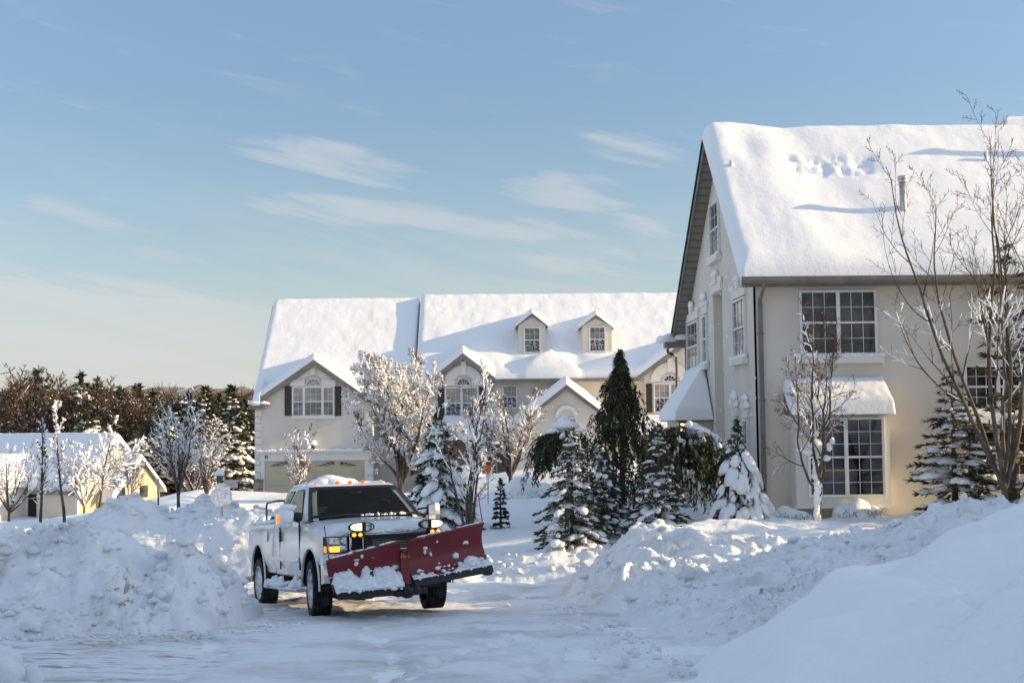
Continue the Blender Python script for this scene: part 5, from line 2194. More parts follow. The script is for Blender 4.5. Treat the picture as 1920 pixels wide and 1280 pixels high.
def weeper(name, label, loc, leaf, strands, seed, nl=.16, nw=.03, snow=None, stems=None, cat='tree', sub=2, step=.09):
    """evergreen whose shoots hang; strands: list of (start point, length)"""
    g = np.random.default_rng(seed)
    root = thing(name, label, cat, loc)
    if stems is not None:
        b = MB()
        for p, r in stems:
            b.path(np.array(p, float), np.linspace(r, r * .35, len(p)), 7)
        b.build('trunk', BARK, root)
    P, D, L = [], [], []
    for p, ln in strands:
        n = max(3, int(ln / step))
        q = np.array(p, float)
        d = nrm(np.array([q[0], q[1], .1]) + g.normal(0, .3, 3)) * .35 + np.array([0, 0, -.5])
        for i in range(n):
            d = nrm(d + np.array([0, 0, -.28]) + g.normal(0, .13, 3))
            for _ in range(5):
                P.append(q + g.normal(0, .022, 3))
                D.append(nrm(d + g.normal(0, .38, 3)))
                L.append(nl * g.uniform(.7, 1.25))
            q = q + d * step
    F_ = MB()
    P, D, L = np.array(P), np.array(D), np.array(L)
    needles(F_, P, D, L, nw * g.uniform(.6, 1.3, len(P)), g, tilt=1.5)
    F_.build('crown', leaf, root)
    if snow is not None:
        b = MB()
        c, r = snow
        b.blobs(np.array(c), np.array(r), sub, .18, .5, seed=seed)
        b.build('snow_cap', SNOW, root)
    return root


def foot(px, Y, dz=-.08, py=900):
    q = at(px, py, Y)
    return np.array([q[0], Y, gz(q[0], Y) + dz])


def height(loc, px, py):
    return at(px, py, loc[1])[2] - loc[2]


# ---- conifers in front of the big house
L = foot(1072, 26.3)
conifer('spruce_tree', 'young snow-laden spruce, broadest and nearest of the little evergreens right of the plow', L, height(L, 1068, 806), .92, 11, OLIVE, 19, 8, .38, .22, .1, .15, .017, 95, .85, 1.2, sub=2)
L = foot(1128, 27.6)
conifer('spruce_tree', 'slim young spruce partly hidden behind the broad snow-laden one right of the plow', L, height(L, 1112, 822), .75, 12, SPRUCE, 18, 7, .38, .22, .1, .15, .017, 90, .75, 1.2, sub=2)
L = foot(1235, 26.9)
conifer('spruce_tree', 'olive young spruce with spiky leader and orange-tinged top, between broad spruce and house gable', L, height(L, 1230, 796), .80, 13, OLIVE, 18, 7, .30, .3, .1, .16, .017, 90, .75, 1.15, sub=2)
L = foot(1384, 27.6)
t = conifer('spruce_tree', 'spruce bowed under thick hanging slabs of snow at the corner of the stucco house', L, height(L, 1386, 792), .92, 14, SPRUCE, 15, 8, .75, .1, -.05, .17, .02, 70, .5, 1.2, sub=2, hang=.25)
# heavy slabs hanging on its branches
g_ = np.random.default_rng(3)
n_ = 46
az_ = g_.uniform(-2.9, .2, n_)
hh_ = g_.uniform(.08, .66, n_)
H_ = height(L, 1386, 792)
rr_ = (1 - hh_) * .95 * g_.uniform(.75, 1.0, n_)
c_ = np.stack([rr_ * np.cos(az_), rr_ * np.sin(az_), hh_ * H_], -1)
ax_ = []
for a in az_:
    o_ = np.array([math.cos(a), math.sin(a), 0])
    dn_ = nrm(o_ * .55 - UP)
    w_ = nrm(np.cross(UP, o_))
    ax_.append([dn_, w_, np.cross(dn_, w_) * (1 if np.dot(np.cross(dn_, w_), o_) > 0 else -1)])
b = MB()
b.blobs(c_, np.stack([g_.uniform(.14, .3, n_), g_.uniform(.07, .13, n_), g_.uniform(.05, .1, n_)], -1), 2, .18, .6, np.array(ax_), seed=5)
b.build('hanging_snow', SNOW, t)
L = foot(1790, 27.4)
conifer('spruce_tree', 'shaded blue-green spruce with flat snowy tiers, between bay window and tall bare tree', L, height(L, 1779, 684), 1.12, 15, BLUE_SPRUCE, 17, 8, .28, .12, .16, .17, .019, 80, .55, 1.3, sub=2, irregular=.35)
L = foot(822, 31.5)
conifer('spruce_tree', 'big snow-clotted spruce rising directly behind the pickup hood', L, height(L, 812, 768), 1.12, 16, SPRUCE, 20, 8, .45, .18, .08, .18, .022, 80, .75, 1.7, sub=2, irregular=.35)
L = foot(938, 31)
conifer('small_spruce', 'tiny dark spruce sapling alone on the snow beside the orange sign', L, height(L, 938, 899), .22, 17, SPRUCE, 11, 7, .3, .5, .1, .11, .02, 150, .12, .8)
L = foot(1900, 26.8)
conifer('pine_tree', 'golden-needled pine behind the tall bare tree at the right edge', L, height(L, 1905, 455), 1.15, 18, GOLD_PINE, 16, 6, .15, .35, .15, .24, .022, 60, .45, 1.0, power=.45, irregular=.5, sub=1)
L = foot(2010, 26.5)
conifer('pine_tree', 'large pine added just outside the right edge to break the sunlight, beside the golden pine', L, 7.0, 1.5, 19, GOLD_PINE, 16, 7, .2, .3, .15, .3, .035, 40, .4, 1.0, power=.5)  # out of view, added to break up the sun on the yard
conifer('pine_tree', 'broad snowy pine added outside the right edge in the side yard to break the sunlight', (15.2, 23.0, gz(15.2, 23.0) - .1), 5.2, 1.7, 20, SPRUCE, 15, 8, .3, .25, .12, .3, .04, 40, .5, 1.2)  # unseen tree put in to interrupt the low sun
conifer('pine_tree', 'second pine added outside the right edge to break the sunlight, nearer to the road', (17.5, 20.5, gz(17.5, 20.5) - .1), 6.0, 1.8, 21, SPRUCE, 15, 8, .3, .25, .12, .3, .04, 40, .5, 1.2)  # another unseen tree added as a sun blocker
# ---- weeping evergreens
L = foot(1166, 33.0)
H_ = height(L, 1174, 655)
g_ = np.random.default_rng(23)
st = []
for i in range(900):
    t = g_.random() ** .85
    rad = float(np.interp(t, [0, .2, .4, .6, .8, .95, 1], [1.05, 1.02, .90, .70, .33, .08, .02])) * g_.uniform(.25, 1.08)
    a = g_.uniform(0, 6.28)
    wave = 1 + .16 * math.sin(t * 26 + 2 * a)
    st.append(((rad * wave * math.cos(a), rad * wave * math.sin(a), H_ * (t * .97 + .03)), g_.uniform(.3, .62) * (1.1 - .4 * t)))
weeper('cypress_tree', 'tall dark weeping cypress with drooping spire, free of snow, beside the big house', L, CYPRESS, st, 23, .13, .017,
       stems=[([(0, 0, 0), (.03, 0, H_ * .5), (.0, 0, H_ * .85), (.06, 0, H_)], .09)])
L = foot(1062, 30.5)
H_ = height(L, 1062, 800)
st = []
for i in range(120):
    a = g_.uniform(0, 6.28)
    rad = .62 * math.sqrt(g_.random())
    if g_.random() < .6:
        a = g_.uniform(2.2, 4.2)
        rad = g_.uniform(.3, .72)
    st.append(((rad * math.cos(a), rad * math.sin(a) * .8, H_ * .97 - .32 * rad ** 2 - .03), g_.uniform(.3, 1.15) * (.55 + rad)))
cs = [(0, 0, H_ + .06), (.05, -.1, H_ + .0), (-.15, -.05, H_ - .02), (.3, -.2, H_ - .1), (-.35, -.2, H_ - .12), (-.1, -.35, H_ - .25), (.1, -.4, H_ - .35)]
weeper('weeping_hemlock', 'umbrella-shaped weeping evergreen wearing a block of snow, in front of the low gable', L, CYPRESS, st, 24, .12, .017,
       (cs, [[.2, .17, .22], [.25, .2, .14], [.2, .18, .12], [.15, .13, .08], [.16, .13, .09], [.08, .07, .1], [.07, .07, .1]]), [([(0, 0, 0), (.05, 0, H_ * .6), (0, 0, H_)], .07)])
L = foot(1285, 29.3)
H_ = height(L, 1262, 795)
st = []
for i in range(300):
    x = g_.uniform(-.75, .85)
    top = H_ - .06 - .42 * max(x - .05, 0) ** 1.3 - .12 * max(-x - .4, 0)
    st.append(((x, g_.normal(0, .28), top - abs(g_.normal(0, .12)) - .25 * g_.random() * (g_.random() < .4) * 3), g_.uniform(.5, 1.35)))
cs, cr = [], []
for i in range(60):
    x = g_.uniform(.05, 1.0)
    cs.append((x, -.2 + g_.normal(0, .08), H_ - .0 - .55 * max(x - .05, 0) ** 1.2 - .04 - .3 * g_.random() * (g_.random() < .5)))
    cr.append([g_.uniform(.08, .16), g_.uniform(.07, .13), g_.uniform(.06, .14)])
for i in range(60):
    cs.append((g_.uniform(-.7, .95), -.40 + g_.normal(0, .06), H_ - g_.uniform(.3, 1.5)))
    cr.append([g_.uniform(.03, .07), g_.uniform(.03, .06), g_.uniform(.06, .16)])
weeper('weeping_spruce', 'arched dark weeping evergreen with snow along its right shoulder, below the wall lantern', L, CYPRESS, st, 25, .12, .016, (cs, cr),
       [([(-.6, 0, 0), (-.5, 0, H_ * .7), (-.1, 0, H_ * .98), (.5, 0, H_ * .88), (.9, 0, H_ * .5)], .07)])

# ---- bare trees near the big house
L = foot(1884, 24.2)
H_ = height(L, 1888, 240)
S = grow(H_, 41, 'vase', .085, .13, 4, .58, n2=9, n3=5, wob=.05, trop=(0, .07, .10, .06), limbs=6, seg=.25, ratio=(.5, .40, .45), lean=-.02, rmin=.0042)
woody('bare_tree', 'tallest bare tree with snow in its forks, in front of the stucco house at right', L, S, BARK, BARK, .017, .5, seed=41, slim=.92, snow_blob=.05, blob_r=.045, maxdz=.975, side=-.35, snow_top=H_ * .56)
L = foot(1532, 26.2)
H_ = height(L, 1540, 612)
S = grow(H_, 44, 'vase', .055, .22, 4, .5, n2=9, n3=7, wob=.13, trop=(0, .05, .03, .02), limbs=6, seg=.16, ratio=(.5, .36, .5), lean=.02, rmin=.0035)
t = woody('small_tree', 'small reddish bare tree with snow-plastered trunk in front of the bay window', L, S, BARK, TWIG, .012, .14, seed=43, slim=.85, snow_blob=.01, blob_r=.035)
b = MB()
g_ = np.random.default_rng(6)
zt_ = np.linspace(.2, H_ * .62, 26)
b.blobs(np.stack([.01 * g_.normal(0, 1, 26) - .03, np.full(26, -.045), zt_], -1), np.stack([g_.uniform(.04, .1, 26), g_.uniform(.04, .06, 26), g_.uniform(.08, .16, 26)], -1), 2, .2, .8, seed=6)
b.blobs([(-.32, -.1, H_ * .40), (-.18, -.1, H_ * .39), (-.05, -.1, H_ * .42), (.08, -.1, H_ * .41), (.26, -.1, H_ * .41), (.34, -.08, H_ * .44), (-.28, -.1, H_ * .47), (.18, -.1, H_ * .36)],
        [[.13, .09, .09], [.12, .09, .1], [.12, .09, .12], [.11, .08, .11], [.07, .06, .13], [.06, .05, .09], [.1, .07, .07], [.08, .06, .07]], 2, .2, .6, seed=7)
b.build('clinging_snow', SNOW, t)
# ---- between plow and townhouses
L = foot(880, 27.2)
S = grow(height(L, 872, 705), 47, 'vase', .07, .12, 4, .27, n2=9, n3=4, wob=.08, trop=(0, .08, .08, .05), limbs=6, seg=.2, ratio=(.5, .28, .45), rmin=.005)
woody('bare_tree', 'slender multi-stemmed bare tree with snowy lower branches behind the right end of the plow', L, S, BARK, BARK,   .024, .55, seed=47, slim=.85, snow_blob=.03, blob_r=.055, maxdz=.93)
L = foot(958, 43)
S = grow(height(L, 960, 745), 49, 'vase', .09, .10, 4, .58, n2=11, n3=5, wob=.07, trop=(0, .03, .04, .03), limbs=10, seg=.28, ratio=(.5, .33, .5), rmin=.009)
woody('maple_tree', 'vase-shaped tan-twigged tree laced with snow in front of the brick entry', L, S, BARK, TWIG_TAN, .022, .7, seed=49, snow_blob=.02, blob_r=.06, maxdz=.97)
L = foot(752, 51)
S = grow(height(L, 752, 645), 53, 'vase', .12, .06, 4, .31, n2=16, n3=9, wob=.13, trop=(0, .02, .05, .05), limbs=15, seg=.3, ratio=(.5, .20, .6), rmin=.011)
woody('ornamental_tree', 'wide rounded tree thickly crusted with sunlit snow, against the townhouse step', L, S, BARK, TWIG_TAN, .030, .86, seed=53, slim=.74, snow_blob=.16, blob_r=.05, maxdz=.995)
L = foot(556, 46)
S = grow(height(L, 556, 795), 57, 'vase', .045, .22, 4, .42, n2=8, n3=5, wob=.10, trop=(0, .06, .06, .05), limbs=6, seg=.22, ratio=(.5, .26, .45), rmin=.009)
woody('young_tree', 'small snow-dusted tree in front of the garage door', L, S, TWIG_TAN, TWIG, .016, .6, seed=57, slim=.75, snow_blob=.06, blob_r=.05, maxdz=.97)
# ---- row on the left
for (px, Y, py, st_, sp, sn, lab, sd, tr, lb) in (
        (77, 36, 785, 'leader', .38, .02, 'thin dark bare tree, nearly without snow, standing before the cottage garage', 61, .05, .05),
        (122, 39, 768, 'leader', .75, .035, 'straight bare tree with snowy upswept side branches, before the cottage wall', 62, .055, .08),
        (187, 44, 792, 'leader', .8, .032, 'bushy snow-crusted tree covering the cottage gable', 63, .05, .12),
        (335, 37, 742, 'vase', .42, .035, 'wide-forked snowy tree alone on the lit slope between cottage and stop sign', 64, .06, .10),
        (388, 50, 822, 'vase', .62, .04, 'low spreading bare tree on the rise behind the stop sign', 65, .10, .12),
        (242, 62, 838, 'vase', .55, .04, 'smallest snowy tree, against the sunlit end of the cottage', 66, .035, .06),
        (18, 46, 848, 'vase', .8, .04, 'round snow-crusted tree at the left edge before the cottage garage', 67, .06, .25)):
    L = foot(px, Y)
    S = grow(height(L, px, py), sd, st_, tr, .2 if st_ == 'leader' else .22, 3, sp, n1=14, n2=8, n3=6, wob=.10, trop=(0, .07, .06, .05), limbs=8, seg=.24, ratio=(.22, .40, .5), rmin=.0065 * Y / 40)
    woody('bare_tree', lab, L, S, BARK, TWIG if sd % 2 else BARK, sn * .38, .75 if sn > .03 else .3, seed=sd, slim=.8, snow_blob=lb, blob_r=.032 * Y / 42, maxdz=.97)
L = foot(158, 45)
S = grow(height(L, 165, 830), 68, 'vase', .05, .15, 3, .8, n2=10, n3=6, wob=.14, trop=(0, .05, .05, .05), limbs=9, seg=.26, ratio=(.45, .5, .5), rmin=.01)
woody('snowy_shrub', 'tangled snow-crusted shrub at the foot of the cottage corner', L, S, TWIG_TAN, TWIG_TAN, .035, .75, seed=68, snow_blob=.08, blob_r=.06, maxdz=.99, cat='shrub')
# snow-covered foundation shrubs
for i, (px, py, Y, rx_, rz_, lab) in enumerate(((1608, 985, 28.6, .5, .28, 'buried shrub, a smooth dome of snow under the bay window'), (1476, 985, 28.2, .5, .26, 'low snow-buried shrub left of the bay window'), (985, 950, 38, .8, .45, 'snow-buried shrub below the vase-shaped tree'), (880, 900, 56, 1.3, .6, 'snow-capped hedge clump in front of the brick entry'))):
    L = foot(px, Y, 0)
    top = max(at(px, py - 20, Y)[2], L[2] + .3)
    r_ = thing('buried_shrub', lab, 'shrub', L)
    b = MB()
    b.blobs([(0, 0, .02), (-rx_ * .6, .1, -.03), (rx_ * .65, .05, -.03)], [[rx_ * .8, .4, rz_ * 1.4], [rx_ * .55, .35, rz_ * 1.1], [rx_ * .5, .35, rz_ * 1.0]], 3, .10, .5, seed=i + 3)
    b.build('snow_cap', SNOW, r_)
    b = MB()
    g_ = np.random.default_rng(i)
    m = 60
    P = np.stack([g_.uniform(-rx_, rx_, m), -.3 * np.ones(m) + g_.normal(0, .06, m), g_.uniform(-.05, .12, m)], -1)
    b.tubes(P, P + np.stack([g_.normal(0, .1, m), -.12 * np.ones(m), g_.uniform(.05, .2, m)], -1), .006, .003, 3)
    b.build('twigs', TWIG, r_)
# ------------------------------------------------------------------ woodland behind the cottage
def at_forest(px, Y):
    q = at(px, 900, Y)
    return np.array([q[0], Y, gz(q[0], Y) - .2])


FR = [  # px, top py, Y, kind, crown radius, label
    (30, 712, 108, 'brown', 3.0, 'tall russet bare tree at the left end of the treeline'),
    (66, 694, 112, 'green', 2.4, 'dark green pine crest above the russet trees at far left'),
    (104, 738, 104, 'brown', 3.2, 'broad russet tree right of the dark pine crest'),
    (150, 700, 110, 'snowy', 2.6, 'tall snow-flecked pine with pale top above the cottage ridge'),
    (182, 712, 112, 'snowy', 2.2, 'pine with two leaders, second from the pale-topped one'),
    (160, 780, 98, 'snowy', 2.8, 'snow-loaded pine just above the cottage roof'),
    (200, 745, 102, 'brown', 2.6, 'orange-brown bare tree above the cottage gable peak'),
    (222, 728, 108, 'green', 2.6, 'round-topped green pine above the cottage gable'),
    (256, 722, 106, 'green', 2.8, 'dense dark pine right of the cottage gable'),
    (285, 735, 112, 'green', 2.3, 'olive pine in the middle of the treeline'),
    (300, 772, 95, 'snowy', 2.6, 'snow-draped spruce behind the wide-forked tree'),
    (330, 760, 100, 'snowy', 2.4, 'snowy spruce right of the snow-draped one'),
    (352, 738, 108, 'snowy', 2.4, 'tall snowy pine left of the narrow spruce with reddish trunks'),
    (384, 727, 100, 'spruce', 2.1, 'narrow spruce with dark top and reddish trunks below'),
    (410, 742, 106, 'spruce', 2.2, 'snowy spruce half hidden between the two narrow spruces'),
    (434, 727, 92, 'spruce', 2.5, 'tall snow-tiered spruce beside the garage house'),
    (458, 752, 96, 'spruce', 2.0, 'shorter snow-tiered spruce touching the garage house corner'),
    (276, 800, 92, 'snowy', 2.2, 'low snow-covered evergreen right of the cottage eave'),
    (362, 800, 88, 'brown', 2.2, 'low tangled russet thicket tree on the lit slope'),
]
for i, (px, py, Y, kind, rad, lab) in enumerate(FR):
    L = at_forest(px, Y)
    H_ = height(L, px, py)
    if kind == 'brown':
        S = grow(H_, 200 + i, 'vase', .16, .1, 4, .55, n2=14, n3=6, wob=.14, trop=(0, .06, .07, .05), limbs=9, seg=.75, ratio=(.5, .45, .5), rmin=.024)
        woody('woodland_tree', lab, L, S, TWIG_BROWN, TWIG_BROWN, .035 if i < 18 else .06, .06 if i < 18 else .45, 'trees at the edge of the wood', seed=300 + i, maxdz=.9)
    else:
        leaf = FOREST_GREEN if kind != 'spruce' else SPRUCE
        conifer('pine_tree' if kind != 'spruce' else 'spruce_tree', lab, L, H_, rad, 220 + i, leaf, 17 if kind == 'spruce' else 13, 8, .35 if kind != 'green' else .15, .2, .15, .62, .11, 20, {'green': .22, 'snowy': .85, 'spruce': .75}[kind], 1.25 if kind == 'green' else 2.1,
                power=.85 if kind == 'spruce' else .5, bare=.1, group='trees at the edge of the wood', irregular=.5 if kind != 'spruce' else .3)

# the wood behind them, one mass
g_ = np.random.default_rng(77)
b = MB()
n_t = 230
tx = g_.uniform(-95, 10, n_t)
ty = g_.uniform(118, 150, n_t)
tz = ground_z(tx, ty, False)
for i in range(n_t):
    px_ = 917 + tx[i] * 2300 / ty[i]
    topz = -(np.interp(px_, [-200, 0, 60, 110, 160, 210, 260, 330, 380, 440, 520], [715, 722, 715, 740, 728, 745, 735, 745, 748, 748, 752]) + g_.uniform(-4, 16) - 793) / 2300 * ty[i]
    H_ = topz - tz[i]
    green = g_.random() < .62
    m = 420
    t = g_.random(m) ** .8
    rad = (1.2 + 1.6 * g_.random()) * ((1 - t) ** (.55 if green else .4)) + .15
    a = g_.uniform(0, 6.28, m)
    q = rad * np.sqrt(g_.random(m))
    P = np.stack([tx[i] + q * np.cos(a), ty[i] + q * np.sin(a), tz[i] + H_ * (.08 + .92 * t)], -1)
    if green:
        D = np.stack([np.cos(a), np.sin(a), g_.normal(0, .4, m)], -1)
        needles(b, P, D, .75 * g_.uniform(.6, 1.2, m), .14, g_, 0, 1.0)
        k = g_.random(m) < .22
        b.blobs(P[k], np.stack([np.full(k.sum(), .32), np.full(k.sum(), .3), np.full(k.sum(), .16)], -1), 1, .2, .4, mat=2, seed=i)
    else:
        D = np.stack([np.cos(a) * .5, np.sin(a) * .5, np.abs(g_.normal(.8, .3, m))], -1)
        D /= np.linalg.norm(D, axis=1, keepdims=True)
        b.tubes(P, P + D * g_.uniform(.8, 1.9, m)[:, None], .035, .012, 3, 1)
    b.tubes([[tx[i], ty[i], tz[i] - .3]], [[tx[i], ty[i], tz[i] + H_ * .9]], .16, .03, 5, 3)
tag(b.build('woods', [FOREST_GREEN, TWIG_BROWN, SNOW, BARK]), 'dense mixed winter wood of russet and evergreen trees beyond the cottage', 'woods', kind='stuff')

# ------------------------------------------------------------------ signs and posts
t = thing('stop_sign', 'snow-plastered octagonal stop sign on a post beside the bright snow mound', 'road sign', (*foot(416, 30.2)[:2], foot(416, 30.2)[2]))
q = at(416, 930, 30.2) - np.array(t.location)
b = MB()
b.bb(-.03, .03, -.02, .02, -.3, q[2] + .3)
b.build('post', METAL, t)
SIGN_RED = mat('sign_red', (0.45, 0.05, 0.05), 0.45, 0.4)
noise_mix(SIGN_RED, (0.62, 0.50, 0.48), (0.82, 0.80, 0.80), 7, 6, 0.36, 0.56)
b = MB()
r_ = .27
oc = [(r_ * math.cos(R(22.5 + 45 * k)), r_ * math.sin(R(22.5 + 45 * k))) for k in range(8)]
b.prism([(x, -.035, q[2] + z) for x, z in oc], (0, .008, 0))
b.build('sign_plate', SIGN_RED, t)
b = MB()
g_ = np.random.default_rng(4)
xx = g_.uniform(-.19, .19, 26)
zz = g_.uniform(-.19, .22, 26)
b.blobs(np.stack([xx, np.full(26, -.037), q[2] + zz], -1), np.stack([g_.uniform(.03, .08, 26), np.full(26, .012), g_.uniform(.03, .08, 26)], -1), 1, .25, 1, seed=3)
b.blobs([(0, 0, q[2] + .27), (-.1, 0, q[2] + .26)], [[.12, .04, .05], [.1, .04, .04]], 2, .15, .4, seed=3)
b.build('clinging_snow', SNOW, t)
L = foot(427, 33)
t = thing('street_sign', 'small pale sign on a snow-capped brown post behind the stop sign', 'sign', L)
q = at(430, 906, 33) - L
b = MB()
b.bb(-.28, -.14, -.07, .07, -.3, q[2] + .22)
b.build('post', BARK, t)
b = MB()
b.bb(-.1, .27, -.03, .0, q[2] - .12, q[2] + .1)
b.build('sign_plate', mat('weathered_sign', (0.6, 0.48, 0.42), 0.7, 0.3), t)
b = MB()
b.blobs([(-.21, 0, q[2] + .24)], [[.14, .13, .14]], 2, .15, .4, seed=3)
b.build('snow_cap', SNOW, t)
L = foot(297, 33.5)
t = thing('marker_post', 'thin dark marker post with pale reflector left of the wide-forked tree', 'post', L)
q = at(297, 897, 33.5)[2] - L[2]
b = MB()
b.bb(-.018, .018, -.018, .018, -.2, q - .35)
b.build('stake', BLACK, t)
b = MB()
b.bb(-.035, .035, -.022, -.0181, q - .42, q)
b.build('reflector', mat('pale_reflector', (0.6, 0.42, 0.42), 0.5, 0.4), t)
L = foot(915, 36)
t = thing('yard_sign', 'small orange yard sign on a pale post in front of the brick entry', 'sign', L)
q = at(914, 880, 36) - L
b = MB()
b.bb(-.02, .02, -.02, .02, -.3, q[2] + .1)
b.build('post', mat('pale_post', (0.6, 0.55, 0.46), 0.7, 0.3), t)
ORANGE = mat('orange_sign', (0.85, 0.16, 0.03), 0.5, 0.4)
noise_mix(ORANGE, (0.72, 0.13, 0.03), (0.88, 0.18, 0.04), 5, 3)
b = MB()
b.bb(-.17, .17, -.035, -.021, q[2] - .13, q[2] + .13)
bevel(b.build('sign_panel', ORANGE, t), .01)

# ------------------------------------------------------------------ unseen house added off frame to cast the shadow over the near road
NH = thing('shade_house', 'cream house added out of view beyond the right edge to cast the long shadow over the near road', 'house', (31, 4, -1.5))
FN = Fr((26, 0, 0), (0, 1, 0), (-1, 0, 0))
b = MB()
b.bb(26, 37, -14, 17.0, -4, 4.6)
b.prism([(26, 17.0, 4.6), (37, 17.0, 4.6), (31.5, 17.0, 9.2)], (0, -31, 0))
adopt(recalc(b.build('wall', STUCCO)), NH)
snow_cover(lambda X, Y: 9.3 - np.abs(X - 31.5) * .84, 25.5, 37.5, -14.5, 17.4, .25, .35, NH, rnd=.4, noise=.05, seed=91)
for y in (-10, -5, 0, 5, 10, 14):
    for z in (-1.0, 2.2):
        window(FN, NH, y - .8, y + .8, z - .7, z + .8, [1, 1], GLASS, GLASS, 3, 2)
# ------------------------------------------------------------------ pickup with V-plow
TR = empty('pickup_truck', (-1.69, 18.388, -2.806))
_c, _s = math.cos(R(-67.57)), math.sin(R(-67.57))
_p = R(-5.18)
TM = np.array([[_c, -_s, 0], [_s, _c, 0], [0, 0, 1]]) @ np.array([[math.cos(_p), 0, math.sin(_p)], [0, 1, 0], [-math.sin(_p), 0, math.cos(_p)]])
TR.rotation_euler = Matrix(TM.tolist()).to_euler()
tag(TR, 'white extended-cab pickup truck with a raised red V-shaped snow plow, driving on the snowy road', 'pickup truck')

PAINT = mat('white_truck_paint', (0.72, 0.72, 0.71), 0.22, 0.5)
noise_mix(PAINT, (0.56, 0.55, 0.53), (0.76, 0.76, 0.75), 1.6, 7, 0.3, 0.55)
PAINT.node_tree.nodes['Principled BSDF'].inputs['Coat Weight'].default_value = 0.5
PAINT.node_tree.nodes['Principled BSDF'].inputs['Coat Roughness'].default_value = 0.08
CHROME = mat('chrome', (0.62, 0.63, 0.64), 0.12, 0.5, 1.0)
noise_mix(CHROME, (0.45, 0.45, 0.46), (0.68, 0.68, 0.69), 5, 4)
TGLASS = mat('truck_glass', (0.010, 0.012, 0.014), 0.03, 0.3)
noise_mix(TGLASS, (0.006, 0.007, 0.008), (0.03, 0.032, 0.034), 2.2, 4, .45, .7)
SEAL = mat('black_trim', (0.010, 0.010, 0.011), 0.45, 0.4)
RUBBER = mat('tyre_rubber', (0.022, 0.021, 0.020), 0.75, 0.3)
noise_mix(RUBBER, (0.012, 0.012, 0.012), (0.06, 0.058, 0.055), 9, 6, .42, .75)
RIM = mat('snowy_rim', (0.55, 0.55, 0.56), 0.35, 0.5, 0.3)
noise_mix(RIM, (0.3, 0.3, 0.31), (0.72, 0.72, 0.72), 7, 6, .38, .58)
AMBER = mat('amber_lens', (0.85, 0.22, 0.03), 0.25, 0.5, 0, (1.0, 0.28, 0.02), 0.55)
AMBER_LIT = mat('amber_lamp_lit', (0.9, 0.4, 0.05), 0.25, 0.5, 0, (1.0, 0.34, 0.03), 1.1)
ROOFLAMP = mat('roof_marker_lens', (0.75, 0.16, 0.03), 0.25, 0.5, 0, (1.0, 0.22, 0.02), 0.25)
LAMP_LIT = mat('plow_lamp_lit', (1, 0.85, 0.6), 0.25, 0.5)
HEADLENS = mat('headlight_lens', (0.42, 0.44, 0.46), 0.1, 0.6, 0.6)
noise_mix(HEADLENS, (0.12, 0.13, 0.14), (0.75, 0.76, 0.78), 16, 3, .38, .62, stretch=(1, 1, 1.8))
RED = mat('red_plow_paint', (0.24, 0.016, 0.018), 0.38, 0.45)


def _lit():
    n, l = nt(LAMP_LIT)
    tcn = n.new('ShaderNodeTexCoord')
    v = n.new('ShaderNodeTexVoronoi')
    v.inputs['Scale'].default_value = 26
    l.new(tcn.outputs['Object'], v.inputs['Vector'])
    r = n.new('ShaderNodeValToRGB')
    r.color_ramp.elements[0].color = (1.0, 0.80, 0.52, 1)
    r.color_ramp.elements[1].color = (0.8, 0.46, 0.2, 1)
    r.color_ramp.elements[1].position = .8
    l.new(v.outputs['Distance'], r.inputs['Fac'])
    b_ = n['Principled BSDF']
    l.new(r.outputs['Color'], b_.inputs['Emission Color'])
    b_.inputs['Emission Strength'].default_value = 0.95


_lit()


def _red():
    n, l = nt(RED)
    p = n['Principled BSDF']
    tcn = n.new('ShaderNodeTexCoord')
    t = n.new('ShaderNodeTexNoise')
    t.inputs['Scale'].default_value = 2.6
    t.inputs['Detail'].default_value = 9
    t.inputs['Roughness'].default_value = .66
    l.new(tcn.outputs['Object'], t.inputs['Vector'])
    r = n.new('ShaderNodeValToRGB')
    r.color_ramp.elements[0].position, r.color_ramp.elements[1].position = .615, .70
    l.new(t.outputs['Fac'], r.inputs['Fac'])
    t2 = n.new('ShaderNodeTexNoise')
    t2.inputs['Scale'].default_value = 2
    t2.inputs['Detail'].default_value = 5
    l.new(tcn.outputs['Object'], t2.inputs['Vector'])
    c = n.new('ShaderNodeValToRGB')
    c.color_ramp.elements[0].color = (0.13, 0.008, 0.011, 1)
    c.color_ramp.elements[1].color = (0.215, 0.016, 0.019, 1)
    l.new(t2.outputs['Fac'], c.inputs['Fac'])
    mx = n.new('ShaderNodeMix')
    mx.data_type = 'RGBA'
    l.new(r.outputs['Color'], mx.inputs[0])
    l.new(c.outputs['Color'], mx.inputs[6])
    mx.inputs[7].default_value = (0.74, 0.74, 0.76, 1)
    l.new(mx.outputs[2], p.inputs['Base Color'])
    b_ = n.new('ShaderNodeBump')
    b_.inputs['Strength'].default_value = .6
    b_.inputs['Distance'].default_value = .02
    l.new(r.outputs['Color'], b_.inputs['Height'])
    l.new(b_.outputs['Normal'], p.inputs['Normal'])
    mr = n.new('ShaderNodeMapRange')
    l.new(r.outputs['Color'], mr.inputs[0])
    mr.inputs[3].default_value, mr.inputs[4].default_value = .35, .7
    l.new(mr.outputs[0], p.inputs['Roughness'])


_red()


def loft(b, secs, mat_=0):
    """secs (n, m, 3) closed sections"""
    secs = np.asarray(secs, float)
    n, m = secs.shape[:2]
    f = []
    for i in range(n - 1):
        for j in range(m):
            k = (j + 1) % m
            f.append([i * m + j, i * m + k, (i + 1) * m + k, (i + 1) * m + j])
    f.append(list(range(m))[::-1])
    f.append([(n - 1) * m + j for j in range(m)])
    b.add(secs.reshape(-1, 3), f, mat_)


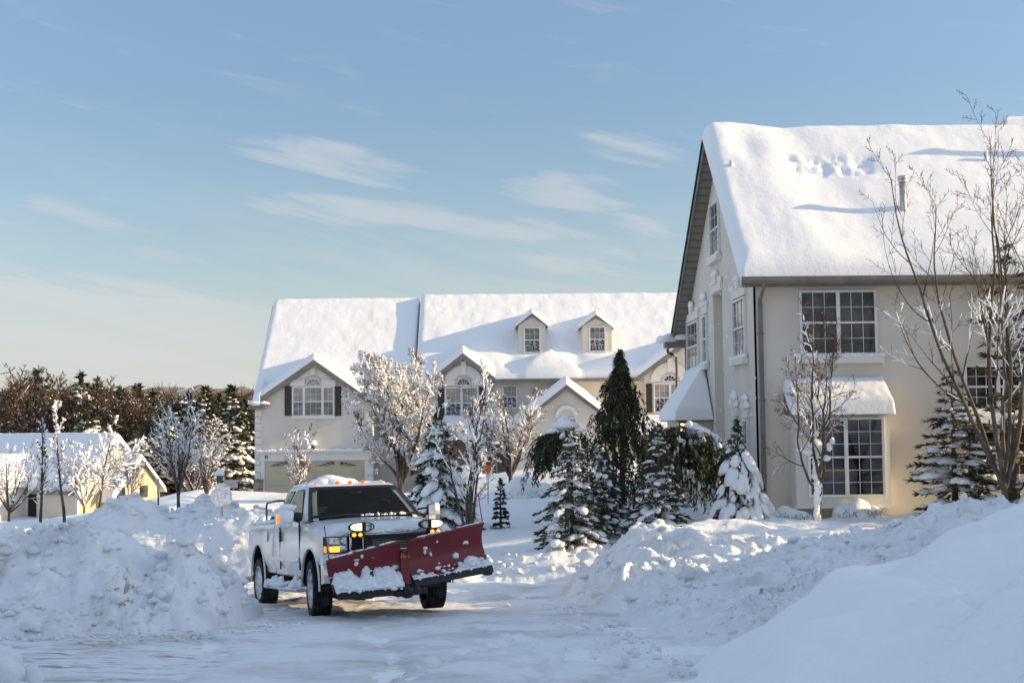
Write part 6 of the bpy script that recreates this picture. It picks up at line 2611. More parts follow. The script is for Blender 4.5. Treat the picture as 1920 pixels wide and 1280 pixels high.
def cut(o, cutters):
    """boolean difference, baked"""
    for c in cutters:
        m = o.modifiers.new('cut', 'BOOLEAN')
        m.operation = 'DIFFERENCE'
        m.object = c
        m.solver = 'EXACT'
    dg = bpy.context.evaluated_depsgraph_get()
    me = bpy.data.meshes.new_from_object(o.evaluated_get(dg))
    o.modifiers.clear()
    o.data = me
    return o


def sec(x, w, zb, zt, crown=0.0, well=None, tuck=.10):
    h = zt - zb
    half = [(w - tuck - .06, zb - .02), (w - tuck * .55, zb + .01), (w - .045, zb + .10), (w - .005, zb + .22), (w + .004, zb + .33), (w - .004, zb + h * .62), (w - .018, zt - .12), (w - .035, zt - .05), (w - .07, zt - .008), (w - .12, zt)]
    if well is not None:
        half += [(w - .17, zt), (w - .175, well), (w - .6, well)]
    else:
        half += [(w - .2, zt + crown * .45), (w - .4, zt + crown * .8), (w - .68, zt + crown)]
    pts_ = [(x, y, z) for y, z in half] + [(x, -y, z) for y, z in half[::-1]]
    return pts_


def cyl_obj(x, y0, y1, z, r):
    b = MB()
    b.cyl((x, y0, z), (x, y1, z), r, r, 40)
    return recalc(b.build('tmp', PAINT))


bpy.context.view_layer.update()
# bed
b = MB()
bs = []
for x, w in ((-4.54, .955), (-4.50, .985), (-4.3, 1.0), (-3.6, 1.01), (-3.0, 1.0), (-2.50, .99)):
    bs.append(sec(x, w, .58, 1.40, well=.98))
loft(b, bs)
bed = recalc(b.build('bed', PAINT))
cs_ = [cyl_obj(-3.6, -1.3, -.62, .50, .545), cyl_obj(-3.6, .62, 1.3, .50, .545)]
bpy.context.view_layer.update()
cut(bed, cs_)
# cab lower body
b = MB()
loft(b, [sec(x, w, .56, 1.40) for x, w in ((-2.47, .985), (-2.2, 1.0), (-1.4, 1.005), (-.62, 1.0))])
cabl = recalc(b.build('cab', PAINT))
# front fenders and hood
b = MB()
fs = []
for x, w, zb, zt, cr in ((-.61, 1.0, .56, 1.36, .045), (-.3, 1.003, .56, 1.345, .06), (0, 1.01, .56, 1.31, .075), (.35, 1.005, .58, 1.265, .085), (.62, .995, .62, 1.22, .085), (.78, .97, .66, 1.185, .075), (.84, .935, .70, 1.16, .06), (.86, .90, .74, 1.13, .05)):
    fs.append(sec(x, w, zb, zt, cr))
loft(b, fs)
fen = recalc(b.build('front_fender', PAINT))
cf = [cyl_obj(.02, -1.3, -.60, .46, .515), cyl_obj(.02, .60, 1.3, .46, .515)]
bpy.context.view_layer.update()
cut(fen, cf)
cut(cabl, [])
for c in cs_ + cf:
    me = c.data
    bpy.data.objects.remove(c)
for o in (bed, cabl, fen):
    o.parent = TR
    shade_auto(o, 32)
    bevel(o, .008, 2, 45)
# wheel arch lips and liners
for nm, par, xc, zc, rr in (('arch_lip', fen, .02, .46, .515), ('arch_lip', bed, -3.6, .50, .545)):
    for sy in (-1, 1):
        b = MB()
        aa = np.linspace(R(-8), R(188), 26)
        b.path([(xc + (rr + .012) * math.cos(t), sy * 1.004, zc + (rr + .012) * math.sin(t)) for t in aa], .016, 6)
        o = b.build(nm, PAINT)
        o.parent = par
        b = MB()
        for i in range(len(aa) - 1):
            t0, t1 = aa[i], aa[i + 1]
            q = [(xc + (rr - .006) * math.cos(t), y, zc + (rr - .006) * math.sin(t)) for t, y in ((t0, sy * .985), (t1, sy * .985), (t1, sy * .60), (t0, sy * .60))]
            b.poly(q)
        b.poly([(xc + (rr - .004) * math.cos(t), sy * .625, zc + (rr - .004) * math.sin(t)) for t in np.linspace(R(-25), R(205), 24)])
        o = b.build('wheel_well', SEAL)
        o.parent = par
# chassis
b = MB()
for y in (-.42, .42):
    b.bb(-4.4, .8, y - .05, y + .05, .42, .58)
b.cyl((-3.6, -.8, .41), (-3.6, .8, .41), .06, n=12)
b.cyl((0, -.8, .41), (0, .8, .41), .055, n=12)
b.bb(-2.4, -.9, -.5, .5, .40, .56)
b.cyl((-3.6, -.15, .41), (-3.6, .15, .41), .16, n=14)
b.bb(.55, .85, -.7, .7, .36, .6)
o = b.build('chassis', SEAL, TR)
# greenhouse
b = MB()


def ring(z, xf, xb, w, rc=.16):
    p = []
    for (cx0, cy0, a0) in ((xf - rc, -w + rc, -90), (xf - rc, w - rc, 0), (xb + rc * .6, w - rc * .6, 90), (xb + rc * .6, -w + rc * .6, 180)):
        r0 = rc if a0 in (-90, 0) else rc * .6
        for k in range(5):
            a = R(a0 + 90 * k / 4)
            p.append((cx0 + r0 * math.cos(a), cy0 + r0 * math.sin(a), z))
    return p


loft(b, [ring(1.385, -.40, -2.50, .945, .2), ring(1.50, -.56, -2.49, .905, .18), ring(1.70, -.83, -2.46, .83, .17), ring(1.86, -1.05, -2.43, .765, .17), ring(1.915, -1.14, -2.41, .735, .17), ring(1.95, -1.24, -2.37, .69, .17), ring(1.972, -1.42, -2.25, .55, .15), ring(1.98, -1.62, -2.1, .35, .12)])
roof = recalc(b.build('cab_roof', PAINT))
# open the front of the cab for the windshield
bm_ = bmesh.new()
bm_.from_mesh(roof.data)
kill = [f for f in bm_.faces if f.calc_center_median().z < 1.90 and f.normal.x > .45 and abs(f.calc_center_median().y) < .62]
bmesh.ops.delete(bm_, geom=kill, context='FACES')
bm_.to_mesh(roof.data)
bm_.free()
shade_auto(roof, 50)
roof.parent = TR


def xf_at(z):
    return np.interp(z, [1.385, 1.5, 1.7, 1.86, 1.915], [-.40, -.56, -.83, -1.05, -1.14])


def w_at(z):
    return np.interp(z, [1.385, 1.5, 1.7, 1.86, 1.915], [.945, .905, .83, .765, .735])


def rounded(poly, r, k=4):
    """round the corners of a 2D polygon"""
    out = []
    n = len(poly)
    for i in range(n):
        p0, p1, p2 = np.array(poly[i - 1], float), np.array(poly[i], float), np.array(poly[(i + 1) % n], float)
        a, c = nrm(p0 - p1), nrm(p2 - p1)
        rr = min(r, np.linalg.norm(p0 - p1) * .45, np.linalg.norm(p2 - p1) * .45)
        A, C = p1 + a * rr, p1 + c * rr
        for t in np.linspace(0, 1, k + 1):
            out.append((1 - t) ** 2 * A + 2 * t * (1 - t) * p1 + t * t * C)
    return out


def ws_panel(off, zb, zt, inset, m, name, r=.07):
    """windshield panel following the front of the greenhouse, gently bowed across"""
    P = []
    nz, ny = 14, 29
    for i in range(nz):
        z = zb + (zt - zb) * i / (nz - 1)
        w = w_at(z) - inset
        row = []
        for j in range(ny):
            s = -1 + 2 * j / (ny - 1)
            bow = .05 * (1 - s * s) - .10 * max(abs(s) - .82, 0) / .18 * .5
            row.append((xf_at(z) + off + bow * .9, s * w, z + off * .7))
        P.append(row)
    b_ = MB()
    b_.grid(np.array(P))
    return b_.build(name, m)


wss = ws_panel(.014, 1.375, 1.90, .045, SEAL, 'windshield')
bm_ = bmesh.new()
bm_.from_mesh(wss.data)
kill = [f for f in bm_.faces if 1.40 < f.calc_center_median().z < 1.885 and abs(f.calc_center_median().y) < w_at(f.calc_center_median().z) - .12]
bmesh.ops.delete(bm_, geom=kill, context='FACES')
bm_.to_mesh(wss.data)
bm_.free()
wss.parent = TR
WGLASS = bpy.data.materials.new('windshield_glass')
WGLASS.use_nodes = True


def _wg():
    n, l = nt(WGLASS)
    p = n['Principled BSDF']
    p.inputs['Base Color'].default_value = (0.008, 0.010, 0.012, 1)
    p.inputs['Roughness'].default_value = .03
    p.inputs['Specular IOR Level'].default_value = .35
    tr_ = n.new('ShaderNodeBsdfTransparent')
    tr_.inputs['Color'].default_value = (.72, .78, .78, 1)
    mx = n.new('ShaderNodeMixShader')
    mx.inputs[0].default_value = .62
    l.new(p.outputs[0], mx.inputs[1])
    l.new(tr_.outputs[0], mx.inputs[2])
    l.new(mx.outputs[0], n['Material Output'].inputs['Surface'])


_wg()
INTER = mat('cab_interior', (0.028, 0.027, 0.026), .8, .2)
SEATM = mat('grey_seat_cloth', (0.07, 0.066, 0.06), .9, .1)
ci = empty('cab_interior', (0, 0, 0), 0, TR)
b = MB()
b.grid(np.array([[(min(x, xf_at(z) - .19), s * (w_at(z) - .05), z) for z in (1.41, 1.6, 1.88)] for x, s in ((0, -1), (-2.42, -1), (-2.42, 1), (0, 1))]), smooth=False)
b.poly([(-.45, -.9, 1.405), (-.45, .9, 1.405), (-2.42, .9, 1.405), (-2.42, -.9, 1.405)])
b.poly([(-1.1, -.7, 1.895), (-1.1, .7, 1.895), (-2.42, .7, 1.895), (-2.42, -.7, 1.895)])
b.build('liner', INTER, ci)
b = MB()
b.prism([(-.46, y, z) for y, z in [(-.84, 1.41), (.84, 1.41), (.78, 1.46), (-.78, 1.46)]], (-.3, 0, .0))
b.build('dashboard', INTER, ci)
for y in (-.40, .40):
    b = MB()
    b.blobs([(-1.55, y, 1.48), (-1.58, y, 1.72)], [[.09, .25, .22], [.06, .14, .09]], 3, .03, .9)
    b.build('seat', SEATM, ci)
b = MB()
a_ = np.linspace(0, 2 * math.pi, 25)
b.path([(-.92 + .06 * math.sin(t), .40 + .18 * math.cos(t), 1.50 + .17 * math.sin(t)) for t in a_], .016, 6)
b.build('steering_wheel', SEAL, ci)
b = MB()
b.blobs([(-1.02, 0, 1.80)], [[.025, .11, .035]], 2, .02, .9)
b.build('rear_view_mirror', SEAL, ci)
b = MB()
b.bb(-2.41, -2.40, -.55, .55, 1.54, 1.80)
b.build('rear_glass', mat('bright_rear_glass', (0.16, 0.17, 0.18), .2, .4), ci)
g_ = ws_panel(.022, 1.40, 1.885, .085, WGLASS, 'pane')
g_.parent = wss
b = MB()
b.path([(-.30, -.74, 1.42), (-.40, -.35, 1.455), (-.43, .02, 1.45)], .012, 6)
b.path([(-.30, .1, 1.44), (-.39, .45, 1.46), (-.40, .74, 1.44)], .012, 6)
b.build('wiper', SEAL).parent = wss
b = MB()
g5 = np.random.default_rng(5)
yy = np.concatenate([g5.uniform(-.12, .22, 10), g5.normal(.33, .05, 6), g5.normal(.55, .04, 6)])
rr = g5.uniform(.012, .032, len(yy))
b.blobs(np.stack([-.29 + g5.normal(0, .015, len(yy)), yy, 1.425 + rr * .4], -1), rr, 1, .2, .5, seed=3)
b.build('windshield_snow', SNOW).parent = wss


def side_glass(poly, nm, r):
    for sy in (-1, 1):
        for off, grow_, m, k in ((.006, .0, SEAL, 0), (.012, -.022, TGLASS, 1)):
            q = np.array(rounded(poly, r))
            c = q.mean(0)
            if grow_:
                q = c + (q - c) * (1 + grow_ * 2 / np.ptp(q, axis=0))
            pts_ = [(x, sy * (w_at(z) + off + .003), z) for x, z in q]
            b_ = MB()
            b_.prism(pts_, (0, -sy * .012, 0))
            o_ = recalc(b_.build(nm if k == 0 else 'pane', m))
            if k == 0:
                o_.parent = TR
                par = o_
            else:
                o_.parent = par


side_glass([(-1.93, 1.40), (-.62, 1.40), (-.80, 1.56), (-1.17, 1.885), (-1.62, 1.885)], 'side_window', .08)
side_glass([(-2.36, 1.47), (-2.03, 1.47), (-1.75, 1.885), (-2.10, 1.885)], 'rear_side_window', .05)
b = MB()
b.bb(-2.535, -2.47, -.68, .68, 1.46, 1.84)
o = b.build('rear_window', TGLASS, TR)
# seams, handles, mouldings, sill step
b = MB()
for sy in (-1, 1):
    for x in (-1.91, -.615):
        b.bb(x - .0035, x + .0035, sy * .98, sy * 1.0065, .66, 1.385)
o = b.build('door_seam', SEAL, TR)
for sy in (-1, 1):
    b = MB()
    b.prism([(x, sy * 1.003, z) for x, z in rounded([(-1.80, 1.09), (-1.87, 1.09), (-1.87, 1.25), (-1.80, 1.25)], .02)], (0, sy * .025, 0))
    o = recalc(b.build('door_handle', SEAL, TR))
    b = MB()
    b.bb(-2.42, -.66, sy * .995, sy * 1.018, .785, .855)
    o = bevel(b.build('side_moulding', PAINT, TR), .008)
    b = MB()
    b.path([(-2.62, sy * .92, .40), (-2.58, sy * 1.06, .385), (-2.4, sy * 1.09, .385), (-.55, sy * 1.09, .385), (-.38, sy * 1.06, .385), (-.34, sy * .92, .40)], .042, 10)
    for x in (-2.1, -.9):
        b.tubes([(x, sy * .5, .5)], [(x, sy * 1.08, .39)], .03, .03, 6)
    o = b.build('running_board', CHROME, TR)
    if sy < 0:
        s_ = MB()
        g6 = np.random.default_rng(8)
        c = [(x, -1.07, .43) for x in np.linspace(-2.35, -.45, 26) if not -1.15 < x < -.85]
        s_.blobs(np.array(c) + g6.normal(0, .02, (len(c), 3)), np.stack([g6.uniform(.06, .12, len(c)), g6.uniform(.05, .09, len(c)), g6.uniform(.05, .14, len(c))], -1), 2, .2, .5, seed=4)
        s_.build('step_snow', SNOW).parent = o
b = MB()
for sy in (-1,):
    b.prism([(x, sy * 1.010, z) for x, z in rounded([(-3.0, 1.10), (-2.82, 1.10), (-2.82, 1.26), (-3.0, 1.26)], .03)], (0, .004, 0))
recalc(b.build('fuel_door', PAINT, TR))
# bumper, grille, headlights
b = MB()
bp = []
for y in np.linspace(-1.0, 1.0, 17):
    x = 1.0 - .13 * abs(y) ** 2.5 - .08 * max(abs(y) - .85, 0) / .15
    bp.append([(x - .16, y, .48), (x - .02, y, .50), (x, y, .55), (x, y, .70), (x - .03, y, .755), (x - .16, y, .76)])
loft(b, bp)
o = shade_auto(recalc(b.build('bumper', CHROME, TR)), 40)
b = MB()
bp = []
for y in np.linspace(-1.0, 1.0, 17):
    x = .955 - .13 * abs(y) ** 2.5 - .08 * max(abs(y) - .85, 0) / .15
    bp.append([(x - .14, y, .762), (x, y, .765), (x + .01, y, .80), (x - .01, y, .885), (x - .14, y, .89)])
loft(b, bp)
shade_auto(recalc(b.build('valance', PAINT, TR)), 40)
b = MB()
xg = .885
fy0, fy1, fz0, fz1 = -.665, .665, .895, 1.20
for (y0, y1, z0, z1) in ((fy0, fy1, fz1 - .045, fz1), (fy0, fy1, fz0, fz0 + .04), (fy0, fy0 + .045, fz0 + .04, fz1 - .045), (fy1 - .045, fy1, fz0 + .04, fz1 - .045), (-.475, -.43, fz0 + .04, fz1 - .045), (.43, .475, fz0 + .04, fz1 - .045)):
    b.bb(xg - .05, xg + .055, y0, y1, z0, z1)
gr = bevel(b.build('grille', CHROME, TR), .012)
b = MB()
b.bb(xg - .06, xg - .0, fy0 + .01, fy1 - .01, fz0 + .01, fz1 - .01)
b.build('grille_mesh', SEAL).parent = gr
b = MB()
for k in range(9):
    z = fz0 + .05 + k * (fz1 - fz0 - .1) / 8.5
    b.bb(xg + .002, xg + .022, -.43, .43, z, z + .011)
b.build('grille_bar', METAL).parent = gr
b = MB()
zs = 1.155
b.bb(xg + .02, xg + .050, -.43, .43, 1.145, 1.165)
o = b.build('upper_grille_bar', CHROME)
o.parent = gr
b = MB()
g7 = np.random.default_rng(9)
yy = np.concatenate([g7.uniform(-.1, .5, 12), g7.uniform(-.42, -.1, 4)])
b.blobs(np.stack([np.full(16, xg + .055), yy, 1.18 + g7.normal(0, .012, 16)], -1), np.stack([g7.uniform(.015, .03, 16), g7.uniform(.04, .08, 16), g7.uniform(.015, .035, 16)], -1), 1, .2, .5, seed=3)
b.build('grille_snow', SNOW).parent = gr
for sy in (-1, 1):
    hl = empty('headlight', (0, 0, 0), 0, TR)
    b = MB()
    pl_ = [(.93, sy * .675), (.90, sy * .82), (.845, sy * .93), (.74, sy * .992)]
    inn = [(.70, sy * .96), (.80, sy * .675)]
    ring_ = pl_ + inn
    b.prism([(x, y, .905) for x, y in ring_], (0, 0, .235))
    o = bevel(recalc(b.build('headlight_housing', SEAL, hl)), .006)

    def lens(z0, z1, m, t0, t1, nm):
        b_ = MB()
        a = np.array(pl_)
        d = np.r_[0, np.cumsum(np.linalg.norm(np.diff(a, axis=0), axis=1))]
        d /= d[-1]
        P = []
        for t in np.linspace(t0, t1, 9):
            x, y = np.interp(t, d, a[:, 0]), np.interp(t, d, a[:, 1])
            P.append([(x + .012, y + sy * .008, z0), (x + .014, y + sy * .01, (z0 + z1) / 2), (x + .012, y + sy * .008, z1)])
        b_.grid(np.array(P))
        return b_.build(nm, m, hl)

    lens(1.025, 1.125, HEADLENS, .06, .80, 'lens')
    lens(.92, 1.015, HEADLENS, .04, .30, 'lens')
    lens(.925, 1.005, AMBER_LIT, .30, .66, 'turn_signal')
    lens(.92, 1.015, HEADLENS, .67, .80, 'lens')
    lens(.92, 1.01, AMBER, .82, .95, 'side_marker')
# cab roof lamps
for y in (-.55, -.20, .0, .22, .55):
    b = MB()
    zr_ = np.interp(abs(y), [0, .35, .55, .69], [1.965, 1.962, 1.945, 1.92])
    b.blobs([(-1.28 - .12 * abs(y), y, zr_)], [[.075, .036, .042]], 2, .02, .3)
    o = b.build('roof_marker_lamp', ROOFLAMP, TR)
b = MB()
g8 = np.random.default_rng(13)
c = [(-1.95, -.12, 1.99), (-1.85, -.3, 1.98), (-1.9, .08, 1.98), (-2.1, -.15, 1.97), (-1.7, -.1, 1.98), (-1.75, -.52, 1.95), (-1.7, -.66, 1.93), (-1.6, .58, 1.94), (-1.65, .66, 1.92), (-1.9, .6, 1.95), (-2.1, .5, 1.95), (-2.1, -.5, 1.95), (-1.5, -.62, 1.93)]
r_ = [[.34, .28, .14], [.3, .2, .1], [.3, .2, .09], [.25, .3, .12], [.22, .25, .09], [.22, .1, .05], [.15, .07, .045], [.2, .09, .06], [.2, .07, .05], [.25, .12, .06], [.2, .2, .07], [.2, .2, .07], [.12, .06, .04]]
b.blobs(c, r_, 3, .07, .4, seed=13)
b.build('roof_snow', SNOW, TR)
# mirrors
for sy in (-1, 1):
    mi = empty('mirror', (0, 0, 0), 0, TR)
    b = MB()
    for z in (1.40, 1.50):
        b.tubes([(-.72, sy * .93, z)], [(-.62, sy * 1.12, z + .02)], .018, .018, 6)
    b.build('mirror_arm', SEAL, mi)
    b = MB()
    hs = []
    yc = sy * (1.20 if sy < 0 else 1.15)
    for z, k in ((1.30, .7), (1.33, .95), (1.45, 1.0), (1.55, .95), (1.585, .7)):
        hw, d = .105 * k, .07 * k
        hs.append([(-.64, yc - hw, z), (-.64, yc + hw, z), (-.55, yc + hw * .9, z), (-.53 + d * .4, yc, z), (-.55, yc - hw * .9, z)])
    loft(b, hs)
    o = shade_auto(recalc(b.build('mirror_housing', CHROME if sy > 0 else PAINT, mi)), 50)
    if sy < 0:
        b = MB()
        b.blobs([(-.55, -1.22, 1.46), (-.56, -1.20, 1.58), (-.55, -1.24, 1.36), (-.57, -1.14, 1.60)], [[.10, .125, .15], [.1, .13, .07], [.09, .11, .1], [.08, .1, .05]], 3, .10, .8, seed=5)
        b.build('mirror_snow', SNOW, mi)
        b = MB()
        b.blobs([(-.53, -1.035, 1.44)], [[.05, .07, .085]], 2, .03, .9)
        b.build('mirror_glass', SEAL, mi)
        b = MB()
        b.bb(-.60, -.50, -1.352, -1.335, 1.36, 1.50)
        b.build('mirror_marker', AMBER, mi)
# wheels
for x, y, st_ in ((0, -.87, -6), (0, .87, -6), (-3.6, -.87, 0), (-3.6, .87, 0)):
    sy = 1 if y > 0 else -1
    wh = empty('wheel', (x, y, .41), R(st_), TR)
    prof = [(-.13, .285), (-.142, .33), (-.138, .37), (-.118, .398), (-.10, .408)]
    for k in range(5):
        a = -.088 + k * .044
        prof += [(a - .012, .410), (a - .006, .398), (a + .006, .398), (a + .012, .410)]
    prof += [(.10, .408), (.118, .398), (.138, .37), (.142, .33), (.13, .285)]
    n_ = 48
    P = []
    for t in np.linspace(0, 2 * math.pi, n_ + 1):
        P.append([(r * math.cos(t), w, r * math.sin(t)) for w, r in prof])
    b = MB()
    b.grid(np.array(P))
    # sipes across the shoulders
    for t in np.linspace(0, 2 * math.pi, 60, endpoint=False):
        for s2 in (-1, 1):
            c, s = math.cos(t), math.sin(t)
            M_ = np.array([[c, 0, -s], [0, 1, 0], [s, 0, c]])
            b.box(M_ @ np.array([.403, s2 * .118, 0]), (.012, .03, .018), M_)
    b.build('tyre', RUBBER, wh)
    rp_ = [(.285, .13), (.278, .10), (.26, .085), (.20, .07), (.12, .055), (.10, .085), (.06, .10), (0, .102)]
    P = []
    for t in np.linspace(0, 2 * math.pi, 41):
        P.append([(r * math.cos(t), sy * w, r * math.sin(t)) for r, w in rp_])
    b = MB()
    b.grid(np.array(P))
    for k in range(8):
        t = k * math.pi / 4
        b.cyl((.085 * math.cos(t), sy * .07, .085 * math.sin(t)), (.085 * math.cos(t), sy * .10, .085 * math.sin(t)), .012, n=6)
    o = b.build('rim', RIM, wh)
    b = MB()
    for k in range(8):
        t = (k + .5) * math.pi / 4
        b.cyl((.215 * math.cos(t), sy * .074, .215 * math.sin(t)), (.215 * math.cos(t), sy * .079, .215 * math.sin(t)), .026, n=10)
    b.build('rim_hole', SEAL, wh)
    if sy < 0:
        b = MB()
        g8 = np.random.default_rng(int(abs(x)) + 2)
        m = 16 if x < -1 else 9
        t = g8.uniform(0, 6.28, m)
        r = g8.uniform(.05, .25, m)
        b.blobs(np.stack([r * np.cos(t), np.full(m, -.082), r * np.sin(t) + .02], -1), np.stack([g8.uniform(.05, .1, m), np.full(m, .02), g8.uniform(.05, .1, m)], -1), 1, .2, 1, seed=3)
        b.build('rim_snow', SNOW, wh)
# exhaust, bed rail, bed snow, aerial
b = MB()
b.cyl((-4.25, -.75, .46), (-4.33, -1.08, .45), .05, n=12, caps=False)
b.cyl((-4.25, -.75, .46), (-4.33, -1.07, .45), .04, n=12)
b.build('exhaust_pipe', METAL, TR)
b = MB()
for sy in (-1, 1):
    b.path([(-3.32, sy * .9, 1.40), (-3.32, sy * .9, 1.70), (-3.27, sy * .9, 1.745), (-2.56, sy * .88, 1.755)], .016, 8)
b.path([(-2.6, -.88, 1.755), (-2.6, .88, 1.755)], .016, 8)
b.build('bed_rack', SEAL, TR)
b = MB()
g8 = np.random.default_rng(21)
m = 60
b.blobs(np.stack([g8.uniform(-4.4, -2.65, m), g8.uniform(-.8, .8, m), np.full(m, 1.30) + g8.normal(0, .05, m)], -1), np.stack([g8.uniform(.12, .3, m), g8.uniform(.12, .28, m), g8.uniform(.08, .2, m)], -1), 2, .15, .6, seed=4)
k = 14
b.blobs(np.stack([np.linspace(-4.45, -2.7, k), np.full(k, -.9), np.full(k, 1.41)], -1), np.stack([np.full(k, .1), np.full(k, .06), g8.uniform(.03, .08, k)], -1), 2, .15, .3, seed=5)
b.blobs([(-2.75, -.75, 1.5), (-2.7, -.55, 1.55), (-2.9, -.7, 1.45)], [[.14, .14, .16], [.12, .14, .15], [.15, .12, .14]], 2, .15, .6, seed=9)
b.build('bed_snow', SNOW, TR)
b = MB()
b.blobs([(-3.0, -.86, 1.47), (-2.85, -.84, 1.46), (-3.15, -.82, 1.45)], [[.1, .05, .07], [.08, .05, .08], [.09, .06, .06]], 2, .2, .6, seed=2)
b.build('cargo', SEAL, TR)

# ---- plow
PL = empty('plow', (0, 0, 0), 0, TR)


def blade(to, ti, bo, bi, name):
    """outer/inner corners; curved moldboard with rolled top and lower edge"""
    to, ti, bo, bi = [np.array(v, float) for v in (to, ti, bo, bi)]
    nu, nv = 14, 12
    front, back = [], []
    al = nrm(ti - to)
    fw = np.array([1.0, 0, 0])
    nrml = nrm(np.cross(al, nrm(to - bo)))
    if nrml[0] < 0:
        nrml = -nrml
    for i in range(nu):
        u = i / (nu - 1)
        row, rb_ = [], []
        for j in range(nv):
            v = j / (nv - 1)
            p = (bo * (1 - u) + bi * u) * (1 - v) + (to * (1 - u) + ti * u) * v
            c = -.17 * math.sin(math.pi * min(v * .92, 1)) ** 1.0 + .05 * v
            row.append(p + nrml * c)
            rb_.append(p + nrml * (c - .025))
        front.append(row)
        back.append(rb_)
    b_ = MB()
    fr_, bk_ = np.array(front), np.array(back)
    b_.grid(fr_)
    b_.grid(bk_[::-1])
    for a, c in ((fr_[0], bk_[0]), (fr_[-1], bk_[-1]), (fr_[:, -1], bk_[:, -1]), (fr_[:, 0], bk_[:, 0])):
        for i in range(len(a) - 1):
            b_.poly([a[i], a[i + 1], c[i + 1], c[i]])
    o_ = recalc(b_.build(name, RED, PL))
    shade_auto(o_, 50)
    # rolled top lip, ribs behind
    b_ = MB()
    b_.path([fr_[i, -1] for i in range(nu)], .022, 8)
    for u in (0.02, .25, .5, .75, .98):
        i = int(u * (nu - 1))
        b_.path([bk_[i, j] - nrml * .02 for j in range(nv)], .03, 4)
    b_.build('blade_rib', RED).parent = o_
    # cutting edge
    e0, e1 = fr_[0, 0], fr_[-1, 0]
    dn = nrm(bo - to)
    b_ = MB()
    q = [e0 + nrml * .012, e1 + nrml * .012, e1 + dn * .095 + nrml * .03, e0 + dn * .095 + nrml * .03]
    b_.prism(q, -nrml * .03)
    b_.bb(0, .001, 0, .001, 0, .001) if False else None
    recalc(b_.build('cutting_edge', SEAL)).parent = o_
    return o_, fr_, nrml, al


LW, lf, ln, la_ = blade((1.62, -1.155, .825), (1.76, -.19, 1.03), (1.60, -1.05, .40), (1.78, -.13, .42), 'plow_wing')
RW, rf, rn, ra_ = blade((1.60, 1.10, 1.225), (1.76, -.055, 1.035), (1.60, 1.20, .64), (1.78, -.02, .51), 'plow_wing')
# centre hinge
b = MB()
b.cyl((1.70, -.10, .40), (1.68, -.12, .93), .05, n=12)
b.prism([(1.74, -.17, .46), (1.81, -.07, .47), (1.78, -.09, .86), (1.70, -.17, .84)], (-.06, .0, 0))
recalc(b.build('plow_hinge', RED, PL))
b = MB()
b.blobs([(1.74, -.10, .36), (1.74, .0, .38), (1.72, -.22, .34), (1.70, .09, .38), (1.60, 1.12, .535)], [[.12, .12, .10], [.1, .09, .07], [.08, .1, .06], [.08, .08, .07], [.05, .08, .04]], 2, .15, .9, seed=3)
b.build('plow_shoe', SEAL, PL)
b = MB()
for y in (-.38, .38):
    b.tubes([(.75, y, .46)], [(1.6, y * .5, .52)], .05, .05, 6)
    b.tubes([(1.0, y * 1.2, .95)], [(1.65, y * 1.5, .6)], .03, .03, 6)
b.bb(.98, 1.10, -.5, .5, .42, .52)
b.bb(1.0, 1.08, -.42, .42, 1.08, 1.14)
for y in (-.40, .40):
    b.bb(1.0, 1.07, y - .035, y + .035, .5, 1.1)
b.build('plow_frame', SEAL, PL)
for yc in (-.53, .50):
    lp = empty('plow_lamp', (0, 0, 0), 0, PL)
    b = MB()
    b.tubes([(1.03, yc * .85, 1.1)], [(1.03, yc, 1.22)], .02, .02, 6)
    hs = []
    for x, k in ((.98, .75), (1.02, .95), (1.09, 1.0), (1.115, 1.0)):
        hs.append([(x, yc + .185 * k * math.cos(t) * (abs(math.cos(t)) ** -.35 if abs(math.cos(t)) > .05 else 1), 1.255 + .068 * k * math.sin(t)) for t in np.linspace(0, 2 * math.pi, 24, endpoint=False)])
    loft(b, hs)
    o = recalc(b.build('lamp_housing', SEAL, lp))
    # lit half and clear half
    lit = -1 if yc < 0 else 1
    b = MB()
    e = [(1.118, yc + .165 * math.cos(t) * (abs(math.cos(t)) ** -.35 if abs(math.cos(t)) > .05 else 1), 1.255 + .052 * math.sin(t)) for t in np.linspace(0, 2 * math.pi, 32, endpoint=False)]
    left_ = [p for p in e if (p[1] - yc) * lit > -.02]
    right_ = [p for p in e if (p[1] - yc) * lit <= -.02]

    def order(q):
        c = np.mean(np.array(q), 0)
        return sorted(q, key=lambda p: math.atan2(p[2] - c[2], p[1] - c[1]))
    b.prism(order(left_), (.008, 0, 0))
    recalc(b.build('lit_lens', LAMP_LIT, lp))
    b = MB()
    b.prism(order(right_), (.007, 0, 0))
    recalc(b.build('clear_lens', HEADLENS, lp))
    b = MB()
    for d in (-.045, .045):
        b.blobs([(1.10, yc * 1.12 + d, 1.148)], [[.03, .03, .027]], 2, 0, 1)
    b.build('amber_marker', AMBER_LIT, lp)
    b = MB()
    b.bb(1.04, 1.085, yc * 1.12 - .09, yc * 1.12 + .09, 1.115, 1.18)
    b.build('marker_base', SEAL, lp)
for p0, p1 in (((1.62, -1.14, .82), (1.60, -1.19, 1.27)), ((1.60, 1.09, 1.22), (1.58, 1.05, 1.62))):
    b = MB()
    b.tubes([p0], [p1], .009, .006, 6)
    b.blobs([p1], [[.014, .014, .02]], 1, 0, 1)
    b.build('guide_rod', mat('red_guide_rod', (0.32, 0.05, 0.045), .5, .4), PL)
# snow carried on the plow
g9 = np.random.default_rng(31)
b = MB()


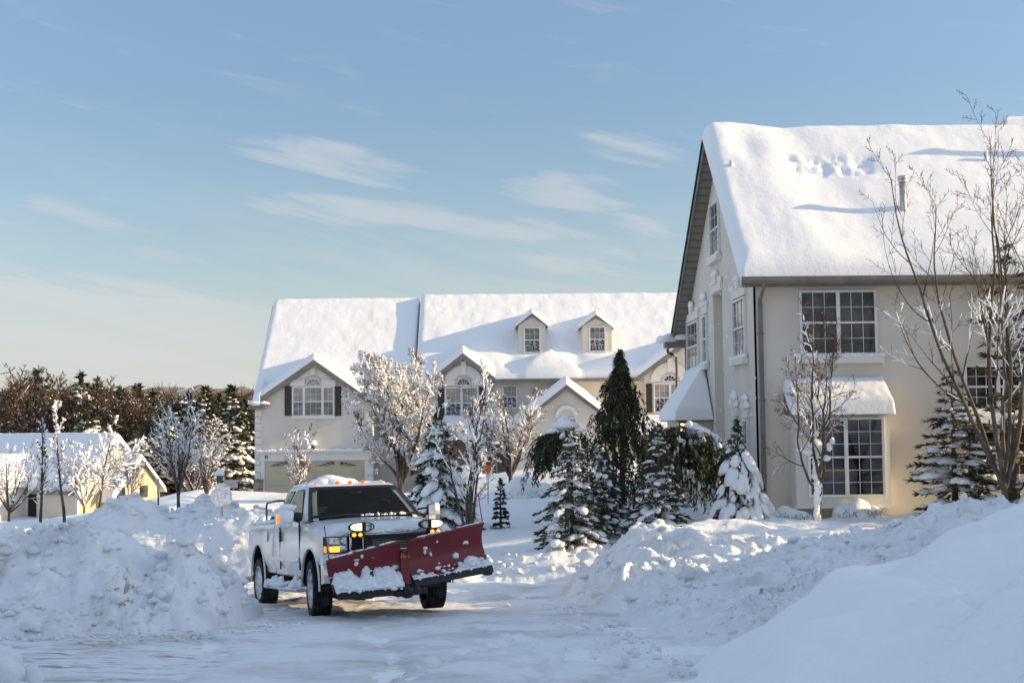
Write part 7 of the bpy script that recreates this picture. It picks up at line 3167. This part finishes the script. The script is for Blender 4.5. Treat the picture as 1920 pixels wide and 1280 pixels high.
def packed(Fg, N, A, top, thick, seed):
    """sheet of packed snow clinging to the lower part of a blade; top(u) its height share"""
    nu, nv = 110, 46
    u = np.linspace(0, 1, nu)[:, None] * np.ones((1, nv))
    tp = top(u[:, :1])
    v = tp * np.linspace(0, 1, nv)[None]
    iu, jv = u * (Fg.shape[0] - 1), v * (Fg.shape[1] - 1)
    i0, j0 = np.minimum(iu.astype(int), Fg.shape[0] - 2), np.minimum(jv.astype(int), Fg.shape[1] - 2)
    fu, fv = (iu - i0)[..., None], (jv - j0)[..., None]
    P = Fg[i0, j0] * (1 - fu) * (1 - fv) + Fg[i0 + 1, j0] * fu * (1 - fv) + Fg[i0, j0 + 1] * (1 - fu) * fv + Fg[i0 + 1, j0 + 1] * fu * fv
    s_ = np.linspace(0, 1, nv)[None]
    body = np.sqrt(np.clip(1 - s_ ** 2.2, 0, 1)) * np.clip(s_ * 9 + .25, 0, 1) * np.clip(u * 25, 0, 1) * np.clip((1 - u) * 25, 0, 1)
    L_ = 1.05
    t = body * thick * (.75 + 1.1 * fbm(u * L_ / .16, v * .6 / .16, 4, seed)) + body * (clods(u * L_, v * .6, .10, seed + 3, .6, .35) + clods(u * L_, v * .6, .045, seed + 5, .6, .35))
    b.grid(P + N * (t[..., None] + .003) + np.array([0, 0, 1.0]) * (t[..., None] * .15))


packed(lf, ln, la_, lambda u: .46 + .16 * np.exp(-((u - .25) / .2) ** 2) + .09 * np.sin(u * 11 + .6) + .22 * fbm(u / .12, u * 0 + 3, 3, 5) - .25 * np.clip(.06 - u, 0, 1) / .06, .085, 71)
packed(rf, rn, ra_, lambda u: .10 + .22 * np.exp(-((u - .22) / .16) ** 2) + .16 * fbm(u / .1, u * 0 + 7, 3, 6), .06, 81)
C, Rr = [], []
for Fg, N, A, n0, hmax in ((lf, ln, la_, 90, .5), (rf, rn, ra_, 60, .25)):
    for k in range(n0):
        u, v = g9.random(), hmax * g9.random()
        p = Fg[min(int(u * 13), 13), min(int(v * 11), 11)] + N * g9.uniform(.02, .09) * (1 - v) + A * g9.normal(0, .03)
        C.append(p)
        r = .010 + .026 * g9.random() ** 2
        Rr.append([r, r * 1.2, r])
b.blobs(C, Rr, 1, .28, .8, seed=31)
for F__, N__ in ((lf, ln), (rf, rn)):
    kk = 22
    b.blobs([F__[int(u * 13), 11] - N__ * .02 + [0, 0, .015] for u in g9.uniform(0, 1, kk)], np.stack([g9.uniform(.02, .035, kk), g9.uniform(.04, .09, kk), g9.uniform(.012, .026, kk)], -1), 1, .2, .5, seed=7)
    kk = 9
    uu, vv = g9.uniform(0.02, .98, kk), g9.uniform(.2, .95, kk)
    b.blobs([F__[int(u * 13), int(v * 11)] for u, v in zip(uu, vv)], np.stack([np.full(kk, .014), g9.uniform(.015, .06, kk), g9.uniform(.015, .05, kk)], -1), 1, .3, 1, seed=8)
b.build('plow_snow', SNOW, PL)
